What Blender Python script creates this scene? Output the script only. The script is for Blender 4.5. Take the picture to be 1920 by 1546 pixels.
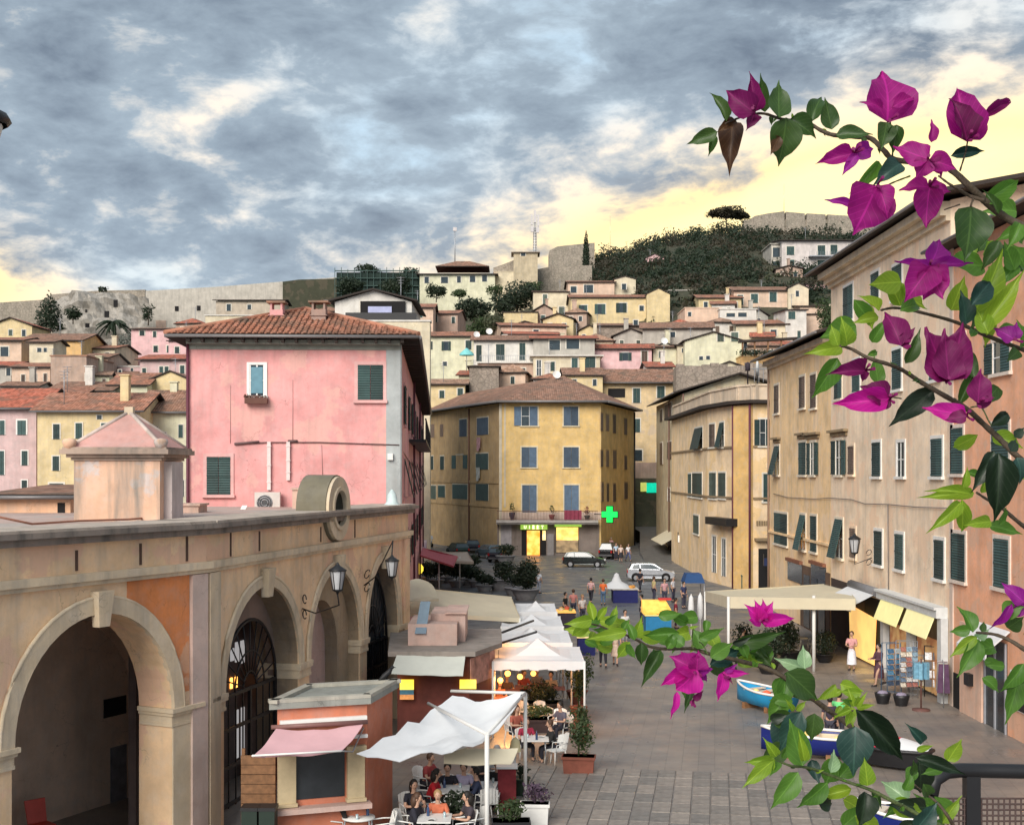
import bpy, math, random
from mathutils import Vector, Matrix, noise as mn
random.seed(7)
R = random.uniform
for o in list(bpy.data.objects): bpy.data.objects.remove(o)
scene = bpy.context.scene
COL = scene.collection
# ---------------------------------------------------------------- camera
CAM_H, F, HX, HY = 9.0, 2400.0, 960.0, 885.0      # eye height, focal length in photo pixels, horizon
cd = bpy.data.cameras.new('camera'); cam = bpy.data.objects.new('camera', cd); COL.objects.link(cam)
cam.location = (0, 0, CAM_H); cam.rotation_euler = (math.radians(90), 0, 0)
cd.sensor_width = 36; cd.lens = 36*F/1920; cd.shift_y = (HY-773)/1920
cd.clip_start = 0.05; cd.clip_end = 3000
scene.camera = cam
scene.view_settings.view_transform = 'Standard'; scene.view_settings.look = 'None'
scene.view_settings.gamma = 1; scene.view_settings.use_curve_mapping = False
scene.view_settings.exposure = 1.50
# ---------------------------------------------------------------- sky and sun
SUN_EL, SUN_AZ = 31, 203      # soft light of the open sky high behind the camera's left shoulder
w = bpy.data.worlds.new('World'); scene.world = w; w.use_nodes = True
def sky_world():
    nt = w.node_tree; N = nt.nodes; L = nt.links; N.clear()
    out = N.new('ShaderNodeOutputWorld'); bg = N.new('ShaderNodeBackground'); L.new(bg.outputs[0], out.inputs[0])
    def m(op, a, b=None, c=None):
        n = N.new('ShaderNodeMath'); n.operation = op
        for i, v in enumerate((a, b, c)):
            if v is None: continue
            if isinstance(v, (int, float)): n.inputs[i].default_value = v
            else: L.new(v, n.inputs[i])
        return n.outputs[0]
    def mix(f, a, b):
        n = N.new('ShaderNodeMix'); n.data_type = 'RGBA'; n.clamp_factor = True
        if isinstance(f, (int, float)): n.inputs[0].default_value = f
        else: L.new(f, n.inputs[0])
        for i, v in ((6, a), (7, b)):
            if isinstance(v, tuple): n.inputs[i].default_value = (*v, 1)
            else: L.new(v, n.inputs[i])
        return n.outputs[2]
    def ramp(f, stops):
        n = N.new('ShaderNodeValToRGB'); L.new(f, n.inputs[0]); e = n.color_ramp.elements
        e[0].position, e[0].color = stops[0][0], (*[stops[0][1]]*3, 1)
        e[1].position, e[1].color = stops[-1][0], (*[stops[-1][1]]*3, 1)
        for p, v in stops[1:-1]:
            q = e.new(p); q.color = (v, v, v, 1)
        return n.outputs[0]
    tc = N.new('ShaderNodeTexCoord'); sp = N.new('ShaderNodeSeparateXYZ'); L.new(tc.outputs['Generated'], sp.inputs[0])
    x, y, z = sp.outputs
    el = m('MULTIPLY', m('ARCSINE', z), 180/math.pi)
    az = m('MULTIPLY', m('ARCTAN2', x, y), 180/math.pi)
    # cloud deck seen in perspective
    k = m('DIVIDE', 1.0, m('ADD', m('MAXIMUM', z, 0.0), 0.50))
    cx = N.new('ShaderNodeCombineXYZ'); L.new(m('MULTIPLY', x, k), cx.inputs[0]); L.new(m('MULTIPLY', y, k), cx.inputs[1]); L.new(m('MULTIPLY', z, 2.0), cx.inputs[2])
    def noise(sc, det, rough, dist=0, off=0):
        mp = N.new('ShaderNodeMapping'); L.new(cx.outputs[0], mp.inputs[0]); mp.inputs['Location'].default_value = (off, off*.7, 0)
        mp.inputs['Rotation'].default_value = (0, 0, .5); mp.inputs['Scale'].default_value = (1.0, 1.0, 1)
        n = N.new('ShaderNodeTexNoise'); L.new(mp.outputs[0], n.inputs['Vector'])
        n.inputs['Scale'].default_value = sc; n.inputs['Detail'].default_value = det; n.inputs['Roughness'].default_value = rough; n.inputs['Distortion'].default_value = dist
        return n.outputs[0]
    n1 = noise(3.6, 8, .55, .15, 3.1); n2 = noise(11.5, 8, .60, .2, 8.3); n3 = noise(1.9, 3, .5, 0, 1.7)
    def blob(a0, e0, sa, se, tilt=0):
        da = m('SUBTRACT', az, a0); de = m('SUBTRACT', el, e0)
        if tilt: de = m('SUBTRACT', de, m('MULTIPLY', da, tilt))
        q = m('ADD', m('POWER', m('ABSOLUTE', m('DIVIDE', da, sa)), 2), m('POWER', m('ABSOLUTE', m('DIVIDE', de, se)), 2))
        return m('POWER', 2.718, m('MULTIPLY', q, -1))
    glow = m('ADD', blob(11, 10.4, 12, 2.8, .14), m('MULTIPLY', blob(-24.5, 8.2, 5.0, 1.9, -.2), .8))
    glow = m('ADD', glow, m('MULTIPLY', blob(20, 12.5, 9, 3.5, 0), .45))
    band = m('POWER', 2.718, m('MULTIPLY', m('ABSOLUTE', m('DIVIDE', m('SUBTRACT', el, 5.0), 4.5)), -1))
    # openings in the cloud
    gap = m('ADD', m('MULTIPLY', n2, .62), m('MULTIPLY', n1, .5))
    gap = m('ADD', gap, m('MULTIPLY', m('MINIMUM', glow, 1.0), .27)); gap = m('ADD', gap, m('MULTIPLY', band, .075))
    gap = m('ADD', gap, m('MULTIPLY', blob(17, 18.0, 6, 2.6), .10))
    open_ = ramp(gap, [(.585, 0), (.64, .30), (.70, .85), (.77, 1)])
    shade = ramp(m('ADD', m('MULTIPLY', n1, .6), m('MULTIPLY', n2, .4)), [(.38, 0), (.60, 1)])
    cloud = mix(shade, (.120, .155, .205), (.335, .41, .475))
    cloud = mix(m('MULTIPLY', m('MINIMUM', glow, 1), .35), cloud, (.62, .52, .42))
    ns = N.new('ShaderNodeTexSky'); ns.sky_type = 'NISHITA'; ns.sun_disc = False
    ns.sun_elevation = math.radians(SUN_EL); ns.sun_rotation = math.radians(SUN_AZ); ns.air_density = 1; ns.dust_density = 2
    sc = N.new('ShaderNodeVectorMath'); sc.operation = 'SCALE'; L.new(ns.outputs[0], sc.inputs[0]); sc.inputs[3].default_value = .10
    pale = mix(.65, sc.outputs[0], (.52, .66, .74))
    warm = mix(ramp(m('MINIMUM', glow, 1.0), [(.05, 0), (.6, 1)]), (.80, .70, .58), (.98, .72, .34))
    core = mix(ramp(m('MULTIPLY', m('MINIMUM', glow, 1.0), n1), [(.36, 0), (.56, 1)]), warm, (1.05, .86, .42))
    lit = mix(ramp(m('ADD', n3, m('MULTIPLY', glow, .5)), [(.42, 0), (.58, 1)]), pale, core)
    col = mix(open_, cloud, lit)
    low = m('POWER', 2.718, m('MULTIPLY', m('MAXIMUM', el, 0), -.16))
    col = mix(m('MULTIPLY', low, .30), col, (.60, .70, .80))
    col = mix(m('MULTIPLY', ramp(m('MULTIPLY', glow, m('ADD', .45, n2)), [(.50, 0), (1.1, .8)]), ramp(m('DIVIDE', el, 20), [(.1, 1), (.70, .2)])), col, (1.0, .80, .42))
    L.new(col, bg.inputs[0]); bg.inputs[1].default_value = .53
sky_world()
sd = bpy.data.lights.new('sun', 'SUN'); sd.energy = 1.5; sd.angle = math.radians(38); sd.color = (1.0, .93, .84)
sun = bpy.data.objects.new('sun', sd); COL.objects.link(sun)
_e, _a = math.radians(SUN_EL), math.radians(SUN_AZ)
sdir = Vector((math.sin(_a)*math.cos(_e), math.cos(_a)*math.cos(_e), math.sin(_e)))
sun.rotation_euler = (-sdir).to_track_quat('-Z', 'Y').to_euler()
# ---------------------------------------------------------------- helpers
def P(px, py, D): return Vector(((px-HX)/F*D, D, CAM_H+(HY-py)/F*D))
def GD(py): return CAM_H*F/(py-HY)
def PZ(px, py, z):                      # point at height z seen at that pixel
    D = (CAM_H-z)*F/(py-HY); return Vector(((px-HX)/F*D, D, z))
def tag(o, label=None, cat=None, group=None, kind=None):
    if label: o['label'] = label
    if cat: o['category'] = cat
    if group: o['group'] = group
    if kind: o['kind'] = kind
    return o
def thing(name, label, cat, loc=(0, 0, 0), rz=0, group=None):
    o = bpy.data.objects.new(name, None); COL.objects.link(o); o.location = loc; o.rotation_euler = (0, 0, rz)
    o.empty_display_size = .2
    return tag(o, label, cat, group)
def part(name, mesh, parent, mat=None, loc=(0, 0, 0), rot=None):
    o = bpy.data.objects.new(name, mesh); COL.objects.link(o); o.parent = parent; o.location = loc
    if rot is not None: o.rotation_euler = rot
    return o
def dup(root, loc, rz=0, label=None, scale=None):
    def cp(o, par):
        c = o.copy(); COL.objects.link(c)
        if par: c.parent = par
        for ch in o.children: cp(ch, c)
        return c
    r = cp(root, None); r.location = loc; r.rotation_euler = (0, 0, rz)
    if label: r['label'] = label
    if scale: r.scale = (scale,)*3
    return r
class MB:
    """collects boxes, quads and tubes; build() links them as one mesh object"""
    def __init__(s, org=(0, 0, 0)): s.v = []; s.f = []; s.m = []; s.uv = {}; s.org = Vector(org); s.sm = set()
    def add(s, vs, fs, mi=0, smooth=False):
        b = len(s.v); s.v += [Vector(q) for q in vs]
        for f in fs:
            s.f.append([b+i for i in f]); s.m.append(mi)
            if smooth: s.sm.add(len(s.f)-1)
    def quad(s, a, b, c, d, mi=0, uv=None):
        s.add([a, b, c, d], [(0, 1, 2, 3)], mi)
        if uv: s.uv[len(s.f)-1] = uv
    def hexa(s, p, mi=0): s.add(p, [(3, 2, 1, 0), (4, 5, 6, 7), (0, 1, 5, 4), (1, 2, 6, 5), (2, 3, 7, 6), (3, 0, 4, 7)], mi)
    def box(s, x0, x1, y0, y1, z0, z1, mi=0):
        s.hexa([(x0, y0, z0), (x1, y0, z0), (x1, y1, z0), (x0, y1, z0), (x0, y0, z1), (x1, y0, z1), (x1, y1, z1), (x0, y1, z1)], mi)
    def on(s, o, u, n, a0, a1, z0, z1, d0, d1, mi=0):
        """box standing on a wall plane: a along u, z up, d along outward normal n"""
        o, u, n = Vector((o[0], o[1], 0)), Vector((u[0], u[1], 0)), Vector((n[0], n[1], 0)); Z = Vector((0, 0, 1))
        q = lambda a, d, z: o+u*a+n*d+Z*z
        s.hexa([q(a0, d1, z0), q(a1, d1, z0), q(a1, d0, z0), q(a0, d0, z0), q(a0, d1, z1), q(a1, d1, z1), q(a1, d0, z1), q(a0, d0, z1)], mi)
    def tube(s, pts, r, n=8, mi=0, cap=True):
        pts = [Vector(p) for p in pts]; rs = r if isinstance(r, (list, tuple)) else [r]*len(pts)
        rings = []; b0 = len(s.v)
        for i, p in enumerate(pts):
            t = (pts[min(i+1, len(pts)-1)]-pts[max(i-1, 0)]).normalized()
            a = t.cross(Vector((0, 0, 1)) if abs(t.z) < .9 else Vector((1, 0, 0))).normalized(); b = t.cross(a)
            s.v += [p+(a*math.cos(2*math.pi*k/n)+b*math.sin(2*math.pi*k/n))*rs[i] for k in range(n)]
        for i in range(len(pts)-1):
            for k in range(n):
                A = b0+i*n+k; B = b0+i*n+(k+1) % n
                s.f.append([A, B, B+n, A+n]); s.m.append(mi); s.sm.add(len(s.f)-1)
        if cap:
            s.f.append([b0+k for k in range(n)][::-1]); s.m.append(mi)
            e = b0+(len(pts)-1)*n; s.f.append([e+k for k in range(n)]); s.m.append(mi)
    def lathe(s, c, prof, n=14, mi=0, ang=2*math.pi):
        """profile (radius, z) turned about a vertical axis through c"""
        c = Vector(c); b0 = len(s.v)
        for r, z in prof: s.v += [c+Vector((r*math.cos(2*math.pi*k/n), r*math.sin(2*math.pi*k/n), z)) for k in range(n)]
        for i in range(len(prof)-1):
            for k in range(n):
                A = b0+i*n+k; B = b0+i*n+(k+1) % n
                s.f.append([A, B, B+n, A+n]); s.m.append(mi); s.sm.add(len(s.f)-1)
    def ball(s, c, r, n=10, mi=0, sq=(1, 1, 1)):
        c = Vector(c); m = n//2+1; vs = []; fs = []
        for i in range(m+1):
            th = math.pi*i/m
            for k in range(n):
                ph = 2*math.pi*k/n; vs.append(c+Vector((r*sq[0]*math.sin(th)*math.cos(ph), r*sq[1]*math.sin(th)*math.sin(ph), r*sq[2]*math.cos(th))))
        for i in range(m):
            for k in range(n): fs.append((i*n+k, (i+1)*n+k, (i+1)*n+(k+1) % n, i*n+(k+1) % n))
        s.add(vs, fs, mi, True)
    def mesh(s, name, mats):
        me = bpy.data.meshes.new(name); me.from_pydata([v-s.org for v in s.v], [], s.f)
        if not isinstance(mats, (list, tuple)): mats = [mats]
        for q in mats: me.materials.append(q)
        me.polygons.foreach_set('material_index', s.m)
        me.polygons.foreach_set('use_smooth', [i in s.sm for i in range(len(s.f))])
        if s.uv:
            lay = me.uv_layers.new(name='UVMap')
            for p in me.polygons:
                if p.index in s.uv:
                    for j, li in enumerate(p.loop_indices): lay.data[li].uv = s.uv[p.index][j]
        me.update(); return me
    def build(s, name, mats, parent=None, label=None):
        o = bpy.data.objects.new(name, s.mesh(name, mats)); COL.objects.link(o)
        if parent: o.parent = parent
        else: o.location = s.org
        if label: o['label'] = label
        return o
# ---------------------------------------------------------------- materials
MC = {}
def mat(name, col, rough=.75, var=.12, scale=4.0, bump=.0, bscale=30, metal=0, emit=0, ecol=None, trans=0, spec=.4, sheen=0):
    if name in MC: return MC[name]
    M = bpy.data.materials.new(name); M.use_nodes = True; nt = M.node_tree; N = nt.nodes; L = nt.links
    b = N['Principled BSDF']; b.inputs['Roughness'].default_value = rough; b.inputs['Metallic'].default_value = metal
    b.inputs['Specular IOR Level'].default_value = spec
    tc = N.new('ShaderNodeTexCoord')
    if var:
        n = N.new('ShaderNodeTexNoise'); n.inputs['Scale'].default_value = scale; n.inputs['Detail'].default_value = 6; n.inputs['Roughness'].default_value = .6
        L.new(tc.outputs['Object'], n.inputs[0])
        r = N.new('ShaderNodeValToRGB'); L.new(n.outputs[0], r.inputs[0])
        r.color_ramp.elements[0].position = .3; r.color_ramp.elements[1].position = .7
        r.color_ramp.elements[0].color = (*[c*(1-var) for c in col], 1); r.color_ramp.elements[1].color = (*[min(1, c*(1+var)) for c in col], 1)
        L.new(r.outputs[0], b.inputs['Base Color'])
    else: b.inputs['Base Color'].default_value = (*col, 1)
    if bump:
        n = N.new('ShaderNodeTexNoise'); n.inputs['Scale'].default_value = bscale; n.inputs['Detail'].default_value = 4; L.new(tc.outputs['Object'], n.inputs[0])
        bp = N.new('ShaderNodeBump'); bp.inputs['Strength'].default_value = bump; bp.inputs['Distance'].default_value = .05
        L.new(n.outputs[0], bp.inputs['Height']); L.new(bp.outputs[0], b.inputs['Normal'])
    if emit:
        b.inputs['Emission Strength'].default_value = emit; b.inputs['Emission Color'].default_value = (*(ecol or col), 1)
    if trans:
        tr = N.new('ShaderNodeBsdfTranslucent'); tr.inputs[0].default_value = (*[min(1, c*2.2) for c in col], 1)
        mx = N.new('ShaderNodeMixShader'); mx.inputs[0].default_value = trans
        L.new(b.outputs[0], mx.inputs[1]); L.new(tr.outputs[0], mx.inputs[2]); L.new(mx.outputs[0], N['Material Output'].inputs[0])
    MC[name] = M; return M
def plaster(name, col, dirt=.35, patch=None, stone=False, streak=True):
    """weathered lime plaster: blotches, rain streaks, patches of another coat"""
    if name in MC: return MC[name]
    M = bpy.data.materials.new(name); M.use_nodes = True; nt = M.node_tree; N = nt.nodes; L = nt.links
    b = N['Principled BSDF']; b.inputs['Roughness'].default_value = .9; b.inputs['Specular IOR Level'].default_value = .2
    tc = N.new('ShaderNodeTexCoord')
    def noi(sc, scale=(1, 1, 1), det=6, rough=.6):
        mp = N.new('ShaderNodeMapping'); mp.inputs['Scale'].default_value = scale; L.new(tc.outputs['Object'], mp.inputs[0])
        n = N.new('ShaderNodeTexNoise'); n.inputs['Scale'].default_value = sc; n.inputs['Detail'].default_value = det; n.inputs['Roughness'].default_value = rough
        L.new(mp.outputs[0], n.inputs[0]); return n.outputs[0]
    def rmp(f, a, c):
        n = N.new('ShaderNodeMapRange'); n.inputs[1].default_value = a; n.inputs[2].default_value = c; L.new(f, n.inputs[0]); return n.outputs[0]
    def mix(f, a, c, fac=1.0):
        n = N.new('ShaderNodeMix'); n.data_type = 'RGBA'
        k = N.new('ShaderNodeMath'); k.operation = 'MULTIPLY'; L.new(f, k.inputs[0]); k.inputs[1].default_value = fac; L.new(k.outputs[0], n.inputs[0])
        for i, v in ((6, a), (7, c)):
            if isinstance(v, tuple): n.inputs[i].default_value = (*v, 1)
            else: L.new(v, n.inputs[i])
        return n.outputs[2]
    g = sum(col)/3
    c = mix(rmp(noi(.7), .35, .65), tuple(q*.80 for q in col), tuple(min(1, q*1.13) for q in col))
    c = mix(rmp(noi(2.6), .45, .75), c, tuple(.55*q+.45*g for q in col), .55)
    if patch: c = mix(rmp(noi(.5, det=7), .53, .56), c, patch, .75)
    if streak: c = mix(rmp(noi(2.2, (1, 1, .10)), .48, .74), c, tuple(q*.42 for q in (g*1.05, g, g*.9)), dirt)
    if stone:
        v = N.new('ShaderNodeTexVoronoi'); v.inputs['Scale'].default_value = 1.7; v.feature = 'DISTANCE_TO_EDGE'; L.new(tc.outputs['Object'], v.inputs[0])
        c = mix(rmp(v.outputs[0], .09, .0), c, tuple(q*.45 for q in col), .8)
    v2 = N.new('ShaderNodeTexVoronoi'); v2.feature = 'DISTANCE_TO_EDGE'; v2.inputs['Scale'].default_value = .8; nd = N.new('ShaderNodeTexNoise'); nd.inputs['Scale'].default_value = 2.5; nd.inputs['Detail'].default_value = 4; L.new(tc.outputs['Object'], nd.inputs[0])
    vm = N.new('ShaderNodeVectorMath'); vm.operation = 'MULTIPLY_ADD'; L.new(nd.outputs['Color'], vm.inputs[0]); vm.inputs[1].default_value = (.9, .9, .9); L.new(tc.outputs['Object'], vm.inputs[2]); L.new(vm.outputs[0], v2.inputs[0])
    ck = N.new('ShaderNodeMath'); ck.operation = 'MULTIPLY'; L.new(rmp(v2.outputs[0], .012, .0), ck.inputs[0]); L.new(rmp(noi(.6), .5, .6), ck.inputs[1]); c = mix(ck.outputs[0], c, tuple(q*.4 for q in col), .7)
    c = mix(rmp(noi(9), .5, .8), c, tuple(q*.7 for q in col), .35)
    L.new(c, b.inputs['Base Color'])
    bp = N.new('ShaderNodeBump'); bp.inputs['Strength'].default_value = .35 if stone else .18; bp.inputs['Distance'].default_value = .04
    L.new(noi(14), bp.inputs['Height']); L.new(bp.outputs[0], b.inputs['Normal'])
    MC[name] = M; return M
def tiles(name, col):
    """clay tiles from metre UVs: columns along u, courses up v"""
    if name in MC: return MC[name]
    M = bpy.data.materials.new(name); M.use_nodes = True; nt = M.node_tree; N = nt.nodes; L = nt.links
    b = N['Principled BSDF']; b.inputs['Roughness'].default_value = .85; b.inputs['Specular IOR Level'].default_value = .25
    uv = N.new('ShaderNodeUVMap'); sp = N.new('ShaderNodeSeparateXYZ'); L.new(uv.outputs[0], sp.inputs[0])
    def m(op, a, c=None):
        n = N.new('ShaderNodeMath'); n.operation = op
        for i, v in enumerate((a, c)):
            if v is None: continue
            if isinstance(v, (int, float)): n.inputs[i].default_value = v
            else: L.new(v, n.inputs[i])
        return n.outputs[0]
    u = m('DIVIDE', sp.outputs[0], .24); v = m('DIVIDE', sp.outputs[1], .36)
    cx = N.new('ShaderNodeCombineXYZ'); L.new(m('FLOOR', u), cx.inputs[0]); L.new(m('FLOOR', v), cx.inputs[1])
    wn = N.new('ShaderNodeTexWhiteNoise'); L.new(cx.outputs[0], wn.inputs[0])
    r = N.new('ShaderNodeValToRGB'); L.new(wn.outputs[0], r.inputs[0]); e = r.color_ramp.elements
    e[0].color = (*[q*.62 for q in col], 1); e[1].color = (min(1, col[0]*1.25), col[1]*1.35, col[2]*1.5, 1)
    q = e.new(.5); q.color = (*col, 1)
    n = N.new('ShaderNodeTexNoise'); n.inputs['Scale'].default_value = .9; n.inputs['Detail'].default_value = 6
    tc = N.new('ShaderNodeTexCoord'); L.new(tc.outputs['Object'], n.inputs[0])
    mr = N.new('ShaderNodeMapRange'); L.new(n.outputs[0], mr.inputs[0]); mr.inputs[1].default_value = .45; mr.inputs[2].default_value = .75
    mx = N.new('ShaderNodeMix'); mx.data_type = 'RGBA'; L.new(mr.outputs[0], mx.inputs[0]); L.new(r.outputs[0], mx.inputs[6]); mx.inputs[7].default_value = (.16, .12, .09, 1)
    L.new(mx.outputs[2], b.inputs['Base Color'])
    hgt = m('ADD', m('ABSOLUTE', m('SINE', m('MULTIPLY', u, math.pi))), m('MULTIPLY', m('SUBTRACT', 1.0, m('FRACT', v)), .5))
    bp = N.new('ShaderNodeBump'); bp.inputs['Strength'].default_value = .8; bp.inputs['Distance'].default_value = .06
    L.new(hgt, bp.inputs['Height']); L.new(bp.outputs[0], b.inputs['Normal'])
    MC[name] = M; return M
def louvre(name, col):
    if name in MC: return MC[name]
    M = mat(name, col, .55, .2, 2.0); nt = M.node_tree; N = nt.nodes; L = nt.links
    oi = N.new('ShaderNodeObjectInfo'); mr = N.new('ShaderNodeMapRange'); L.new(oi.outputs['Random'], mr.inputs[0]); mr.inputs[3].default_value = .65; mr.inputs[4].default_value = 1.9; hs = N.new('ShaderNodeHueSaturation'); L.new(mr.outputs[0], hs.inputs['Value']); hs.inputs['Saturation'].default_value = .85
    src = N['Principled BSDF'].inputs['Base Color'].links[0].from_socket; L.new(src, hs.inputs['Color']); L.new(hs.outputs[0], N['Principled BSDF'].inputs['Base Color'])
    tc = N.new('ShaderNodeTexCoord'); wv = N.new('ShaderNodeTexWave'); wv.bands_direction = 'Z'; wv.inputs['Scale'].default_value = 3.2; L.new(tc.outputs['Object'], wv.inputs[0])
    bp = N.new('ShaderNodeBump'); bp.inputs['Strength'].default_value = .6; bp.inputs['Distance'].default_value = .04
    L.new(wv.outputs[0], bp.inputs['Height']); L.new(bp.outputs[0], N['Principled BSDF'].inputs['Normal']); return M
GLASS = mat('window_glass', (.03, .045, .055), .12, .3, 1.5, spec=.7)
DARK = mat('dark_interior', (.012, .011, .012), .9, 0)
FRAME = mat('stone_surround', (.66, .62, .54), .8)
WHITEP = mat('white_paint', (.78, .77, .74), .55, .06)
GREEN_S = louvre('green_shutter', (.018, .050, .048)); BLUE_S = louvre('blue_shutter', (.045, .085, .14)); BROWN_S = louvre('brown_shutter', (.10, .065, .045)); GREY_S = louvre('grey_green_shutter', (.05, .075, .06))
EAVE = mat('dark_eave_wood', (.035, .026, .022), .8); GUT = mat('lead_gutter', (.20, .19, .19), .5, metal=.3)
IRON = mat('black_iron', (.012, .012, .014), .45, .2, spec=.5); WOOD = mat('brown_wood', (.22, .11, .05), .6, .3, 8)
TILE = [tiles('clay_tiles', (.42, .185, .115)), tiles('brown_clay_tiles', (.33, .175, .115)), tiles('red_clay_tiles', (.50, .15, .09)), tiles('pale_clay_tiles', (.46, .27, .18))]
STONE = mat('weathered_stone', (.34, .30, .25), .9, .25, 2.5, .3, 12)
METAL = mat('grey_metal', (.35, .36, .38), .4, metal=.6)
CANVAS = mat('white_canvas', (.72, .74, .76), .85, .05, 1.5, .15, 3, trans=.12)
CREAM = mat('cream_canvas', (.66, .60, .45), .85, .07, 1.2, .15, 3, trans=.12)
WARM = mat('warm_lamp_glow', (1.0, .62, .2), .6, 0, emit=1.3, ecol=(1, .42, .08)); YEL = mat('yellow_lit_panel', (1, .8, .2), .6, .25, 9, emit=.5, ecol=(1, .66, .05))
# ---------------------------------------------------------------- wall planes and buildings
class Edge:
    """vertical wall plane through A and B (left to right as seen from outside)"""
    def __init__(s, A, B):
        s.A = Vector((A[0], A[1])); s.B = Vector((B[0], B[1])); s.L = (s.B-s.A).length
        s.u = (s.B-s.A)/s.L; s.n = Vector((s.u.y, -s.u.x))
    def hit(s, px, py):
        r = Vector(((px-HX)/F, 1)); D = s.A.dot(s.n)/r.dot(s.n)
        return (r*D-s.A).dot(s.u), CAM_H+(HY-py)/F*D
    def rect(s, x0, y0, x1, y1):
        a0, _ = s.hit(x0, y0); a1, _ = s.hit(x1, y0); xm = (x0+x1)/2
        return a0, a1, s.hit(xm, y1)[1], s.hit(xm, y0)[1]
    def pt(s, a, z, d=0): q = s.A+s.u*a+s.n*d; return Vector((q.x, q.y, z))
    def box(s, mb, a0, a1, z0, z1, d0, d1, mi=0): mb.on(s.A, s.u, s.n, a0, a1, z0, z1, d0, d1, mi)
def roof_faces(c, z, kind, rise):
    """c: four eave corners; returns faces (first two points are the eave) and gable triangles"""
    q = [Vector((p[0], p[1], z)) for p in c]; up = Vector((0, 0, rise)); mid = lambda a, b: (a+b)/2
    if kind == 'gable':   r0, r1 = mid(q[3], q[0])+up, mid(q[1], q[2])+up; return [[q[0], q[1], r1, r0], [q[2], q[3], r0, r1]], [(3, 0, r0), (1, 2, r1)]
    if kind == 'gablef':  r0, r1 = mid(q[0], q[1])+up, mid(q[2], q[3])+up; return [[q[1], q[2], r1, r0], [q[3], q[0], r0, r1]], [(0, 1, r0), (2, 3, r1)]
    if kind == 'shed':    return [[q[0], q[1], q[2]+up, q[3]+up]], [(1, 2, q[2]+up), (3, 0, q[3]+up), 'back']
    if kind == 'pyr':     a = (q[0]+q[1]+q[2]+q[3])/4+up; return [[q[i], q[(i+1) % 4], a] for i in range(4)], []
    if kind == 'hip':
        w, d = (q[1]-q[0]).length, (q[3]-q[0]).length
        if w >= d:
            m0, m1 = mid(q[3], q[0]), mid(q[1], q[2]); t = (m1-m0).normalized()*min(d*.5, w*.45); r0, r1 = m0+t+up, m1-t+up
            return [[q[0], q[1], r1, r0], [q[1], q[2], r1], [q[2], q[3], r0, r1], [q[3], q[0], r0]], []
        m0, m1 = mid(q[0], q[1]), mid(q[2], q[3]); t = (m1-m0).normalized()*min(w*.5, d*.45); r0, r1 = m0+t+up, m1-t+up
        return [[q[0], q[1], r0], [q[1], q[2], r1, r0], [q[2], q[3], r1], [q[3], q[0], r0, r1]], []
def grow(c, ov):
    n = len(c); out = []
    for i in range(n):
        a, b, d = Vector(c[i-1]), Vector(c[i]), Vector(c[(i+1) % n])
        e1, e2 = (b-a).normalized(), (d-b).normalized(); n1, n2 = Vector((e1.y, -e1.x)), Vector((e2.y, -e2.x))
        m = (n1+n2).normalized(); out.append(b+m*(ov/max(.35, m.dot(n1))))
    return out
def tile_cols(mb, face, wcol=.24, lrow=.42, mi=0):
    a, b = face[0], face[1]; u = (b-a).normalized(); nrm = u.cross(face[2]-a).normalized()
    if nrm.z < 0: nrm = -nrm
    v = nrm.cross(u); v = v if v.z > 0 else -v
    pts = [((p-a).dot(u), (p-a).dot(v)) for p in face]
    def vmax(x):
        best = 0
        for i in range(len(pts)):
            (x0, y0), (x1, y1) = pts[i], pts[(i+1) % len(pts)]
            if (x0-x)*(x1-x) <= 0 and x0 != x1: best = max(best, y0+(y1-y0)*(x-x0)/(x1-x0))
        return best
    x0 = min(p[0] for p in pts); x1 = max(p[0] for p in pts); k = int((x1-x0)/wcol)
    for i in range(k):
        xc = x0+(i+.5)*(x1-x0)/k; top = vmax(xc); y = -.04; h = wcol*.32
        while y < top-.05:
            y2 = min(y+lrow, top); j = R(-.012, .012); base = a+u*(xc+j)+nrm*R(0, .012); q = []
            for yy, rr, lift in ((y, h*1.12, .035), (y2, h*.9, .0)):
                for s_, hh in ((-1, 0), (-.55, .8), (.55, .8), (1, 0)): q.append(base+u*(rr*s_)+v*yy+nrm*(hh*rr*.8+lift))
            b0 = len(mb.f)
            mb.add(q, [(0, 1, 5, 4), (1, 2, 6, 5), (2, 3, 7, 6), (0, 3, 2, 1)], mi)
            for f in range(b0, b0+4):
                U, V = xc, y+.1; mb.uv[f] = [(U, V)]*4
            y = y2
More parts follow.
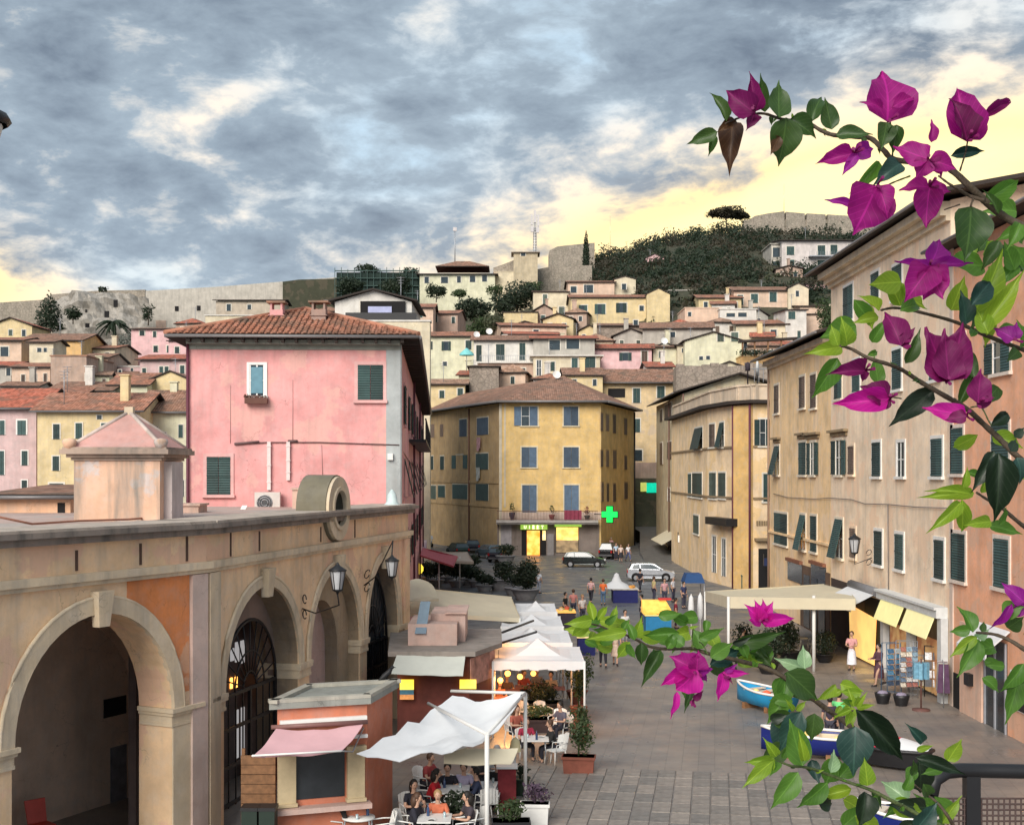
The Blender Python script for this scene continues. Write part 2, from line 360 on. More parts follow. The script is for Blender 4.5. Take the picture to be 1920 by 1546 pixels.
def add_roof(bd, c, z, kind, ov, rise, tm, near=False, gut=True, th=.16):
    root = bd['root']; g = grow(c, ov); dz = rise*ov/max(1.5, min((Vector(c[1])-Vector(c[0])).length, (Vector(c[3])-Vector(c[0])).length)/2+ov) if kind != 'flat' else 0
    mb = MB(root.location)
    if kind == 'flat':
        zz = z; q = [Vector((p[0], p[1], zz)) for p in g]
        n = len(q); mb.add(q+[p+Vector((0, 0, th)) for p in q], [tuple(range(n))[::-1], tuple(range(n, 2*n))]+[(i, (i+1) % n, n+(i+1) % n, n+i) for i in range(n)])
        return mb.build('roof', [tm], root)
    faces, _ = roof_faces(g, z, kind, rise+dz*0)
    for f in faces:
        u = (f[1]-f[0]).normalized(); nr = u.cross(f[2]-f[0]).normalized(); nr = nr if nr.z > 0 else -nr; v = nr.cross(u); v = v if v.z > 0 else -v
        top = [p+Vector((0, 0, th)) for p in f]; n = len(f)
        mb.add(top, [tuple(range(n))], 0); mb.uv[len(mb.f)-1] = [((p-f[0]).dot(u), (p-f[0]).dot(v)) for p in f]
        mb.add(f, [tuple(range(n))[::-1]], 1)
        mb.add([f[0], f[1], top[1], top[0]], [(0, 1, 2, 3)], 1)
        if kind in ('gable', 'gablef', 'shed'):
            mb.add([f[1], f[2], top[2], top[1]], [(0, 1, 2, 3)], 1); mb.add([f[-1], f[0], top[0], top[-1]], [(0, 1, 2, 3)], 1)
        if kind == 'shed': mb.add([f[2], f[3], top[3], top[2]], [(0, 1, 2, 3)], 1)
    o = mb.build('roof', [tm, EAVE], root)
    m3 = MB(root.location)
    if near:
        tc = MB(root.location)
        for f in faces: tile_cols(tc, [p+Vector((0, 0, th)) for p in f])
        t = tc.build('roof_tiles', [tm], root); t['kind'] = 'stuff'
    # ridge caps
    rd = set()
    for f in faces:
        for i in range(1, len(f)):
            a, b = f[i], f[(i+1) % len(f)]
            if (a-b).length > .2 and not (abs(a.z-z) < .01 and abs(b.z-z) < .01) and kind != 'shed':
                key = tuple(sorted([tuple(round(x, 2) for x in a), tuple(round(x, 2) for x in b)]))
                if key not in rd: rd.add(key); m3.tube([a+Vector((0, 0, th+.02)), b+Vector((0, 0, th+.02))], .11, 6)
    if rd and near: m3.build('ridge_cap', [tm], root)
    if gut:
        for f in faces[:2]:
            gb = MB(root.location); n = Vector((f[1]-f[0]).cross(Vector((0, 0, 1)))).normalized()*.06
            gb.tube([f[0]+n+Vector((0, 0, .05)), f[1]+n+Vector((0, 0, .05))], .07, 6); gb.build('gutter', [GUT], root)
    return o
SH = {'g': GREEN_S, 'b': BLUE_S, 'n': BROWN_S, 'y': GREY_S, 'w': WHITEP}
def window(bd, e, r, style='dark', col='g', frame=True, sill=True, far=False, px=True, fm=None):
    """style: dark (bare opening), shut (closed shutters), open (leaves folded back), half, prop (propped at the foot)"""
    root = bd['root']; E = bd['E'][e]; a0, a1, z0, z1 = E.rect(*r) if px else r
    fm = fm or FRAME; w_ = a1-a0; ft = min(.14, w_*.18); mb = MB(root.location); t = .05
    if style in ('open', 'half'):
        lw = w_*(.27 if style == 'open' else .30)      # the rect covers the leaves too
        ia0, ia1 = a0+lw, a1-(lw if style == 'open' else 0)
    else: lw = 0; ia0, ia1 = a0, a1
    if frame:
        E.box(mb, ia0-ft, ia0, z0-.0, z1+ft, -.05, t); E.box(mb, ia1, ia1+ft, z0, z1+ft, -.05, t); E.box(mb, ia0, ia1, z1, z1+ft, -.05, t)
    if style in ('dark', 'open', 'half', 'prop', 'white'):
        E.box(mb, ia0, ia1, z0, z1, -.1, .012, 1)
        if not far or style == 'white':
            c = (ia0+ia1)/2; E.box(mb, c-.03, c+.03, z0, z1, .012, .03, 2); E.box(mb, ia0, ia0+.05, z0, z1, .012, .03, 2); E.box(mb, ia1-.05, ia1, z0, z1, .012, .03, 2)
            E.box(mb, ia0, ia1, (z0+z1)/2-.02, (z0+z1)/2+.02, .012, .028, 2)
    leaves = []
    c = (ia0+ia1)/2
    if style == 'shut': leaves = [(ia0, c-.012, .03, .07), (c+.012, ia1, .03, .075)]
    if style == 'open': leaves = [(a0, ia0-.01, .055, .1), (ia1+.01, a1, .055, .1)]
    if style == 'half': leaves = [(a0, ia0-.01, .055, .1), (c+.01, ia1, .03, .07)]
    if far:
        for a, b, d0, d1 in leaves: E.box(mb, a, b, z0, z1, d0, d1, 3)
        if style == 'prop': leaves = []
    if sill: E.box(mb, ia0-ft-.04, ia1+ft+.04, z0-.12, z0, -.05, .14)
    o = mb.build('window', [fm, GLASS, WHITEP, SH[col]], root)
    if not far:
        for a, b, d0, d1 in leaves:
            m2 = MB(root.location); E.box(m2, a, b, z0+.02, z1-.02, d0, d1)
            # raised rails of the leaf
            E.box(m2, a, b, z0+.02, z0+.1, d1, d1+.015); E.box(m2, a, b, z1-.1, z1-.02, d1, d1+.015); E.box(m2, a, b, (z0+z1)/2-.04, (z0+z1)/2+.04, d1, d1+.015)
            m2.build('shutter', [SH[col]], o)
    if style == 'prop':
        m2 = MB(root.location); h = z1-z0; k = min(.5, h*.28)
        for b0, b1 in ((ia0, c-.01), (c+.01, ia1)):
            q = [E.pt(b0, z0, k), E.pt(b1, z0, k), E.pt(b1, z0, k-.04), E.pt(b0, z0, k-.04), E.pt(b0, z1, .06), E.pt(b1, z1, .06), E.pt(b1, z1, .02), E.pt(b0, z1, .02)]
            m2.hexa(q)
        m2.build('shutter', [SH[col]], o if not far else root)
    return o
def building(name, label, cat, c, z0, z1, wm, group=None, roof=None, near=False, base=None, gut=True):
    """c: footprint corners counter-clockwise seen from above, c[0]->c[1] the front, left to right"""
    c = [Vector(p) for p in c]; n = len(c)
    root = thing(name, label, cat, (c[0].x, c[0].y, z0), 0, group)
    bd = {'root': root, 'E': [Edge(c[i], c[(i+1) % n]) for i in range(n)], 'c': c, 'z0': z0, 'z1': z1}
    mb = MB(root.location)
    for i in range(n):
        a, b = c[i], c[(i+1) % n]; mb.quad((a.x, a.y, z0), (b.x, b.y, z0), (b.x, b.y, z1), (a.x, a.y, z1))
    mb.add([(p.x, p.y, z1-.01) for p in c], [tuple(range(n))])
    if roof and n == 4:
        kind, ov, rise, tm = roof
        if kind in ('gable', 'gablef', 'shed'):
            _, gs = roof_faces(c, z1, kind, rise)
            for g in gs:
                if g == 'back': mb.quad((c[2].x, c[2].y, z1), (c[3].x, c[3].y, z1), (c[3].x, c[3].y, z1+rise), (c[2].x, c[2].y, z1+rise))
                else: mb.add([(c[g[0]].x, c[g[0]].y, z1), (c[g[1]].x, c[g[1]].y, z1), g[2]], [(0, 1, 2)])
    mb.build('wall', [wm], root)
    if roof: add_roof(bd, c, z1+.01, *roof[:1], roof[1], roof[2], roof[3], near, gut)
    return bd
def from_px(x0, x1, ye, yb, D, yaw=0, depth=8):
    """footprint of a house whose front runs from pixel x0 to x1 with its left corner at distance D"""
    A = Vector(((x0-HX)/F*D, D)); yw = math.radians(yaw); u = Vector((math.cos(yw), math.sin(yw))); n = Vector((u.y, -u.x))
    r = Vector(((x1-HX)/F, 1)); t = A.dot(n)/r.dot(n); B = r*t
    c = [A, B, B-n*depth, A-n*depth]
    return c, CAM_H+(HY-ye)/F*D, CAM_H+(HY-yb)/F*D
def hill_r(px):
    K = [(-2500, 600), (0, 605), (270, 600), (620, 562), (790, 556), (960, 535), (1030, 500), (1110, 478), (1200, 450), (1350, 424), (1500, 430), (1750, 440), (4500, 470)]
    for (a, b), (c, d) in zip(K, K[1:]):
        if px <= c: return b+(d-b)*max(0, (px-a)/(c-a))
    return 470
def hill_h(X, D):
    if D < 166: return -1.0-(.5 if D < 150 else 0)
    px = HX+F*X/D; Rg = CAM_H+(HY-hill_r(px))/7.5
    t = min(1, (D-166)/154); h = Rg*t**.62
    if D > 320: h = Rg-(D-320)*.08
    return max(-1, h-1.2+1.5*mn.noise(Vector((X*.03, D*.03, 0))))
def house(label, x0, x1, ye, yb, D, wm, roof, wins=(), yaw=0, depth=9, name='house', cat='house', group='houses stepping up the hillside', far=True, fm=None, gut=False, chim=0):
    c, z1, zb = from_px(x0, x1, ye, yb, D, yaw, depth); roof = (roof[0], roof[1], roof[2]*(.72 if far and D > 135 else 1), roof[3])
    z0 = min(zb-4, hill_h(c[0].x, D)-2); z0 = max(z0, -1)
    bd = building(name, label, cat, c, z0, z1, wm, group, roof, gut=gut)
    for q in wins:
        e, r, st = q[0], q[1:5], q[5]; window(bd, e, r, st, q[6] if len(q) > 6 else 'g', far=far, fm=fm, sill=not far)
    if R(0, 1) < .42 and far and x1-x0 > 35:
        mb = MB(bd['root'].location); a = bd['E'][0].pt(bd['E'][0].L*R(.2, .8), 0, -R(1, depth*.5)); z = z1+roof[2]*.5; h = R(1.8, 3.0); mb.tube([(a.x, a.y, z-.5), (a.x, a.y, z+h)], .035, 4)
        for k in range(3): mb.tube([(a.x-.45+.1*k, a.y, z+h-.1-.28*k), (a.x+.45-.1*k, a.y, z+h-.1-.28*k)], .025, 4)
        mb.build('aerial', [METAL], bd['root'])
    for i in range(chim):
        mb = MB(bd['root'].location); a = bd['E'][0].pt(bd['E'][0].L*R(.2, .8), 0, -R(1.5, depth*.6)); s = R(.25, .4)
        mb.box(a.x-s, a.x+s, a.y-s, a.y+s, z1, z1+R(1.6, 2.4)+roof[2]*.6); zt = mb.v[-1].z
        mb.box(a.x-s-.1, a.x+s+.1, a.y-s-.1, a.y+s+.1, zt, zt+.1); mb.build('chimney', [wm], bd['root'])
    return bd
# ---------------------------------------------------------------- ground, street, hill
def ground_mat():
    M = bpy.data.materials.new('piazza_stone'); M.use_nodes = True; nt = M.node_tree; N = nt.nodes; L = nt.links
    b = N['Principled BSDF']; tc = N.new('ShaderNodeTexCoord')
    mp = N.new('ShaderNodeMapping'); L.new(tc.outputs['Object'], mp.inputs[0]); mp.inputs['Rotation'].default_value = (0, 0, math.radians(9+90))
    br = N.new('ShaderNodeTexBrick'); L.new(mp.outputs[0], br.inputs[0]); br.inputs['Scale'].default_value = 1; br.inputs['Brick Width'].default_value = .95; br.inputs['Row Height'].default_value = .5
    br.inputs['Mortar Size'].default_value = .012; br.inputs['Color1'].default_value = (.255, .232, .213, 1); br.inputs['Color2'].default_value = (.225, .208, .195, 1); br.inputs['Mortar'].default_value = (.18, .168, .158, 1)
    n = N.new('ShaderNodeTexNoise'); n.inputs['Scale'].default_value = .22; n.inputs['Detail'].default_value = 8; n.inputs['Roughness'].default_value = .65; L.new(tc.outputs['Object'], n.inputs[0])
    r = N.new('ShaderNodeValToRGB'); L.new(n.outputs[0], r.inputs[0]); r.color_ramp.elements[0].position = .35; r.color_ramp.elements[1].position = .66
    r.color_ramp.elements[0].color = (.62, .63, .66, 1); r.color_ramp.elements[1].color = (1.22, 1.10, .98, 1)
    mx = N.new('ShaderNodeMix'); mx.data_type = 'RGBA'; mx.blend_type = 'MULTIPLY'; mx.inputs[0].default_value = 1; L.new(br.outputs[0], mx.inputs[6]); L.new(r.outputs[0], mx.inputs[7])
    # the far half of the square is asphalt
    sp = N.new('ShaderNodeSeparateXYZ'); L.new(tc.outputs['Object'], sp.inputs[0]); mr = N.new('ShaderNodeMapRange'); L.new(sp.outputs[1], mr.inputs[0]); mr.inputs[1].default_value = 74; mr.inputs[2].default_value = 82
    m2 = N.new('ShaderNodeMix'); m2.data_type = 'RGBA'; L.new(mr.outputs[0], m2.inputs[0]); L.new(mx.outputs[2], m2.inputs[6])
    n3 = N.new('ShaderNodeTexNoise'); n3.inputs['Scale'].default_value = .5; n3.inputs['Detail'].default_value = 8; L.new(tc.outputs['Object'], n3.inputs[0])
    r3 = N.new('ShaderNodeValToRGB'); L.new(n3.outputs[0], r3.inputs[0]); r3.color_ramp.elements[0].color = (.10, .105, .115, 1); r3.color_ramp.elements[1].color = (.165, .168, .175, 1); L.new(r3.outputs[0], m2.inputs[7])
    L.new(m2.outputs[2], b.inputs['Base Color'])
    n2 = N.new('ShaderNodeTexNoise'); n2.inputs['Scale'].default_value = .6; n2.inputs['Detail'].default_value = 6; L.new(tc.outputs['Object'], n2.inputs[0])
    r2 = N.new('ShaderNodeMapRange'); L.new(n2.outputs[0], r2.inputs[0]); r2.inputs[1].default_value = .35; r2.inputs[2].default_value = .7; r2.inputs[3].default_value = .26; r2.inputs[4].default_value = .7
    L.new(r2.outputs[0], b.inputs['Roughness'])
    bp = N.new('ShaderNodeBump'); bp.inputs['Strength'].default_value = .3; bp.inputs['Distance'].default_value = .02; L.new(br.outputs[1], bp.inputs['Height']); bp.invert = True; L.new(bp.outputs[0], b.inputs['Normal'])
    return M
GMAT = ground_mat()
mb = MB(); mb.add([(-900, -60, 0), (900, -60, 0), (900, 1500, 0), (-900, 1500, 0)], [(0, 1, 2, 3)]); tag(mb.build('ground', [GMAT]), kind='structure')
# stone slabs in the foreground
pv = bpy.data.objects.new('pavement', None); COL.objects.link(pv); pv['kind'] = 'structure'; pv.location = (0, 32, 0); pv.rotation_euler = (0, 0, math.radians(-9))
slab_m = []
for k in range(5):
    s = MB(); w_, l_ = .245, .465; c = (.19+.022*k, .175+.017*k, .16+.013*k)
    j = [R(-.008, .008) for _ in range(8)]
    s.hexa([(-w_+j[0], -l_+j[1], -.03), (w_+j[2], -l_+j[3], -.03), (w_+j[4], l_+j[5], -.03), (-w_+j[6], l_+j[7], -.03),
            (-w_+.012, -l_+.012, .03), (w_-.012, -l_+.012, .03), (w_-.012, l_-.012, .03), (-w_+.012, l_-.012, .03)])
    slab_m.append(s.mesh('slab', [mat('slab_stone_%d' % k, c, .55, .28, 3.5, .4, 25)]))
nsl = 0
for i in range(-4, 26):
    for j in range(-1, 8):
        x = i*.515; y = j*.965+(.48 if i % 2 else 0)*0+R(-.02, .02)
        g = Vector((x*math.cos(math.radians(-9))-y*math.sin(math.radians(-9)), 32+x*math.sin(math.radians(-9))+y*math.cos(math.radians(-9))))
        px = HX+F*g.x/g.y; py = HY+F*CAM_H/g.y
        lim = 1440+8*math.sin(i*1.3)+(0 if i < 12 else (i-12)*4)
        if px < 900 or px > 1640 or py < lim or nsl >= 290 or g.y < 31.5: continue
        part('slab', slab_m[(i*7+j*3+int(R(0, 3))) % 5], pv, loc=(x, y, R(-.008, .01)), rot=(R(-.006, .006), R(-.006, .006), R(-.008, .008))); nsl += 1
# rising side street at the far right of the square
mb = MB(); W = [(13.3, 20.6, 128, .01), (14.0, 21.0, 140, .35), (16.0, 24, 160, 1.6), (15, 28, 172.2, 2.2)]
for (a, b, y, z), (c, d, y2, z2) in zip(W, W[1:]): mb.quad((a, y, z), (b, y, z), (d, y2, z2), (c, y2, z2))
tag(mb.build('street', [mat('street_asphalt', (.12, .115, .11), .8, .2, 1.5, .2)]), kind='structure')
# hill
HILLM = plaster('hill_scrub', (.060, .062, .040), .3, (.10, .085, .06), streak=False)
mb = MB(); nx, ny = 120, 46; vs = []
for j in range(ny+1):
    D = 165+(j/ny)**1.3*420
    for i in range(nx+1):
        px = -900+i/nx*3900; X = (px-HX)/F*D; vs.append((X, D, hill_h(X, D)))
mb.add(vs, [(j*(nx+1)+i, j*(nx+1)+i+1, (j+1)*(nx+1)+i+1, (j+1)*(nx+1)+i) for j in range(ny) for i in range(nx)], 0, True)
tag(mb.build('hill', [HILLM]), kind='structure')
# ---------------------------------------------------------------- foliage
def leafmat(name, col, tr=.25): return mat(name, col, .6, .35, 1.3, trans=tr)
LF_D = leafmat('dark_leaves', (.022, .036, .018)); LF_M = leafmat('mid_leaves', (.045, .072, .025)); LF_O = leafmat('olive_leaves', (.075, .085, .045)); LF_B = leafmat('brown_green_leaves', (.042, .036, .02)); LF_G = leafmat('grey_leaves', (.13, .14, .12))
BARK = mat('bark', (.10, .075, .055), .9, .3, 5, .4, 10)
def crown_mb(mb, blobs, n, s, mi=0):
    """leaf sized faces scattered through several uneven lobes"""
    tot = sum(b[1][0]*b[1][1]*b[1][2] for b in blobs)
    for c, r in blobs:
        k = max(12, int(n*r[0]*r[1]*r[2]/tot))
        for _ in range(k):
            d = Vector((random.gauss(0, 1), random.gauss(0, 1), random.gauss(0, 1))).normalized(); q = R(.55, 1.05)*(1+.22*mn.noise(d*2.3+Vector(c)))
            p = Vector((c[0]+d.x*r[0]*q, c[1]+d.y*r[1]*q, c[2]+d.z*r[2]*q)); a = (d+Vector((R(-1, 1), R(-1, 1), R(-1, 1)))*.8).normalized()
            t = a.cross(Vector((R(-1, 1), R(-1, 1), R(-1, 1)))).normalized(); b = a.cross(t); L_ = s*R(.6, 1.3); W_ = L_*.5
            mb.add([p-t*L_, p-b*W_, p+t*L_, p+b*W_], [(0, 1, 2, 3)], mi)
def tree(label, X, Y, z, h, w_, lm=None, n=900, s=.3, trunk=.3, kind='round', name='tree', cat='tree', group=None, tr=.12):
    lm = lm or LF_M
    root = thing(name, label, cat, (X, Y, z), R(0, 6), group)
    mb = MB(); mb.tube([(0, 0, -.5), (R(-.05, .05)*h, 0, h*trunk), (R(-.06, .06)*h, R(-.05, .05)*h, h*.7)], [tr*h*.3, tr*h*.22, tr*h*.06], 7)
    for k in range(5 if kind != 'cone' else 0):
        a = R(0, 6.3); mb.tube([(0, 0, h*R(trunk*.8, trunk*1.3)), (math.cos(a)*w_*.3, math.sin(a)*w_*.3, h*R(.55, .85))], [tr*h*.1, tr*h*.03], 5)
    mb.build('trunk', [BARK], root)
    cb = MB()
    if kind == 'cone': bl = [((0, 0, h*(.12+.8*k/7)), (w_*.5*(1-(k/7.6)**2.2)*R(.85, 1.1), w_*.5*(1-(k/7.6)**2.2), h*.11)) for k in range(8)]
    elif kind == 'palm':
        for k in range(26):
            a = R(0, 6.3); e = R(-.5, .9); pts = []
            for j in range(6):
                t = j/5; pts.append(Vector((math.cos(a)*w_*.5*t*math.cos(e*.6), math.sin(a)*w_*.5*t*math.cos(e*.6), h*.8+h*.3*(e*t-1.1*t*t))))
            for j in range(5):
                sd = Vector((-math.sin(a), math.cos(a), 0))*w_*.07*(1-j/6); dn = Vector((0, 0, -w_*.04))
                cb.add([pts[j], pts[j+1], pts[j+1]+sd+dn, pts[j]+sd+dn], [(0, 1, 2, 3)]); cb.add([pts[j], pts[j+1], pts[j+1]-sd+dn, pts[j]-sd+dn], [(0, 1, 2, 3)])
        bl = None
    else:
        lo = kind == 'round'
        bl = [((0, 0, h*(.5 if lo else .72)), (w_*.38, w_*.38, h*(.42 if lo else .2)))]+[((math.cos(a)*w_*R(.15, .33), math.sin(a)*w_*R(.15, .33), h*(R(.28, .8) if lo else R(.6, .86))), (w_*R(.16, .26), w_*R(.16, .26), h*(R(.16, .26) if lo else R(.1, .16)))) for a in [R(0, 6.3) for _ in range(9)]]
    if bl: crown_mb(cb, bl, n, s)
    cb.build('crown', [lm], root)
    return root
# ---------------------------------------------------------------- arcade on the left
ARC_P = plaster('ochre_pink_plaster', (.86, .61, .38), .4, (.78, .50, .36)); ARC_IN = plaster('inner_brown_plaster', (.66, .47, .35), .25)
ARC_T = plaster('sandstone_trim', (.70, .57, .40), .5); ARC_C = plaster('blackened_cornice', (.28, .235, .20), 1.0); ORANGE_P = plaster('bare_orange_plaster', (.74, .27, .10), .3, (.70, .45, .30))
WA = [(-10.75-2.9*.9, 24.7-4.6*.9), (-10.75, 24.7), (-7.5, 31.4), (-3.9, 48.0)]
E0, E1, E2 = Edge(WA[0], WA[2]), Edge(WA[1], WA[2]), Edge(WA[2], WA[3])
Z_IMP, Z_STR, Z_TOP, RISE = 3.4, 6.55, 7.62, 2.5
arc = thing('arcade_building', 'long weathered ochre arcade with tall round arches and blackened cornice', 'building', (-7.5, 31.4, 0)); ao = arc.location
def arch_z(t, a, b, rise, zi=Z_IMP): q = (t-(a+b)/2)/((b-a)/2); return zi+rise*math.sqrt(max(0, 1-q*q))
def arcade_wall(E, t0, t1, ops, depth, rise=RISE):
    mb = MB(ao); t = t0
    for a, b in ops+[(t1, None)]:
        E.box(mb, t, a, 0, Z_TOP, -depth, 0)
        if b is None: break
        n = 22; ts = [a+(b-a)*(1-math.cos(math.pi*k/n))/2 for k in range(n+1)]
        for u0, u1 in zip(ts, ts[1:]):
            z0, z1 = arch_z(u0, a, b, rise), arch_z(u1, a, b, rise)
            mb.hexa([E.pt(u0, z0, 0), E.pt(u1, z1, 0), E.pt(u1, z1, -depth), E.pt(u0, z0, -depth), E.pt(u0, Z_TOP, 0), E.pt(u1, Z_TOP, 0), E.pt(u1, Z_TOP, -depth), E.pt(u0, Z_TOP, -depth)])
        t = b
    return mb
def t_at(E, px): return E.hit(px, HY)[0]
arcade_wall(E1, -3, E1.L, [(t_at(E1, 22), t_at(E1, 322))], 1.0).build('wall', [ARC_P], arc)
ops2 = [(1.0, 6.05), (6.9, 11.45), (12.2, 15.75)]
arcade_wall(E2, 0, E2.L, ops2, 1.3).build('wall', [ARC_P], arc)
def trims(E, a, b, rise=RISE, wdt=.36, out=.09):
    n = 24; mb = MB(ao)
    for k in range(n):
        ph0, ph1 = math.pi*k/n, math.pi*(k+1)/n; c = (a+b)/2; h = (b-a)/2; q = []
        for d in (out, -.05):
            for ph, ex in ((ph0, 0), (ph1, 0), (ph1, wdt), (ph0, wdt)): q.append(E.pt(c-math.cos(ph)*(h+ex), Z_IMP+math.sin(ph)*(rise+ex), d))
        mb.hexa([q[i] for i in (0, 1, 2, 3)]+[q[i] for i in (4, 5, 6, 7)])
    # outer bead
    mb.tube([E.pt((a+b)/2-math.cos(math.pi*k/n)*((b-a)/2+wdt), Z_IMP+math.sin(math.pi*k/n)*(rise+wdt), out*.6) for k in range(n+1)], .05, 6, cap=False)
    mb.build('arch_moulding', [ARC_T], arc)
    kb = MB(ao); c = (a+b)/2; zt = Z_IMP+rise
    kb.hexa([E.pt(c-.16, zt-.28, .2), E.pt(c+.16, zt-.28, .2), E.pt(c+.16, zt-.28, 0), E.pt(c-.16, zt-.28, 0), E.pt(c-.24, zt+.5, .26), E.pt(c+.24, zt+.5, .26), E.pt(c+.24, zt+.5, 0), E.pt(c-.24, zt+.5, 0)])
    kb.build('keystone', [ARC_T], arc)
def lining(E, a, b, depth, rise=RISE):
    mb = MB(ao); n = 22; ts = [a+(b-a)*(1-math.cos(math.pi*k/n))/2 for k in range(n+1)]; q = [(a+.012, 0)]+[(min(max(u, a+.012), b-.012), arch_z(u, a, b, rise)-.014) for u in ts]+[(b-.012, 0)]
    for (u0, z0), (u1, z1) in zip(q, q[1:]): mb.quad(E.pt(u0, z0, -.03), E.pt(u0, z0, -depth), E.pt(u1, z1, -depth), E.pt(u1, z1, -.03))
    mb.build('soffit_lining', [plaster('brown_soffit_stone', (.36, .27, .18), .7, (.26, .20, .15))], arc)  # arch soffits and reveals lined in a darker brown than the wall face
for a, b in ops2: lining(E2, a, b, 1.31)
def impost(E, a, b, depth, out=.14):
    mb = MB(ao)
    for z0, z1, o in ((Z_IMP-.42, Z_IMP-.34, .05), (Z_IMP-.16, Z_IMP-.08, .09), (Z_IMP-.08, Z_IMP+.02, out)): E.box(mb, a-o*.8, b+o*.8, z0, z1, -depth-.01, o)
    E.box(mb, a-.03, b+.03, Z_IMP-.34, Z_IMP-.16, -depth, .035); mb.build('impost', [ARC_T], arc)
opA = (t_at(E1, 22), t_at(E1, 322))
trims(E1, *opA)
for a, b in ops2: trims(E2, a, b, wdt=.28, out=.06)
impost(E1, opA[1], opA[1]+.95, .95); impost(E1, opA[0]-1.0, opA[0], .95)
impost(E2, .25, 1.0, 1.25, .1); impost(E2, 6.05, 6.9, 1.25, .1); impost(E2, 11.45, 12.2, 1.25, .1); impost(E2, 15.75, 16.6, 1.25, .1)
# pilasters beside the corner and pillar faces
mb = MB(ao); E1.box(mb, E1.L-.62, E1.L-.05, 0, Z_STR-.02, -.1, .10); mb.build('pilaster', [plaster('pink_grey_plaster', (.60, .46, .40), .4)], arc)
mb = MB(ao); E2.box(mb, .03, .62, 0, Z_STR-.02, -.1, .10); mb.build('pilaster', [ARC_T], arc)
mb = MB(ao); E2.box(mb, 16.3, 16.98, 0, Z_STR-.02, -.1, .08); mb.build('pilaster', [ARC_P], arc)
mb = MB(ao); E1.box(mb, opA[1]+.01, opA[1]+.9, 0, Z_IMP-.43, -.98, .04); mb.build('pillar', [ARC_T], arc)
mb = MB(ao); a_, b_ = opA; c_, h_ = (a_+b_)/2, (b_-a_)/2; t0_, t1e = b_-1.5, E1.L-.64
for k in range(16):
    u0, u1 = t0_+(t1e-t0_)*k/16, t0_+(t1e-t0_)*(k+1)/16; zz = [Z_IMP+(RISE+.34)*math.sqrt(max(0, 1-((u-c_)/(h_+.34))**2)) for u in (u0, u1)]; zz = [max(z, 3.75) for z in zz]
    mb.hexa([E1.pt(u0, zz[0], .012), E1.pt(u1, zz[1], .012), E1.pt(u1, zz[1], -.02), E1.pt(u0, zz[0], -.02), E1.pt(u0, Z_STR-.02, .012), E1.pt(u1, Z_STR-.02, .012), E1.pt(u1, Z_STR-.02, -.02), E1.pt(u0, Z_STR-.02, -.02)])
mb.build('plaster_patch', [ORANGE_P], arc)
# string course and cornice
def band(z0, z1, out, nm, m, caps=True):
    for E, a, b in ((E1, -3, E1.L), (E2, 0, E2.L)):
        mb = MB(ao); E.box(mb, a-(out*.4 if E is E2 else 0)*0, b+(out*.45 if E is E1 else out), z0, z1, -.2, out); mb.build(nm, [m], arc)
band(Z_STR, Z_STR+.1, .10, 'string_course', ARC_T); band(Z_STR+.1, Z_STR+.27, .17, 'string_course', ARC_T)
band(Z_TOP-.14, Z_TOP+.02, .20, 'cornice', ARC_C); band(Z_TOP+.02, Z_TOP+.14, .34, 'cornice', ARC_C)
mb = MB(ao)
for E, a, b in ((E1, -3, E1.L), (E2, 0, E2.L)): E.box(mb, a, b, Z_TOP+.14, Z_TOP+.20, -1.4, .30)
mb.build('coping', [plaster('coping_stone', (.50, .42, .35), .7)], arc)
# dark joints in the parapet frieze
for E, pxs in ((E1, (143, 263, 350)), (E2, (432, 486, 601, 665))):
    for px in pxs:
        mb = MB(ao); t = t_at(E, px); E.box(mb, t-.035, t+.035, Z_STR+R(.3, .35), Z_TOP-R(.14, .3), 0, .02); mb.build('joint', [mat('dark_stain', (.10, .06, .045), .9)], arc)
# roof terrace
mb = MB(ao); rp = [E1.pt(-3, Z_TOP-.05, -1), E1.pt(E1.L, Z_TOP-.05, -1), E2.pt(0, Z_TOP-.05, -1.2), E2.pt(E2.L, Z_TOP-.05, -1.2), E2.pt(E2.L, Z_TOP-.05, -12), Vector((-24, 42, Z_TOP-.05)), Vector((-26, 22, Z_TOP-.05))]
mb.add(rp+[p+Vector((0, 0, .1)) for p in rp], [tuple(range(7))[::-1], tuple(range(7, 14))]+[(i, (i+1) % 7, 7+(i+1) % 7, 7+i) for i in range(7)])
mb.build('roof', [plaster('terrace_screed', (.52, .38, .33), .3, (.45, .42, .38))], arc)
mb = MB(ao); E2.box(mb, 16.7, 17.0, 0, Z_TOP, -12, -1.3); mb.build('end_wall', [ARC_P], arc)
# first bay: a deep vaulted niche with a small square opening
a, b = opA; d = 4.6; Ei = Edge(E1.pt(0, 0, -d)[:2], E1.pt(1, 0, -d)[:2]); A0, B0 = Ei.hit(-60, HY)[0], Ei.hit(246, HY)[0]
def clampt(dd, t):
    while t > 0 and -(Vector(E1.pt(t, 0, -dd)[:2])-E2.A).dot(E2.n) < 1.5: t -= .05
    return t
AL = Edge(E1.pt(0, 0, -1)[:2], E1.pt(1, 0, -1)[:2]).hit(10, HY)[0]; BR = clampt(d, B0+1.3)
for q0, q1, d0, d1 in ((A0-1, BR, -d-.2, -d), (AL-.3, AL, -d, -1.0)):
    mb = MB(ao); E1.box(mb, q0, q1, 0, Z_TOP-.2, d0, d1); mb.build('niche_wall', [ARC_IN], arc)
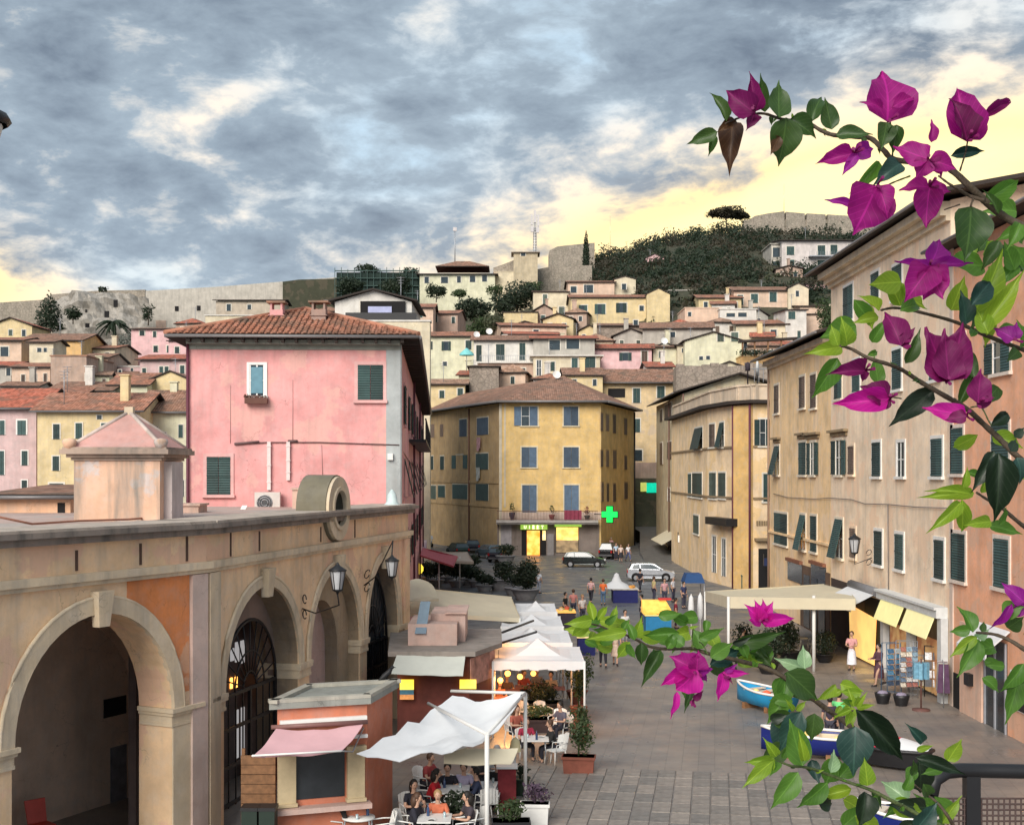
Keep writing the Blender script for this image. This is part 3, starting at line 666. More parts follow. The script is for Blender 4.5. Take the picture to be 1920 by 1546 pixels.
# rear arch rib
mb = MB(ao); n = 20
for k in range(n):
    ph0, ph1 = math.pi*k/n, math.pi*(k+1)/n; c, h = (A0+B0)/2, (B0-A0)/2; q = []
    for dd in (-d+.9, -d+.002):
        for ph, ex in ((ph0, 0), (ph1, 0), (ph1, 2.6), (ph0, 2.6)): q.append(E1.pt(min(BR, c-math.cos(ph)*(h+ex)), min(Z_TOP-.2, 2.7+math.sin(ph)*(2.5+ex)), dd))
    mb.hexa(q)
E1.box(mb, B0, clampt(d-.9, B0+1.09), 0, 2.7, -d, -d+.9); mb.build('vault_rib', [ARC_IN], arc)
mb = MB(ao); a0, z0 = Ei.hit(194, 1346); a1, z1 = Ei.hit(236, 1302)
Ei.box(mb, a0, a1, z0, z1, -.1, .02); mb.build('vent_opening', [DARK], arc)
mb = MB(ao); Ei.box(mb, a1-.6, a1+.02, 0, 1.5, 0, .012); mb.build('grey_patch', [mat('grey_render', (.17, .16, .17), .9, .3)], arc)  # flat dark grey patch low on the niche back wall
# gates of wrought iron in the other bays, dim hall behind
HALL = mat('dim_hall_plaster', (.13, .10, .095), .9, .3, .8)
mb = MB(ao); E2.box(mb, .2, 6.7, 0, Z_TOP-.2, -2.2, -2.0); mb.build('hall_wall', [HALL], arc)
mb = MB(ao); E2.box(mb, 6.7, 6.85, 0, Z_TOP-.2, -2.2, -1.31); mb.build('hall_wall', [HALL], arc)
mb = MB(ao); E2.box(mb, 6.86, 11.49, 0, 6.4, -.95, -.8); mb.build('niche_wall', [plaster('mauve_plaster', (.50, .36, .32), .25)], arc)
mb = MB(ao); n = 16; a, b = 7.3, 10.35
for k in range(n):
    ph0, ph1 = math.pi*k/n, math.pi*(k+1)/n; c, h = (a+b)/2, (b-a)/2; q = []
    for dd in (-.38, -.8):
        for ph, ex in ((ph0, 0), (ph1, 0), (ph1, 1.3), (ph0, 1.3)): q.append(E2.pt(min(11.44, max(6.91, c-math.cos(ph)*(h+ex))), min(5.85, 3.3+math.sin(ph)*(1.7+ex*.6)), dd))
    mb.hexa(q)
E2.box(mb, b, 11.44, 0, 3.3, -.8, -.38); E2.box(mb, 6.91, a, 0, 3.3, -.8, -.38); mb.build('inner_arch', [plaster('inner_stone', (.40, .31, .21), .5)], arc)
def gate(a, b, label, fan=True, dense=.42, dp=.7, rise=1.9, zi=3.0):
    g = thing('iron_gate', label, 'gate', (E2.pt((a+b)/2, 0, -dp)), 0, 'iron gates in the arches'); o = g.location; c = (a+b)/2; h = (b-a)/2-.03
    for t in (a+.05, c, b-.05): fr = MB(o); E2.box(fr, t-.05, t+.05, 0, zi, -dp-.05, -dp+.04); fr.build('upright', [IRON], g)
    for z in (.1, 1.1, 2.1, zi): fr = MB(o); E2.box(fr, a, b, z-.045, z+.045, -dp-.04, -dp+.03); fr.build('cross_rail', [IRON], g)
    fr = MB(o); fr.tube([E2.pt(c-math.cos(math.pi*k/20)*h, zi+math.sin(math.pi*k/20)*rise, -dp) for k in range(21)], .05, 6); fr.build('arch_rail', [IRON], g)
    t = a+dense
    while t < b-.1:
        bm = MB(o); E2.box(bm, t-.02, t+.02, 0, zi, -dp-.02, -dp+.01); bm.build('bar', [IRON], g); t += dense
    if fan:
        for k in range(1, 12):
            ph = math.pi*k/12; bm = MB(o); bm.tube([E2.pt(c-math.cos(ph)*.4, zi+math.sin(ph)*.4, -dp), E2.pt(c-math.cos(ph)*h, zi+math.sin(ph)*rise, -dp)], .022, 5); bm.build('fan_bar', [IRON], g)
        for rr in (.25, .55): bm = MB(o); bm.tube([E2.pt(c-math.cos(math.pi*k/16)*h*rr, zi+math.sin(math.pi*k/16)*rise*rr, -dp) for k in range(17)], .028, 5); bm.build('fan_ring', [IRON], g)
    return g
gate(2.35, 6.02, 'wrought iron fan gate in the widest arch, behind the kiosk with the pink awning', dense=.46)
mb = MB(ao); c, h = 4.185, 1.84; n = 16
for k in range(n):
    ph0, ph1 = math.pi*k/n, math.pi*(k+1)/n; q = []
    for dd in (-.72, -.95):
        for ph, f in ((ph0, 0), (ph1, 0), (ph1, 1), (ph0, 1)): x0, z0 = c-math.cos(ph)*h, 3.0+math.sin(ph)*1.92; q.append(E2.pt(min(6.03, max(1.02, x0 if not f else c-math.cos(ph)*2.6)), min(5.82, z0 if not f else 3.0+math.sin(ph)*3.4), dd))
    mb.hexa(q)
mb.build('tympanum', [plaster('brown_tympanum', (.30, .22, .18), .5)], arc)  # infill above the gate fan, a darker brown than the wall
g = gate(12.25, 15.7, 'dark blue iron gate closing the last arch beside the pink house', dense=.26, dp=.42, rise=2.4)
mb = MB(g.location); E2.box(mb, 12.25, 15.7, 0, 5.7, -.56, -.52); mb.build('back_plate', [mat('blue_black_iron', (.022, .032, .045), .5, .3)], g)
Eh = Edge(E2.pt(0, 0, -1.99)[:2], E2.pt(1, 0, -1.99)[:2])
PANE = mat('pale_evening_pane', (.4, .42, .45), .5, .2, 3, emit=.16, ecol=(.75, .72, .72))
for r in ((432, 1215, 438, 1238), (441, 1203, 447, 1240), (451, 1200, 457, 1242), (452, 1325, 457, 1420), (442, 1330, 446, 1420)):
    t, t1_, z0, z1 = Eh.rect(*r)
    if t1_ < 6.7: mb = MB(ao); Eh.box(mb, t, t1_, max(.1, z0), z1, -.02, .03); mb.build('hall_window', [PANE], arc)
Es = Edge(E2.pt(6.69, 0, -1.99)[:2], E2.pt(6.69, 0, -1.3)[:2])
for r in ((431, 1270, 434, 1290), (440, 1268, 443, 1288)):
    t, t1_, z0, z1 = Eh.rect(*r); mb = MB(ao); Eh.box(mb, t, t1_, z0, z1, 0, .04); mb.build('lit_pane', [WARM], arc)
# round clock-like ornament standing on the parapet
oc = thing('round_ornament', 'round stone eye with a blue glass centre standing on the arcade parapet', 'ornament', E2.pt(9.0, 7.0, 0)); o = oc.location
def ring(mb, c, r0, r1, d0, d1, n=28, mi=0):
    for k in range(n):
        p0, p1 = 2*math.pi*k/n, 2*math.pi*(k+1)/n; q = []
        for d in (d1, d0):
            for ph, r in ((p0, r0), (p1, r0), (p1, r1), (p0, r1)): q.append(E2.pt(c[0]+math.cos(ph)*r, c[1]+math.sin(ph)*r, d))
        mb.hexa(q, mi)
C0 = (9.0, 7.87)
mb = MB(o); ring(mb, C0, .62, 1.05, -.85, .1); mb.build('barrel', [plaster('lichen_stone', (.20, .18, .13), .6)], oc)
mb = MB(o); ring(mb, C0, .66, 1.0, .1, .2); ring(mb, C0, .56, .68, .1, .26); mb.build('moulding', [ARC_T], oc)
mb = MB(o); ring(mb, C0, .0, .62, -.3, -.25); mb.build('glass_disc', [mat('blue_grey_glass', (.10, .16, .20), .2, .3)], oc)
# lanterns on iron arms
def lantern_mesh(c, s=1.0):
    b = MB(c); c = Vector(c)
    b.lathe(c, [(.02*s, .42*s), (.05*s, .36*s), (.07*s, .33*s), (.24*s, .22*s), (.25*s, .19*s), (.22*s, .18*s)], 6, 0)
    for k in range(6):
        a = 2*math.pi*k/6; b.tube([c+Vector((math.cos(a)*.21*s, math.sin(a)*.21*s, .19*s)), c+Vector((math.cos(a)*.13*s, math.sin(a)*.13*s, -.3*s))], .012*s, 4)
    b.lathe(c, [(.14*s, -.3*s), (.14*s, -.34*s), (.05*s, -.38*s), (.02*s, -.45*s)], 6, 0)
    return b
def wall_lantern(label, base, arm, c, s=1.0, extra=None):
    L = thing('wall_lantern', label, 'lantern', c, 0, 'lanterns on iron wall brackets')
    lantern_mesh(c, s).build('cage', [IRON], L)
    g_ = MB(c); g_.lathe(Vector(c), [(.2*s, .18*s), (.12*s, -.3*s)], 6); g_.build('glass', [mat('lantern_glass', (.45, .46, .48), .3, .1)], L)
    a = MB(c); a.tube(arm, .022, 6); a.build('bracket', [IRON], L)
    B = Vector(base)
    for q in (0, 1):
        sc = MB(c); sc.tube([B+Vector((0, 0, (.3-.45*q)))+(Vector(arm[1])-B).normalized()*(.16+.13*math.cos(k*.7))*1+Vector((0, 0, .13*math.sin(k*.7))) for k in range(9)], .018, 5); sc.build('scroll', [IRON], L)
    return L
b0 = E2.pt(6.35, 5.0, 0); c = P(633, 1083, 34.2); wall_lantern('large lantern on a curled iron arm in front of the middle arch', b0, [b0, b0+Vector((.5, -.8, -.05)), (c.x, c.y+.3, c.z-.75), (c.x, c.y, c.z-.45)], c, 1.0)
b0 = E2.pt(11.9, 5.2, 0); c = P(735, 1062, 40.5); wall_lantern('smaller lantern on an iron arm beside the last dark gate', b0, [b0, b0+Vector((.4, -.2, .3)), (c.x, c.y+.3, c.z+.8), (c.x, c.y, c.z+.4)], c, .95)
# edge of the lamp that pokes into the frame at the left
lp = thing('street_lamp', 'black capped lamp head poking in at the far left edge against the sky', 'lamp', (-3.42, 8.2, 11.1))
mb = MB(lp.location); mb.lathe((-3.42, 8.2, 11.26), [(.0, .10), (.08, .09), (.18, .04), (.205, .0), (.18, -.03)], 12); mb.build('cap', [IRON], lp)
mb = MB(lp.location); mb.lathe((-3.42, 8.2, 11.1), [(.15, .13), (.13, .05), (.08, .0)], 12); mb.build('glass', [mat('milk_glass', (.7, .7, .68), .4, .05)], lp)
mb = MB(lp.location); mb.tube([(-3.42, 8.2, 11.0), (-3.42, 8.2, 0)], .06, 8); mb.build('post', [IRON], lp)
# ---------------------------------------------------------------- things on the arcade roof
tu = thing('roof_turret', 'stained plaster turret with a pink pyramid roof on the arcade terrace', 'turret', P(220, 985, 35)); o = tu.location
TP = plaster('stained_turret_plaster', (.72, .46, .32), 1.0, (.56, .53, .53))
mb = MB(o); x, y, z = o; w_ = 1.12; mb.box(x-w_, x+w_+.1, y-.2, y+2.1, z-.6, z+1.85); mb.build('body', [TP], tu)
for z0, z1, g in ((1.78, 1.86, .06), (1.86, 1.95, .16), (1.95, 2.08, .3), (2.08, 2.14, .24)):
    mb = MB(o); mb.box(x-w_-g, x+w_+.1+g, y-.2-g, y+2.1+g, z+z0, z+z1); mb.build('cornice', [plaster('turret_cornice', (.40, .30, .24), .8)], tu)
mb = MB(o); q = [(x-w_-.1, y-.3, z+2.14), (x+w_+.2, y-.3, z+2.14), (x+w_+.2, y+2.2, z+2.14), (x-w_-.1, y+2.2, z+2.14)]; ap = (x+.05, y+.95, z+3.15)
mb.add(q+[ap], [(0, 1, 4), (1, 2, 4), (2, 3, 4), (3, 0, 4)]); mb.build('roof', [plaster('pink_cement', (.60, .33, .29), .25)], tu)
for p in q:
    mb = MB(o); mb.tube([p, ap], .06, 6); mb.build('hip_ridge', [plaster('turret_ridge', (.62, .50, .44), .6)], tu)
mb = MB(o); mb.box(ap[0]-.12, ap[0]+.12, ap[1]-.1, ap[1]+.1, ap[2]-.12, ap[2]+.14); mb.build('finial', [ARC_T], tu)
for sx in (-1, 1):
    mb = MB(o); mb.lathe((x+sx*(w_+.12)+.05, y-.35, z+2.08), [(.05, 0), (.15, .06), (.20, .2), (.17, .27), (.02, .3)], 8); mb.build('corner_shell', [TP], tu)
mb = MB(o); mb.box(x+w_+.1, x+w_+.32, y+.2, y+1.4, z-.6, z+1.75); mb.build('buttress', [plaster('white_stained', (.58, .50, .48), .5)], tu)
sh = building('roof_hut', 'low peach hut with a tiled edge and one narrow window left of the turret', 'hut', [(-17.2, 42), P(132, 940, 42)[:2], (-14.0, 48), (-17.2, 48)], 7.6, 8.12, plaster('peach_hut', (.68, .42, .27), .35), roof=('shed', .25, .25, TILE[1]))
mb = MB(sh['root'].location); E = sh['E'][0]; a, z = E.hit(115, 962); E.box(mb, a-.12, a+.12, 7.62, 8.0, 0, .02); mb.build('opening', [DARK], sh['root'])
mb = MB(); pts = [P(-20, 965, 30), P(60, 985, 31), P(150, 996, 33), P(240, 992, 34), P(330, 978, 37)]
for i, p in enumerate(pts): p.z = max(p.z, 7.75)
mb.tube(pts, .03, 6); tag(mb.build('roof_cable', [mat('rusty_cable', (.32, .14, .09), .7)]), 'rusty cable sagging along the arcade roof in front of the turret', 'cable')
for i, (x0, x1, y0, D, lab) in enumerate(((322, 372, 948, 42, 'low pink parapet block between turret and pink house'), (548, 612, 918, 47, 'pale rendered stub wall behind the round ornament'))):
    p0, p1 = P(x0, y0, D), P(x1, y0, D); mb = MB(p0); mb.box(p0.x, p1.x, D, D+1.2, Z_TOP, p0.z); mb.box(p0.x-.06, p1.x+.06, D-.06, D+1.26, p0.z, p0.z+.07); tag(mb.build('parapet_wall', [plaster('parapet_pink', (.62, .42, .33), .5)]), lab, 'wall')
# ---------------------------------------------------------------- pink house
PINK = plaster('rose_pink_plaster', (.76, .36, .35), .3, (.74, .42, .37)); QUO = plaster('grey_blue_quoin', (.40, .43, .43), .3)
s52 = 52/F; xl, xr = (357-HX)*s52, (751-HX)*s52
pk = [Vector((xl, 51.55)), Vector((xr, 52)), Vector((-8.25, 118)), Vector((xl-3.5, 116))]
bp = building('pink_house', 'tall rose pink house with dark green shutters and a tiled hip roof', 'house', pk, 0, 14.35, PINK)
add_roof(bp, [pk[0], pk[1], Vector((-8.25, 118)), Vector((xl-3.5, 116))], 14.36, 'hip', .75, 1.62, TILE[0], near=True)
r0 = bp['root']; o = r0.location; E = bp['E'][0]; ES = bp['E'][1]
mb = MB(o); a, _ = E.hit(724, 700); E.box(mb, a, E.L-.0, 0, 14.2, 0, .035); ES.box(mb, .0, .7, 0, 14.2, 0, .035); mb.build('quoin_strip', [QUO], r0)
mb = MB(o); E.box(mb, 0, E.L, 13.95, 14.3, 0, .05); E.box(mb, 0, E.L, 14.15, 14.33, 0, .35); mb.build('eave_cornice', [plaster('grey_green_cornice', (.28, .30, .26), .4)], r0)
mb = MB(o)
for k in range(17): E.box(mb, .1+k*.53, .22+k*.53, 14.2, 14.345, 0, .7)
for k in range(60): ES.box(mb, .2+k*1.1, .34+k*1.1, 14.2, 14.345, 0, .7)
mb.build('rafter_ends', [EAVE], r0)['kind'] = 'stuff'
PF = plaster('pink_frame', (.74, .42, .40), .1)
window(bp, 0, (671, 684, 718, 750), 'shut', fm=PF); window(bp, 0, (388, 856, 432, 927), 'shut', fm=PF)
w0 = window(bp, 0, (468, 684, 496, 742), 'white', fm=WHITEP)
mb = MB(o); a0, a1, z0, z1 = E.rect(471, 688, 493, 737); E.box(mb, a0, a1, z0, z1, .03, .05); mb.build('blue_blind', [mat('blue_blind', (.12, .26, .33), .5)], w0)
# planter under the window
fb = thing('window_box', 'brown window box with flowers under the upper left pink house window', 'planter', P(482, 752, 51.4)); q = fb.location
mb = MB(q); a0, a1, z0, z1 = E.rect(461, 746, 503, 757); E.box(mb, a0, a1, z0, z1, .1, .38); mb.build('trough', [mat('terracotta_brown', (.13, .06, .045), .8)], fb)
mb = MB(q); c = E.pt((a0+a1)/2, z1+.03, .24); crown_mb(mb, [(c, (.45, .14, .09)), (E.pt(a0+.05, z1+.05, .24), (.12, .1, .12))], 160, .05); mb.build('flowers', [mat('red_brown_leaves', (.13, .05, .035), .8)], fb)
# pipes, air conditioner, cracks, cable
for x in (505, 541):
    mb = MB(o); a, zt = E.hit(x, 828); _, zb = E.hit(x, 918 if x < 520 else 900); E.box(mb, a-.07, a+.07, zb, zt, .03, .15)
    for z in (zb+.3, (zb+zt)/2, zt-.2): E.box(mb, a-.09, a+.09, z, z+.05, .02, .17)
    mb.build('duct', [mat('pink_white_duct', (.72, .62, .60), .5, .08)], r0)
ac = thing('air_conditioner', 'pale air conditioning unit low on the pink wall', 'air conditioner', P(504, 960, 51.4)); q = ac.location; a0, a1, z0, z1 = E.rect(481, 922, 528, 961)
mb = MB(q); E.box(mb, a0, a1, z0, z1, .15, .55); mb.build('casing', [mat('beige_casing', (.62, .58, .54), .5, .08)], ac)
mb = MB(q); c = E.pt(a0+(a1-a0)*.4, (z0+z1)/2, .56)
for rr in (.30, .22, .13):
    mb.tube([c+Vector((E.u.x, E.u.y, 0))*rr*math.cos(k*math.pi/10)+Vector((0, 0, rr*math.sin(k*math.pi/10))) for k in range(21)], .022, 5, cap=False)
mb.build('fan_guard', [METAL], ac)
mb = MB(q); n = 18; mb.add([c+Vector((E.u.x, E.u.y, 0))*.31*math.cos(k*2*math.pi/n)+Vector((0, 0, .31*math.sin(k*2*math.pi/n)))-Vector((0, -.005, 0)) for k in range(n)], [tuple(range(n))[::-1]]); mb.build('fan', [mat('dark_fan', (.07, .075, .08), .6)], ac)
mb = MB(q)
for t in (a0+.12, a1-.12): E.box(mb, t-.03, t+.03, z0-.06, z0, 0, .5)
mb.build('bracket', [METAL], ac)
mb = MB(o); prev = None
pts = [E.pt(*E.hit(440, 833), .05), E.pt(*E.hit(500, 829), .06), E.pt(*E.hit(600, 829), .05), E.pt(*E.hit(748, 834), .06), ES.pt(10, 9.6, .06), ES.pt(30, 9.2, .06)]
mb.tube(pts, .022, 5); mb.tube([E.pt(*E.hit(440, 832), .06), E.pt(*E.hit(486, 828), .06)], .05, 5); mb.tube([E.pt(*E.hit(540, 827), .06), E.pt(*E.hit(558, 827), .06)], .06, 5); mb.build('wall_cable', [mat('grimy_cable', (.13, .08, .08), .8)], r0)
mb = MB(o); mb.tube([E.pt(*E.hit(432, 722), .012), E.pt(*E.hit(432, 831), .012)], .012, 4); mb.tube([E.pt(*E.hit(549, 712), .012), E.pt(*E.hit(549, 826), .012)], .014, 4); mb.tube([E.pt(*E.hit(603, 834), .012), E.pt(*E.hit(605, 892), .012)], .016, 4); mb.build('old_pipe', [mat('faded_pink_pipe', (.48, .27, .26), .8)], r0)
mb = MB(o); E.box(mb, *[E.rect(658, 946, 680, 956)[i] for i in (0, 1, 2, 3)], .0, .03); mb.build('vent', [DARK], r0)
mb = MB(o); a0, a1, z0, z1 = E.rect(727, 850, 737, 862); E.box(mb, a0, a1, z0, z1, .03, .2); mb.build('junction_box', [WHITEP], r0)
mb = MB(o); mb.tube([E.pt(.02, 0, .1), E.pt(.02, 14.2, .1)], .06, 6); mb.build('downpipe', [mat('wine_downpipe', (.12, .03, .05), .6)], r0)
for t in (22, 44, 62):
    mb = MB(o); mb.tube([ES.pt(t, 0, .12), ES.pt(t, 14.2, .12)], .07, 6); mb.build('downpipe', [mat('wine_downpipe', (.12, .03, .05), .6)], r0)
# side front: shutters, iron balconies with laundry
for t in (4, 12, 19, 27, 35, 44, 52, 60):
    for z, st in ((11.1, 'open'), (7.9, 'prop'), (4.4, 'open')):
        window(bp, 1, (t, t+1.7 if st == 'open' else t+1.0, z, z+1.7), st, px=False, fm=PF)
mb = MB(o)
for z in (11.0, ):
    for t in range(14, 48, 1): ES.box(mb, t, t+.06, z-.3, z+.75, .85, .88)
    ES.box(mb, 14, 48, z+.72, z+.78, .83, .9); ES.box(mb, 14, 48, z-.45, z-.3, 0, .9)
mb.build('balcony', [IRON], r0)
# chimneys
def chimney(bd, p, w_, h, m, label=None):
    mb = MB(bd['root'].location); x, y, z = p; mb.box(x-w_/2, x+w_/2, y-w_/2, y+w_/2, z-1, z+h); mb.box(x-w_/2-.06, x+w_/2+.06, y-w_/2-.06, y+w_/2+.06, z+h*.55, z+h*.6)
    c = mb.build('chimney', [m], bd['root'])
    mb = MB(bd['root'].location)
    for sx in (-1, 1): mb.box(x+sx*w_*.4-.04, x+sx*w_*.4+.04, y-w_/2, y+w_/2, z+h, z+h+.28)
    mb.build('chimney_slot', [m], c)
    mb = MB(bd['root'].location); mb.box(x-w_/2-.12, x+w_/2+.12, y-w_/2-.1, y+w_/2+.1, z+h+.28, z+h+.36); mb.build('chimney_cap', [TILE[1]], c)
chimney(bp, P(520, 606, 54.5), .55, .55, PINK); chimney(bp, P(599, 608, 54.0), .6, .6, plaster('old_brick', (.40, .27, .22), .6))
# dish and scraps on the arcade roof by the wall
for (px, py, D, lab) in ((452, 962, 46, 'small tilted white sheet leaning at the pink wall foot'),):
    c = P(px, py, D); mb = MB(c); mb.hexa([c+Vector(v) for v in ((-.18, 0, -.15), (.02, 0, -.15), (.02, .05, -.15), (-.18, .05, -.15), (.0, .2, .28), (.18, .2, .28), (.18, .25, .28), (.0, .25, .28))]); tag(mb.build('board', [WHITEP]), lab, 'board')
c = P(735, 940, 46.5); mb = MB(c); mb.lathe(c, [(.34, -.16), (.2, .0), (.17, .25), (.05, .42), (0, .45)], 9); tag(mb.build('wrapped_pot', [mat('pale_blue_plastic', (.52, .62, .62), .5)]), 'pale covered pot on the arcade end under the grey quoin', 'pot')
# ---------------------------------------------------------------- yellow block across the square
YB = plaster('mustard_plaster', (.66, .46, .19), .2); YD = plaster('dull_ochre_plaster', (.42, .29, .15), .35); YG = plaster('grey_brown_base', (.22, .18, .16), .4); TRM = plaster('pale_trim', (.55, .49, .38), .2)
D0 = 139; X = lambda px, D: (px-HX)/F*D
fl, fr = X(941, D0), X(1127, D0)
cy = [Vector((fl, D0)), Vector((fr, D0)), Vector((X(1189, 158), 158)), Vector((X(1189, 158)-7, 166)), Vector((X(806, 163)-1, 175)), Vector((X(806, 163), 163))]
by = building('yellow_building', 'mustard yellow corner building with blue shutters, balcony and lit shops', 'building', cy, -.5, 16.5, YB)
ry = by['root']; o = ry.location; Ey, Er, El = by['E'][0], by['E'][1], by['E'][5]
# left wing is a darker coat, butted on as its own wall skin
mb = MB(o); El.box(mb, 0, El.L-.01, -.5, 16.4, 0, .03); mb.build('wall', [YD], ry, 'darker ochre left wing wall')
def roofpoly(eave, ridge, nm='roof'):
    mb = MB(o)
    for i in range(len(eave)-1):
        a, b, c, d = eave[i], eave[i+1], ridge[i+1], ridge[i]; u = (b-a).normalized(); nr = u.cross(d-a).normalized(); nr = nr if nr.z > 0 else -nr; v = nr.cross(u); v = v if v.z > 0 else -v
        t = Vector((0, 0, .2)); f = [a, b, c] if (c-d).length < .01 else [a, b, c, d]; k = len(f)
        for tr in ([f] if k == 3 else [[f[0], f[1], f[2]], [f[0], f[2], f[3]]]):
            mb.add([p+t for p in tr], [(0, 1, 2)], 0); mb.uv[len(mb.f)-1] = [((p-a).dot(u), (p-a).dot(v)) for p in tr]; mb.add(tr, [(2, 1, 0)], 1)
        mb.add([a, b, b+t, a+t], [(0, 1, 2, 3)], 2)
    mb.build(nm, [TILE[1], EAVE, GUT], ry)
    for i in range(len(eave)-1): mb = MB(o); mb.tube([eave[i]+Vector((0, -.1, .12)), eave[i+1]+Vector((0, -.1, .12))], .14, 6); mb.build('gutter', [GUT], ry)
ga = grow(cy, .9); z = 16.5; v3 = lambda p, zz: Vector((p.x, p.y, zz))
ctr1, ctr2 = Vector((6.2, 152, 20.2)), Vector((-6.5, 170, 19.2))
roofpoly([v3(ga[0], z), v3(ga[1], z), v3(ga[2], z), v3(ga[3], z)], [ctr1, ctr1, ctr1, ctr1]); roofpoly([v3(ga[5], z), v3(ga[0], z)], [ctr2, ctr1]); lo_ = Vector((0, 0, -1.2)); roofpoly([v3(ga[3], z), v3(ga[4], z), v3(ga[5], z)], [ctr1+lo_, ctr2+lo_, ctr2+lo_])
FY = plaster('cream_surround', (.62, .54, .38), .1)
for r, st in (((1057, 762, 1084, 798), 'shut'), ((978, 838, 1006, 876), 'shut'), ((1057, 838, 1085, 876), 'shut')): window(by, 0, r, st, 'b', fm=FY)
window(by, 0, (964, 762, 1008, 798), 'half', 'b', fm=FY)
for r in ((979, 909, 1006, 960), (1058, 909, 1085, 958)): window(by, 0, r, 'shut', 'b', fm=FY, sill=False)
for r in ((1126, 775, 1130, 808), (1136, 778, 1141, 808), (1149, 778, 1154, 812), (1170, 785, 1175, 815), (1126, 845, 1130, 875), (1136, 845, 1141, 875), (1149, 845, 1155, 878), (1170, 855, 1175, 880), (1127, 905, 1131, 940), (1137, 907, 1141, 940), (1149, 907, 1154, 940), (1170, 905, 1176, 935)):
    window(by, 1, r, 'shut', 'n', far=True, fm=YD, sill=False)
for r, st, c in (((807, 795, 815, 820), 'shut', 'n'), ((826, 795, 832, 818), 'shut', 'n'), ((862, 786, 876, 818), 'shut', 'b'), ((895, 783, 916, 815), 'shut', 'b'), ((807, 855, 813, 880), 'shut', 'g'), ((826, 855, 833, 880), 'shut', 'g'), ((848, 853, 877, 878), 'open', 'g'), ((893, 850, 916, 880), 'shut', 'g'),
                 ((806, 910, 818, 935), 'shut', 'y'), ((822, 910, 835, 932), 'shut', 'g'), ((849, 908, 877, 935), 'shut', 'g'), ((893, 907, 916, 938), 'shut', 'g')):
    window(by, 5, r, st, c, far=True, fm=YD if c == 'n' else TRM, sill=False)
for r in ((828, 965, 838, 1000), (851, 967, 864, 1005), (905, 970, 918, 1010)): window(by, 5, r, 'dark', far=True, fm=YD, sill=False)
mb = MB(o)
for y0, y1 in ((900, 903), (942, 948)): zz = El.hit(870, y0)[1]; El.box(mb, 0, El.L-.3, zz-.3, zz, .03, .12)
mb.build('string_course', [YD], ry)
mb = MB(o); a, _ = El.hit(881, 850); mb.tube([El.pt(a, 0, .12), El.pt(a, 16.4, .12)], .09, 6); mb.build('downpipe', [mat('rust_pipe', (.16, .08, .06), .7)], ry)
mb = MB(o); mb.tube([El.pt(.1, 0, .2), El.pt(.1, 16.4, .2)], .1, 6); mb.build('downpipe', [mat('zinc_pipe', (.45, .46, .45), .5)], ry)
mb = MB(o); mb.tube([Er.pt(Er.L-.2, 0, .1), Er.pt(Er.L-.2, 16.4, .1)], .1, 6); mb.build('downpipe', [IRON], ry)
mb = MB(o); Ey.box(mb, -.3, .0, 0, 16.4, -.4, .1); Ey.box(mb, .25, .42, 5.2, 16.4, 0, .05); mb.build('corner_strip', [TRM], ry)
for px, pyy, c in ((901, 832, (.45, .25, .27)), (900, 888, (.40, .42, .40))):
    a, zz = El.hit(px, pyy); l = thing('hanging_laundry', 'pinkish cloth hung below a left wing window' if pyy < 850 else 'white and green washing hung below a lower left wing window', 'laundry', El.pt(a, zz, .3)); mb = MB(l.location)
    El.box(mb, a-.55, a+.15, zz-.8, zz+.7, .25, .29); El.box(mb, a+.2, a+.55, zz-.5, zz+.7, .24, .28); mb.build('cloth', [mat('cloth_%d' % px, c, .9, .3, 2)], l)
    mb = MB(l.location); mb.tube([El.pt(a-.7, zz+.72, .27), El.pt(a+.7, zz+.72, .27)], .02, 4); mb.build('line', [METAL], l)
# balcony
zb = Ey.hit(1000, 974)[1]
mb = MB(o); Ey.box(mb, -.6, Ey.L-.4, zb-.28, zb, 0, 1.5); Ey.box(mb, -.6, Ey.L-.4, zb-.45, zb-.28, 0, 1.3); mb.build('balcony_slab', [plaster('grey_slab', (.38, .35, .33), .3)], ry)
mb = MB(o); t = -.5
while t < Ey.L-.45: Ey.box(mb, t, t+.035, zb, zb+1.0, 1.38, 1.41); t += .16
Ey.box(mb, -.55, Ey.L-.45, zb+.98, zb+1.04, 1.35, 1.44); Ey.box(mb, -.55, Ey.L-.45, zb+.1, zb+.14, 1.37, 1.42); bal = mb.build('balcony_railing', [mat('rusty_rail', (.12, .06, .05), .6)], ry)
mb = MB(o); Ey.box(mb, 0, Ey.L, zb, zb+.85, .0, .03); mb.build('lower_band', [plaster('pink_white_band', (.55, .43, .36), .2)], ry)
for px, c, hh in ((960, (.05, .04, .07), 1.1), (1034, (.20, .05, .05), .8), (1100, (.03, .04, .04), .7)):
    a, _ = Ey.hit(px, 965); po = thing('balcony_pot', {960: 'tall dark urn with a plant at the left end of the balcony', 1034: 'dark red pot in the middle of the balcony', 1100: 'dark pot with reddish plant near the right end of the balcony'}[px], 'pot', Ey.pt(a, zb, .9), 0, 'pots on the yellow building balcony'); q = po.location
    mb = MB(q); mb.lathe(q, [(.15, 0), (.3, hh*.5), (.34, hh*.7), (.28, hh*.75), (.02, hh*.75)], 10); mb.build('pot', [mat('pot_%d' % px, c, .6)], po)
    mb = MB(q); crown_mb(mb, [(q+Vector((0, 0, hh+.35)), (.28, .28, .45))], 60, .12); mb.build('plant', [LF_M if px < 1100 else mat('red_plant', (.2, .08, .05), .8)], po)
cl = MB(Ey.pt(0, zb, 1.5)); a0, _ = Ey.hit(1057, 960); a1, _ = Ey.hit(1089, 960); n = 14
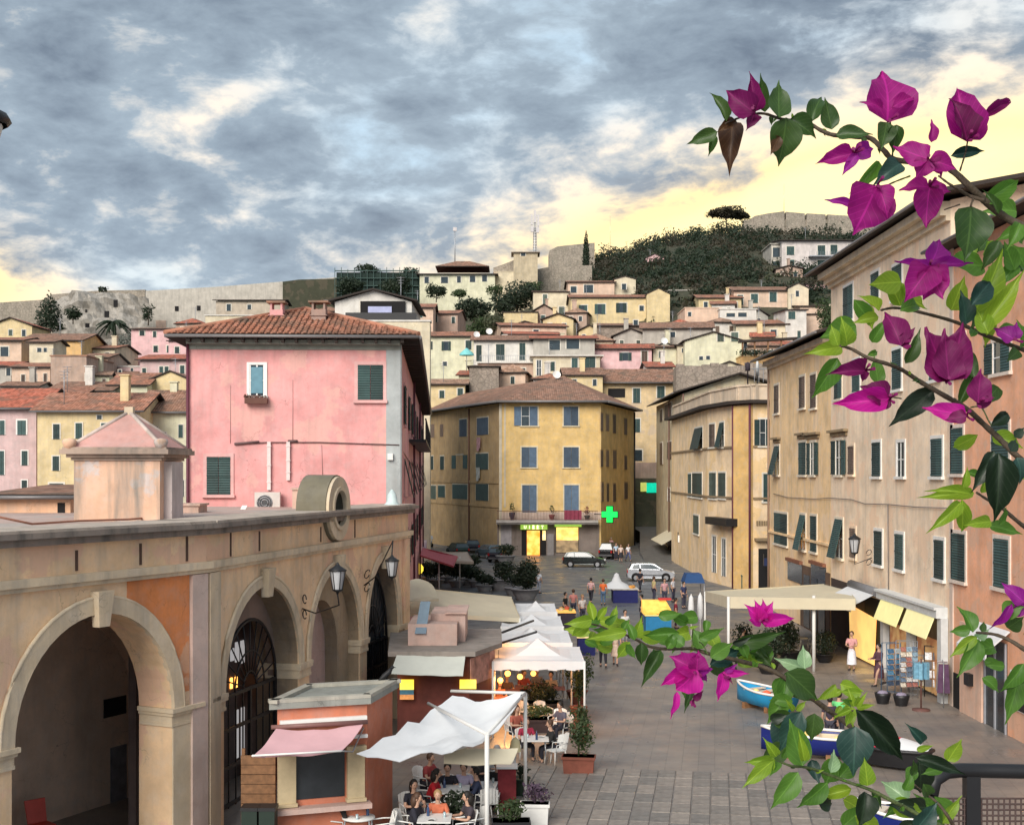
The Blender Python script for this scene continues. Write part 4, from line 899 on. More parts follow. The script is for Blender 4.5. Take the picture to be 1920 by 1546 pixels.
for k in range(n):
    t0, t1 = a0+(a1-a0)*k/n, a0+(a1-a0)*(k+1)/n; d0, d1 = 1.46+.05*math.sin(k*1.9), 1.46+.05*math.sin((k+1)*1.9); cl.quad(Ey.pt(t0, zb+.05, d0+.03), Ey.pt(t1, zb+.05, d1+.03), Ey.pt(t1, zb+1.06, d1), Ey.pt(t0, zb+1.06, d0)); cl.quad(Ey.pt(t0, zb+.05, d0+.05), Ey.pt(t1, zb+.05, d1+.05), Ey.pt(t1, zb+1.07, d1+.02), Ey.pt(t0, zb+1.07, d0+.02))
tag(cl.build('rug', [mat('wine_red_rug', (.22, .04, .07), .9, .2, 3)]), 'wine red rug hung over the balcony railing', 'rug')
# ground floor with the two lit shop windows
zg = zb-.46
def slab(r, d0, d1, nm, m, E=Ey, root=ry, label=None):
    mb = MB(root.location); a0, a1, z0, z1 = E.rect(*r); E.box(mb, a0, a1, max(0, z0), z1, d0, d1); return mb.build(nm, [m], root, label)
mb = MB(o); Ey.box(mb, -.5, Ey.L-.2, 0, zg, 0, .06); mb.build('shop_front', [YG], ry)
slab((939, 983, 959, 1022), .06, .12, 'poster_case', mat('grey_poster', (.32, .30, .32), .5, .25, 2))
slab((978, 991, 1024, 1041), .06, .1, 'shop_door', DARK)
def shopmat(name, a, b, sc, e):
    M = mat(name, a, .6, 0, emit=e); nt = M.node_tree; N = nt.nodes; L = nt.links; tc = N.new('ShaderNodeTexCoord'); v = N.new('ShaderNodeTexNoise'); v.inputs['Scale'].default_value = sc; v.inputs['Detail'].default_value = 3
    L.new(tc.outputs['Object'], v.inputs[0]); r = N.new('ShaderNodeValToRGB'); L.new(v.outputs[0], r.inputs[0]); r.color_ramp.elements[0].position = .4; r.color_ramp.elements[1].position = .62
    r.color_ramp.elements[0].color = (*a, 1); r.color_ramp.elements[1].color = (*b, 1); L.new(r.outputs[0], N['Principled BSDF'].inputs['Emission Color']); return M
slab((988, 994, 1012, 1040), .1, .16, 'lit_doorway', shopmat('orange_shop_light', (1, .26, .02), (1, .6, .15), 1.1, .5))
slab((1017, 994, 1023, 1012), .1, .15, 'lit_side_pane', shopmat('side_shop_light', (.9, .6, .2), (1, .85, .5), 2, .4))
slab((1041, 987, 1085, 1036), .06, .1, 'shop_window_surround', mat('dark_shop_frame', (.07, .06, .05), .7))
slab((1043, 988, 1084, 1012), .1, .15, 'lit_window', shopmat('yellow_shop_light', (.75, .35, .08), (1, .72, .18), 1.6, .55))
slab((1043, 1012, 1084, 1035), .1, .14, 'window_display', shopmat('shop_goods', (.10, .07, .04), (.30, .2, .10), 1.8, .5))
slab((1026, 1000, 1038, 1040), .06, .4, 'pillar', plaster('grey_pillar', (.26, .24, .24), .3))
for (r, nm) in (((976, 983, 1026, 992), 'shop_sign'), ((1040, 979, 1090, 987), 'shop_sign')):
    s_ = slab(r, .1, .35, nm, mat('green_yellow_sign', (.40, .55, .12), .5, .2, 2, emit=.22, ecol=(.45, .8, .1)))
    if r[0] == 976:
        mb = MB(o); a0, a1, z0, z1 = Ey.rect(*r); W = (a1-a0)/7.2
        for i, strokes in enumerate(('v', 'i', 's', 'e', 't')):
            t = a0+W*(.9+i*1.15)
            def st(x0, y0, x1, y1): Ey.box(mb, t+W*x0, t+W*x1, z0+(z1-z0)*y0, z0+(z1-z0)*y1, .35, .37)
            if strokes == 'v': st(0, .3, .2, .85); st(.5, .3, .7, .85); st(.2, .15, .5, .35)
            if strokes == 'i': st(.25, .15, .45, .85)
            if strokes in 'se': st(.05, .7, .7, .85); st(.05, .42, .6, .55); st(.05, .15, .7, .3); st(.05, .15, .25, .85)
            if strokes == 't': st(.0, .7, .75, .85); st(.28, .15, .48, .7)
        mb.build('lettering', [mat('lit_white_letters', (.9, .9, .7), .5, 0, emit=.5, ecol=(1, 1, .6))], s_)
# pharmacy cross
ph = thing('pharmacy_cross', 'glowing green pharmacy cross hanging at the corner of the yellow building', 'sign', P(1143, 964, 136.5)); c = ph.location
mb = MB(c); s_ = .27; u = Vector((.92, -.39, 0)); z_ = Vector((0, 0, 1)); nn = Vector((-.39, -.92, 0))
def bx(b, x0, x1, z0, z1, d0, d1): b.hexa([c+u*x+z_*zz+nn*d for zz in (z0, z1) for x, d in ((x0, d1), (x1, d1), (x1, d0), (x0, d0))])
bx(mb, -.85, .85, -.3, .3, -.12, .12); bx(mb, -.3, .3, .301, .85, -.12, .12); bx(mb, -.3, .3, -.85, -.301, -.12, .12)
mb.build('cross', [mat('green_neon', (.0, .5, .05), .5, 0, emit=.42, ecol=(.0, 1, .10))], ph)
mb = MB(c); bx(mb, -.95, .95, -.4, .4, -.16, -.121); bx(mb, -.4, .4, -.95, .95, -.165, -.125); mb.tube([c-u*.9, c-u*1.7+Vector((0, .5, 0))], .05, 5); mb.build('casing', [IRON], ph)

# ---------------------------------------------------------------- right-hand row along the square (wall plane at x = 17)
WX = 17.0
def row(name_label, D1, D0_, z1, wm, roof=None, xx=WX, dep=12, x2=None, group='houses along the right side of the square'):
    """front runs from far (D1) to near (D0_)"""
    x2 = xx if x2 is None else x2
    c = [(x2, D1), (xx, D0_), (xx+dep, D0_), (x2+dep, D1)]
    return building('house', name_label, 'house', c, -.3, z1, wm, group, roof, near=False)
SALM = plaster('salmon_plaster', (.80, .41, .25), .2, (.66, .42, .30)); PALE = plaster('pale_peach_plaster', (.86, .68, .50), .35, (.84, .60, .42)); ORA = plaster('apricot_plaster', (.88, .62, .34), .35, (.84, .64, .44))
b1 = row('salmon pink house at the right edge with blue-green shutters', 49.6, 33, 17.55, SALM, ('shed', .8, .9, TILE[3]))
b2 = row('tall pale peach house with white framed windows and a dark eave', 68.2, 49.62, 19.55, PALE, ('gable', 1.1, 1.3, TILE[1]))
b3 = row('apricot house with a steep dark eave between the pale house and the terrace house', 84.5, 68.22, 16.3, ORA, ('gable', 1.0, 2.0, TILE[1]))
WS = mat('white_surround', (.74, .72, .68), .7, .05)
for r, st in (((1583, 536, 1600, 602), 'shut'), ((1635, 511, 1649, 563), 'shut'), ((1675, 497, 1692, 560), 'shut'), ((1675, 655, 1691, 730), 'shut'), ((1745, 640, 1762, 712), 'shut'),
              ((1637, 829, 1652, 893), 'shut'), ((1748, 822, 1768, 893), 'shut'), ((1641, 995, 1655, 1058), 'shut'), ((1680, 1001, 1695, 1067), 'shut'), ((1754, 1012, 1771, 1085), 'shut'), ((1600, 675, 1613, 735), 'shut')):
    window(b2, 0, r, st, 'g', fm=WS)
window(b2, 0, (1683, 829, 1697, 893), 'white', fm=WS)
for r in ((1592, 836, 1602, 889), (1595, 990, 1605, 1045)): window(b2, 0, r, 'shut', 'n', fm=PALE)
for r, st in (((1850, 640, 1895, 700), 'half'), ((1862, 795, 1893, 862), 'shut'), ((1786, 802, 1807, 888), 'shut'), ((1787, 1000, 1811, 1088), 'shut'), ((1866, 1010, 1893, 1102), 'shut'), ((1790, 630, 1810, 700), 'shut')):
    window(b1, 0, r, st, 'g', fm=mat('salmon_surround', (.68, .58, .5), .8))
LINT = plaster('brown_lintel', (.30, .22, .13), .4)
for r, st, c in (((1453, 722, 1461, 775), 'shut', 'n'), ((1500, 706, 1510, 765), 'shut', 'n'), ((1521, 702, 1531, 765), 'shut', 'n'), ((1566, 690, 1579, 748), 'shut', 'g'),
                 ((1453, 836, 1462, 890), 'prop', 'g'), ((1499, 829, 1512, 890), 'shut', 'g'), ((1515, 829, 1535, 890), 'open', 'g'), ((1561, 825, 1587, 890), 'open', 'g'),
                 ((1453, 962, 1477, 1020), 'shut', 'g'), ((1501, 965, 1511, 1030), 'prop', 'g'), ((1521, 967, 1532, 1034), 'shut', 'g'), ((1567, 973, 1581, 1045), 'prop', 'g')):
    o_ = window(b3, 0, r, st, c, fm=mat('apricot_surround', (.70, .62, .50), .8))
    if r[1] > 820 and r[1] < 900:
        mb = MB(b3['root'].location); E = b3['E'][0]; a0, a1, z0, z1 = E.rect(*r); E.box(mb, a0-.35, a1+.35, z1+.42, z1+.55, 0, .25); E.box(mb, a0-.2, a1+.2, z1+.22, z1+.42, 0, .1); mb.build('lintel', [LINT], b3['root'])
mb = MB(b2['root'].location); E = b2['E'][0]
for z0, z1, d in ((18.75, 18.95, .18), (18.95, 19.2, .4), (19.2, 19.5, .72)): E.box(mb, 0, E.L, z0, z1, 0, d)
mb.build('eave_cornice', [plaster('pale_eave_cornice', (.70, .58, .42), .4)], b2['root'])
mb = MB(b3['root'].location); E = b3['E'][0]
for z0, z1, d in ((15.75, 15.95, .18), (15.95, 16.25, .45)): E.box(mb, 0, E.L, z0, z1, 0, d)
mb.build('eave_cornice', [plaster('pale_eave_cornice', (.70, .58, .42), .4)], b3['root'])
# ground floors
def wpart(bd, r, d0, d1, nm, m, e=0, label=None):
    mb = MB(bd['root'].location); E = bd['E'][e]; a0, a1, z0, z1 = E.rect(*r); E.box(mb, a0, a1, z0, z1, d0, d1); return mb.build(nm, [m], bd['root'], label)
DKW = mat('dark_shop_glass', (.03, .035, .04), .2, .4, .8, spec=.6)
for r in ((1478, 1055, 1505, 1090), (1522, 1060, 1549, 1098)):
    wpart(b3, r, .0, .05, 'shop_window', DKW); a = (r[0], r[1]-7, r[2], r[1]-1); wpart(b3, a, .0, .2, 'shutter_box', mat('rust_brown', (.22, .09, .05), .7))
mb = MB(b3['root'].location); E = b3['E'][0]; zz = 5.05; E.box(mb, 0, E.L, zz, zz+.14, 0, .12); mb.build('string_course', [ORA], b3['root'])
mb = MB(b3['root'].location); mb.tube([E.pt(.1, 0, .1), E.pt(.1, 16.2, .1)], .07, 6); mb.build('downpipe', [mat('copper_pipe', (.3, .2, .14), .5)], b3['root'])
# pale house: shops with awning box, cream blinds, lit interior
E = b2['E'][0]; r2 = b2['root']; o = r2.location
mb = MB(o); a0, _ = E.hit(1661, 1120); a1, _ = E.hit(1777, 1150); E.box(mb, a0, a1, 3.3, 3.62, 0, .45); E.box(mb, a0, a1, 3.62, 3.72, 0, .55); mb.build('shop_fascia', [mat('white_fascia', (.60, .62, .62), .6, .1)], r2)
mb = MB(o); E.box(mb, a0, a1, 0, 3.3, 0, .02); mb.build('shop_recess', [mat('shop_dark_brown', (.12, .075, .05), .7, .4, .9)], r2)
for t in (a0+.15, (a0+a1)/2-.15, a1-.35):
    mb = MB(o); E.box(mb, t, t+.45, 0, 3.3, .02, .3); mb.build('pillar', [mat('white_pillar', (.55, .56, .56), .6, .1)], r2)
for t0, t1, cc in ((a0+.65, (a0+a1)/2-.2, (1, .95, .35)), ((a0+a1)/2+.35, a1-.4, (1, .92, .5))):
    mb = MB(o); mb.hexa([E.pt(t0, 2.45, .75), E.pt(t1, 2.45, .75), E.pt(t1, 2.43, .72), E.pt(t0, 2.43, .72), E.pt(t0, 3.3, .42), E.pt(t1, 3.3, .42), E.pt(t1, 3.28, .38), E.pt(t0, 3.28, .38)])
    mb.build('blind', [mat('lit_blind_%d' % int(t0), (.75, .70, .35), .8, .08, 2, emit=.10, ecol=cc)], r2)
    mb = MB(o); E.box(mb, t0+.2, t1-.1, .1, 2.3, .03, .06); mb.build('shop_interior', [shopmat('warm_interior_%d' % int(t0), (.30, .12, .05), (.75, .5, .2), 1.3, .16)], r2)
mb = MB(o); a2, _ = E.hit(1607, 1200); a3, _ = E.hit(1657, 1200); E.box(mb, a2, a3, 0, 3.1, 0, .02); mb.build('doorway', [DARK], r2)
mb = MB(o); mb.quad(E.pt(a2+.05, .1, .35), E.pt(a3-.5, .1, .3), E.pt(a3-.35, 2.25, .25), E.pt(a2-.2, 2.5, .35)); mb.quad(E.pt(a2+.05, .1, .33), E.pt(a3-.5, .1, .28), E.pt(a3-.35, 2.25, .23), E.pt(a2-.2, 2.5, .33)); mb.build('lit_curtain', [shopmat('yellow_curtain', (.8, .48, .16), (1, .66, .2), .9, .36)], r2)
mb = MB(o)
for z0, z1, d in ((3.45, 3.75, .35),): mb.tube([E.pt(a2, 3.5, .3), E.pt(a3, 3.5, .3)], .22, 8)
mb.build('awning_box', [mat('grey_awning_box', (.16, .16, .17), .6)], r2)
aw = thing('shop_awning', 'small white shop awning beside the yellow lit curtain', 'awning', E.pt((a2+a3)/2, 3.2, .8)); q = aw.location; mb = MB(q); n = 8
for k in range(n):
    t0, t1 = a2+(a3-a2)*k/n, a2+(a3-a2)*(k+1)/n; mb.quad(E.pt(t0, 2.85, 1.5), E.pt(t1, 2.85, 1.5), E.pt(t1, 3.45, .35), E.pt(t0, 3.45, .35)); mb.quad(E.pt(t0, 2.6, 1.5), E.pt(t1, 2.6, 1.5), E.pt(t1, 2.85, 1.5), E.pt(t0, 2.85, 1.5))
mb.build('canvas', [CANVAS], aw); mb = MB(q); mb.tube([E.pt(a2, 2.85, 1.5), E.pt(a3, 2.85, 1.5)], .03, 6); mb.build('front_bar', [METAL], aw)
# cable and wall lantern
mb = MB((0, 0, 0)); mb.tube([b3['E'][0].pt(*b3['E'][0].hit(x, y), .08) for x, y in ((1452, 925), (1480, 932), (1530, 935), (1558, 933))]+[E.pt(*E.hit(x, y), .08) for x, y in ((1600, 936), (1625, 944), (1668, 945), (1720, 950), (1780, 952))], .022, 5)
mb.tube([E.pt(*E.hit(1668, 946), .08), E.pt(*E.hit(1669, 1110), .08)], .022, 5); tag(mb.build('wall_cable', [mat('grey_cable', (.16, .14, .14), .7)]), 'grey cable running across the apricot and pale peach fronts', 'cable')
pb = E.pt(*E.hit(1637, 1045), .05); pc = pb+Vector((-.75, .25, .62)); wall_lantern('black wall lantern on the pale peach house above the white awning', pb, [pb, pb+Vector((-.35, .1, -.15)), pc+Vector((0, 0, -.95)), pc+Vector((0, 0, -.42))], pc, 1.25)
# salmon ground floor
E = b1['E'][0]; r1 = b1['root']
for r, m in (((1786, 1262, 1803, 1338), DARK), ((1848, 1200, 1889, 1375), DKW)):
    a0, a1, _, _ = E.rect(*r); z1 = E.hit((r[0]+r[2])/2, r[1])[1]; mb = MB(r1.location); E.box(mb, a0, a1, 0, z1, 0, .03); mb.build('shop_door', [m], r1)
    if m is DKW:
        for t in (a0, (a0+a1)/2-.05, a1-.1):
            mb = MB(r1.location); E.box(mb, t, t+.1, 0, z1, .03, .08); mb.build('door_post', [mat('grey_post', (.30, .31, .34), .5)], r1)
mb = MB(r1.location); a0, a1, _, _ = E.rect(1840, 1200, 1897, 1200); mb.hexa([E.pt(a0, 2.85, .9), E.pt(a1, 2.85, .9), E.pt(a1, 2.85, .86), E.pt(a0, 2.85, .86), E.pt(a0, 3.6, .1), E.pt(a1, 3.6, .1), E.pt(a1, 3.56, .05), E.pt(a0, 3.56, .05)]); E.box(mb, a0, a1, 2.6, 2.85, .86, .9); mb.build('awning', [CANVAS], r1)
mb = MB(r1.location)
for k in range(9): t = a0+(a1-a0)*(.2+.07*k); E.box(mb, t, t+.07, 2.66, 2.78, .9, .905)
x = mb.build('lettering', [IRON], r1); x['kind'] = 'stuff'
wpart(b1, (1822, 1262, 1831, 1284), 0, .3, 'meter_box', IRON)
wpart(b1, (1897, 1262, 1935, 1335), 0, .06, 'notice_board', WHITEP); wpart(b1, (1900, 1296, 1932, 1332), .06, .1, 'notice_frame', IRON)
mb = MB(r1.location); a0, _ = E.hit(1805, 1300); a1, _ = E.hit(1846, 1300); E.box(mb, a0, a1, 0, 3.4, 0, .12); mb.build('pilaster', [plaster('cream_salmon', (.72, .48, .36), .4)], r1)
mb = MB(r1.location); E.box(mb, 0, .35, 0, 18, 0, .05); mb.build('corner_strip', [plaster('pale_corner', (.62, .5, .42), .3)], r1)
# ---------------------------------------------------------------- terrace house beyond (left face and bay towards the viewer)
TH = plaster('peach_cream_plaster', (.84, .63, .40), .3, (.80, .56, .28)); BAY = plaster('ochre_bay', (.68, .44, .17), .15)
c4 = [Vector((16.2, 130)), Vector((16.2, 106)), Vector((X(1378, 99.3), 99.3)), Vector((X(1412, 97.6), 97.6)), Vector((27, 98.5)), Vector((27, 128))]
b4 = building('house', 'peach corner house with a flat stone terrace and an ochre bay on its corner', 'house', c4, -.5, 14.2, TH, 'houses along the right side of the square')
r4 = b4['root']; o = r4.location; E40, E41, E42, E43 = b4['E'][0], b4['E'][1], b4['E'][2], b4['E'][3]
mb = MB(o); E42.box(mb, 0, E42.L, -.5, 14.1, 0, .25); mb.build('bay', [BAY], r4)
g4 = grow(c4, .65); mb = MB(o); nn = len(g4); q = [Vector((p.x, p.y, 14.25)) for p in g4]; mb.add(q+[p+Vector((0, 0, .25)) for p in grow(c4, .2) and q], [tuple(range(nn))[::-1], tuple(range(nn, 2*nn))]+[(i, (i+1) % nn, nn+(i+1) % nn, nn+i) for i in range(nn)]); mb.build('eave', [EAVE], r4)
for E in (E40, E41, E42, E43):
    mb = MB(o); E.box(mb, -.1, E.L+.1, 14.5, 15.6, -.5, -.2); E.box(mb, -.1, E.L+.1, 15.6, 15.75, -.6, -.1); mb.build('terrace_parapet', [plaster('parapet_stone', (.66, .52, .38), .5)], r4)
mb = MB(o); t = .2
while t < E43.L: E43.box(mb, t, t+.04, 15.9, 16.9, -.4, -.36); t += .35
E43.box(mb, 0, E43.L, 16.9, 16.96, -.42, -.34); mb.build('terrace_railing', [METAL], r4)
for E in (E40, E41, E43):
    for z in (11.0, 7.05): mb = MB(o); E.box(mb, 0, E.L, z-.12, z+.04, 0, .12); mb.build('string_course', [LINT], r4)
def w4(e, r, st, c='g', **k): window(b4, e, r, st, c, far=False, fm=FRAME, **k)
W4 = [(0, (1303, 802, 1318, 842), 'prop'), (1, (1331, 795, 1341, 838), 'shut', 'n'), (1, (1350, 792, 1358, 838), 'prop'), (0, (1291, 888, 1297, 930), 'shut', 'g'), (0, (1299, 887, 1317, 932), 'shut'), (1, (1331, 886, 1343, 934), 'shut', 'y'), (1, (1348, 886, 1361, 934), 'shut', 'y'), (0, (1301, 966, 1311, 1000), 'shut', 'y'),
      (3, (1414, 786, 1447, 836), 'half'), (3, (1431, 888, 1447, 940), 'shut')]
for q_ in W4:
    e = 1 if q_[0] == 1 or q_[1][0] > 1322 and q_[0] == 0 else q_[0]
    w4(e, q_[1], q_[2], q_[3] if len(q_) > 3 else 'g')
for r in ((1336, 1005, 1343, 1073), (1354, 1010, 1361, 1080), (1375, 1030, 1380, 1100)): w4(1, r, 'dark', sill=False)
def p4(e, r, d0, d1, nm, m):
    mb = MB(o); a0, a1, z0, z1 = b4['E'][e].rect(*r); b4['E'][e].box(mb, a0, a1, max(0, z0), z1, d0, d1); return mb.build(nm, [m], r4)
p4(1, (1342, 970, 1383, 984), 0, .9, 'small_balcony', IRON); p4(3, (1422, 1028, 1447, 1102), 0, .05, 'door', DARK); p4(3, (1414, 1008, 1450, 1013), 0, .6, 'canopy', LINT)
mb = MB(o); a0, a1, z0, z1 = E43.rect(1418, 976, 1450, 985)
for k in range(7): t = a0+(a1-a0)*k/7; E43.box(mb, t, t+(a1-a0)*.1, z0, z1, 0, .06)
x = mb.build('lettering', [LINT], r4); x['kind'] = 'stuff'
mb = MB(o); mb.tube([E42.pt(E42.L, 0, .35), E42.pt(E42.L, 14.2, .35)], .09, 6); mb.build('downpipe', [mat('wine_downpipe', (.12, .03, .05), .6)], r4)
mb = MB(o); mb.tube([E42.pt(0.05, 0, .3), E42.pt(0.05, 14.2, .3)], .06, 6); mb.build('downpipe', [mat('wine_downpipe', (.12, .03, .05), .6)], r4)
for i, (px, D, cc) in enumerate(((1402, 100.5, (.04, .03, .04)), (1420, 102, (.6, .62, .62)))):
    c = P(px, 705, D); t_ = thing('terrace_antenna' if i == 0 else 'terrace_parasol', ('dark post' if i == 0 else 'pale folded parasol')+' standing on the stone terrace above the peach corner house', 'post' if i == 0 else 'parasol', (c.x, c.y, 14.65)); mb = MB(t_.location); mb.lathe((c.x, c.y, 14.65), [(.06, 0), (.05, 2.3)]+([(.16, 2.0), (.1, 3.1), (.02, 3.3)] if i else [(.2, 2.3), (.2, 2.9), (.02, 3.0)]), 8); mb.build('post', [mat('terr%d' % i, cc, .8)], t_)
# signs around the corner house
def sign(label, r, E, d, m, root=None):
    a0, a1, z0, z1 = E.rect(*r); s = thing('shop_sign', label, 'sign', E.pt((a0+a1)/2, z0, d)); mb = MB(s.location); E.box(mb, a0, a1, z0, z1, d, d+.15); mb.build('board', [m], s)
    mb = MB(s.location); E.box(mb, a0, a0+.05, z0, z1+.3, d-.2, d); E.box(mb, a1-.05, a1, z0, z1+.3, d-.2, d); mb.build('bracket', [IRON], s); return s
EF = Edge((10, 96), (27, 96))
s_ = sign('dark blue projecting shop sign beside the black door of the corner house', (1432, 1046, 1466, 1060), EF, 0, mat('navy_sign', (.02, .03, .09), .5))
s_ = sign('white sign hung over the side street entrance with grey lettering', (1271, 1003, 1298, 1016), Edge((10, 124), (27, 124)), 0, WHITEP)
a0, a1, z0, z1 = Edge((10, 124), (27, 124)).rect(1275, 1008, 1294, 1012); mb = MB(s_.location)
for k in range(6): t = a0+(a1-a0)*k/6; Edge((10, 124), (27, 124)).box(mb, t, t+.1, z0, z1, .15, .16)
x = mb.build('lettering', [METAL], s_); x['kind'] = 'stuff'
# ---------------------------------------------------------------- grey-green house up the side street
b5 = building('house', 'narrow grey-green house with brown shutters where the side street climbs', 'house', [(17.6, 156), (17.4, 131), (29, 131), (29, 156)], -.5, 17.0, plaster('grey_green_plaster', (.58, .50, .34), .4, (.54, .42, .27)), 'houses along the right side of the square', ('gable', 1.0, 2.0, TILE[1]))
for r, st, c in (((1238, 768, 1243, 790), 'shut', 'n'), ((1247, 757, 1260, 785), 'shut', 'n'), ((1238, 830, 1243, 870), 'shut', 'n'), ((1252, 828, 1260, 860), 'shut', 'n'), ((1252, 915, 1257, 940), 'dark', 'n'), ((1264, 915, 1270, 940), 'dark', 'n'), ((1272, 915, 1278, 940), 'dark', 'n'), ((1252, 1012, 1262, 1045), 'dark', 'n')):
    window(b5, 0, r, st, c, far=True, fm=FRAME, sill=False)
E = b5['E'][0]
for px in (1256, 1283):
    mb = MB(b5['root'].location); a, _ = E.hit(px, 800); mb.tube([E.pt(a, 0, .1), E.pt(a, 16.9, .1)], .08, 6); mb.build('downpipe', [mat('rust_pipe', (.16, .08, .06), .7)], b5['root'])
aw = thing('shop_awning', 'small cream awning over a doorway at the foot of the grey-green house', 'awning', E.pt(*E.hit(1262, 1000), .5)); mb = MB(aw.location); a, z = E.hit(1262, 1000)
mb.hexa([E.pt(a-6, z-.9, 1.8), E.pt(a+5, z-.9, 1.8), E.pt(a+5, z-.95, 1.8), E.pt(a-6, z-.95, 1.8), E.pt(a-6, z+.1, 0), E.pt(a+5, z+.1, 0), E.pt(a+5, z+.05, 0), E.pt(a-6, z+.05, 0)]); mb.build('canvas', [CREAM], aw)
# yellow house closing the street, with the green lit sign under an arch
b6 = building('house', 'tall yellow house closing the side street above a green lit sign', 'house', [(X(1120, 172), 172), (X(1262, 172), 172), (X(1262, 172), 182), (X(1120, 172), 182)], 0, 20.9, plaster('warm_yellow_plaster', (.66, .50, .29), .25, (.52, .42, .32)), 'houses stepping up the hillside', ('gable', .9, 2.2, TILE[1]))
for r, st in (((1187, 728, 1200, 755), 'shut'), ((1232, 724, 1246, 746), 'shut'), ((1187, 785, 1200, 810), 'shut'), ((1190, 843, 1204, 864), 'dark'), ((1231, 843, 1240, 866), 'shut')): window(b6, 0, r, st, far=True, fm=FRAME, sill=False)
mb = MB(b6['root'].location); E = b6['E'][0]; a0, a1, z0, z1 = E.rect(1140, 728, 1172, 745); E.box(mb, a0, a1, z0, z1, 0, .05); mb.build('loggia', [DARK], b6['root'])
mb = MB(b6['root'].location); E.box(mb, 5, E.L, 8.2, 10.3, 0, .35); mb.build('ledge', [plaster('pink_ledge', (.42, .30, .25), .5)], b6['root'])
mb = MB(b6['root'].location); a0, a1, z0, z1 = E.rect(1188, 908, 1204, 965); E.box(mb, a0, a1, 0, z1, 0, .05); mb.build('archway', [DARK], b6['root'])
gs = thing('lit_sign', 'glowing turquoise and yellow sign in the archway at the end of the side street', 'sign', P(1215, 914, 170)); c = gs.location; mb = MB(c); k = 190/F
mb.box(c.x-.2*1, c.x+1.3, 169.8, 170, c.z-.65, c.z+.65); mb.build('panel', [mat('turquoise_neon', (.0, .7, .5), .5, .2, 2, emit=.2, ecol=(0, .85, .5))], gs)
mb = MB(c); mb.box(c.x-1.0, c.x-.21, 169.8, 170, c.z-.5, c.z+.7); mb.build('side_panel', [mat('lime_neon', (.7, .8, .2), .5, .2, 2, emit=.15, ecol=(.8, .85, .2))], gs)
# ---------------------------------------------------------------- houses on the hillside
pl = lambda n, c, d=.25, p=None: plaster(n, c, d, p)
C_CREAM = pl('cream_plaster', (.66, .58, .42)); C_YEL = pl('yellow_plaster', (.68, .54, .30)); C_PEACH = pl('peach_plaster', (.66, .48, .36)); C_MAUVE = pl('mauve_pink_plaster', (.58, .41, .40)); C_PINK = pl('light_pink_plaster', (.72, .46, .46)); C_GREY = pl('grey_stucco', (.44, .41, .36), .4); C_BROWN = pl('brown_stucco', (.46, .33, .26), .5); C_WHITE = pl('off_white_stucco', (.66, .63, .58)); C_ORANGE = pl('orange_yellow_plaster', (.72, .46, .20)); C_LIME = pl('pale_lime_plaster', (.66, .64, .46)); RUB = plaster('rubble_stone', (.34, .28, .23), .5, (.26, .22, .18), stone=True); FORT = plaster('fort_stone', (.36, .31, .25), .5, (.28, .25, .20), stone=True)
g, gf, sh_, hp = 'gable', 'gablef', 'shed', 'hip'
T0, T1, T2, T3 = TILE
def W(*rs, e=0, st='shut', c='g'): return [(e, *r, st, c) for r in rs]
# lower left
house('mauve block at the left edge with white framed windows and a bright red roof', -60, 68, 768, 930, 112, C_MAUVE, (g, .5, 2.0, T2), W((0, 788, 9, 815), (33, 788, 49, 815), (41, 845, 52, 872), (41, 900, 51, 924))+W((-1, 845, 8, 890)), fm=mat('white_surround', (.74, .72, .68), .7, .05), gut=True, yaw=-2)
house('long pale yellow block with arched dark windows behind the turret', 70, 262, 773, 980, 109, C_YEL, (g, .5, 1.8, T0), W((100, 795, 112, 823), (142, 793, 154, 822), (190, 793, 201, 822), (99, 855, 111, 882), (142, 855, 154, 882), (93, 906, 119, 932))+W((182, 778, 191, 786), st='dark'), gut=True, chim=1)
house('cream block with small dark windows against the pink house', 262, 380, 775, 1000, 113, C_LIME, (g, .5, 2.2, T1), W((335, 796, 343, 820), (352, 796, 360, 820))+W((288, 800, 296, 808), (303, 810, 312, 819), st='dark')+W((332, 900, 345, 930), (350, 900, 360, 930)), gut=True, chim=1)
house('peach block with three tall narrow windows on the left slope', 22, 94, 690, 760, 152, C_PEACH, (g, .4, 1.2, T0), W((40, 702, 47, 720), (62, 701, 69, 718), (82, 700, 88, 717), c='n')+W((25, 738, 31, 744), (50, 738, 56, 744), (74, 737, 80, 743), st='dark'), yaw=0)
house('grey gap house squeezed at the left frame edge under a red roof', -40, 21, 688, 760, 158, C_GREY, (g, .4, 1.3, T2), W((12, 690, 20, 704), (12, 725, 20, 742), st='dark'))
house('brown blank-walled house right of the peach block', 95, 162, 668, 760, 150, C_BROWN, ('flat', .1, 0, T1), W((160, 700, 168, 722)), depth=10)
house('orange house with a dark loggia at the far left', -30, 40, 640, 700, 172, C_PEACH, (g, .5, 1.2, T0), W((1, 650, 16, 668), st='dark'))
house('orange-yellow gabled house above the brown roofs on the left', 38, 152, 640, 700, 180, C_ORANGE, (g, .4, 2.2, T1), W((44, 655, 54, 668), st='dark'), depth=12)
house('small beige shed house with a brown roof in front of the orange one', 55, 100, 643, 690, 170, C_CREAM, (g, .4, .8, T1), W((70, 652, 78, 660), (82, 652, 88, 660), st='dark'), depth=5)
house('low house under a wide wine-brown roof on the left slope', 95, 206, 735, 790, 138, C_WHITE, (g, .5, 1.8, T1), W((108, 740, 114, 746), (188, 741, 194, 748), st='dark'), depth=9, chim=1)
house('cream house with a row of four tiny windows below its eave', 206, 276, 724, 790, 140, C_LIME, (g, .4, 2.3, T0), W((206, 740, 212, 748), (224, 744, 231, 749), (255, 742, 264, 748), st='dark'))
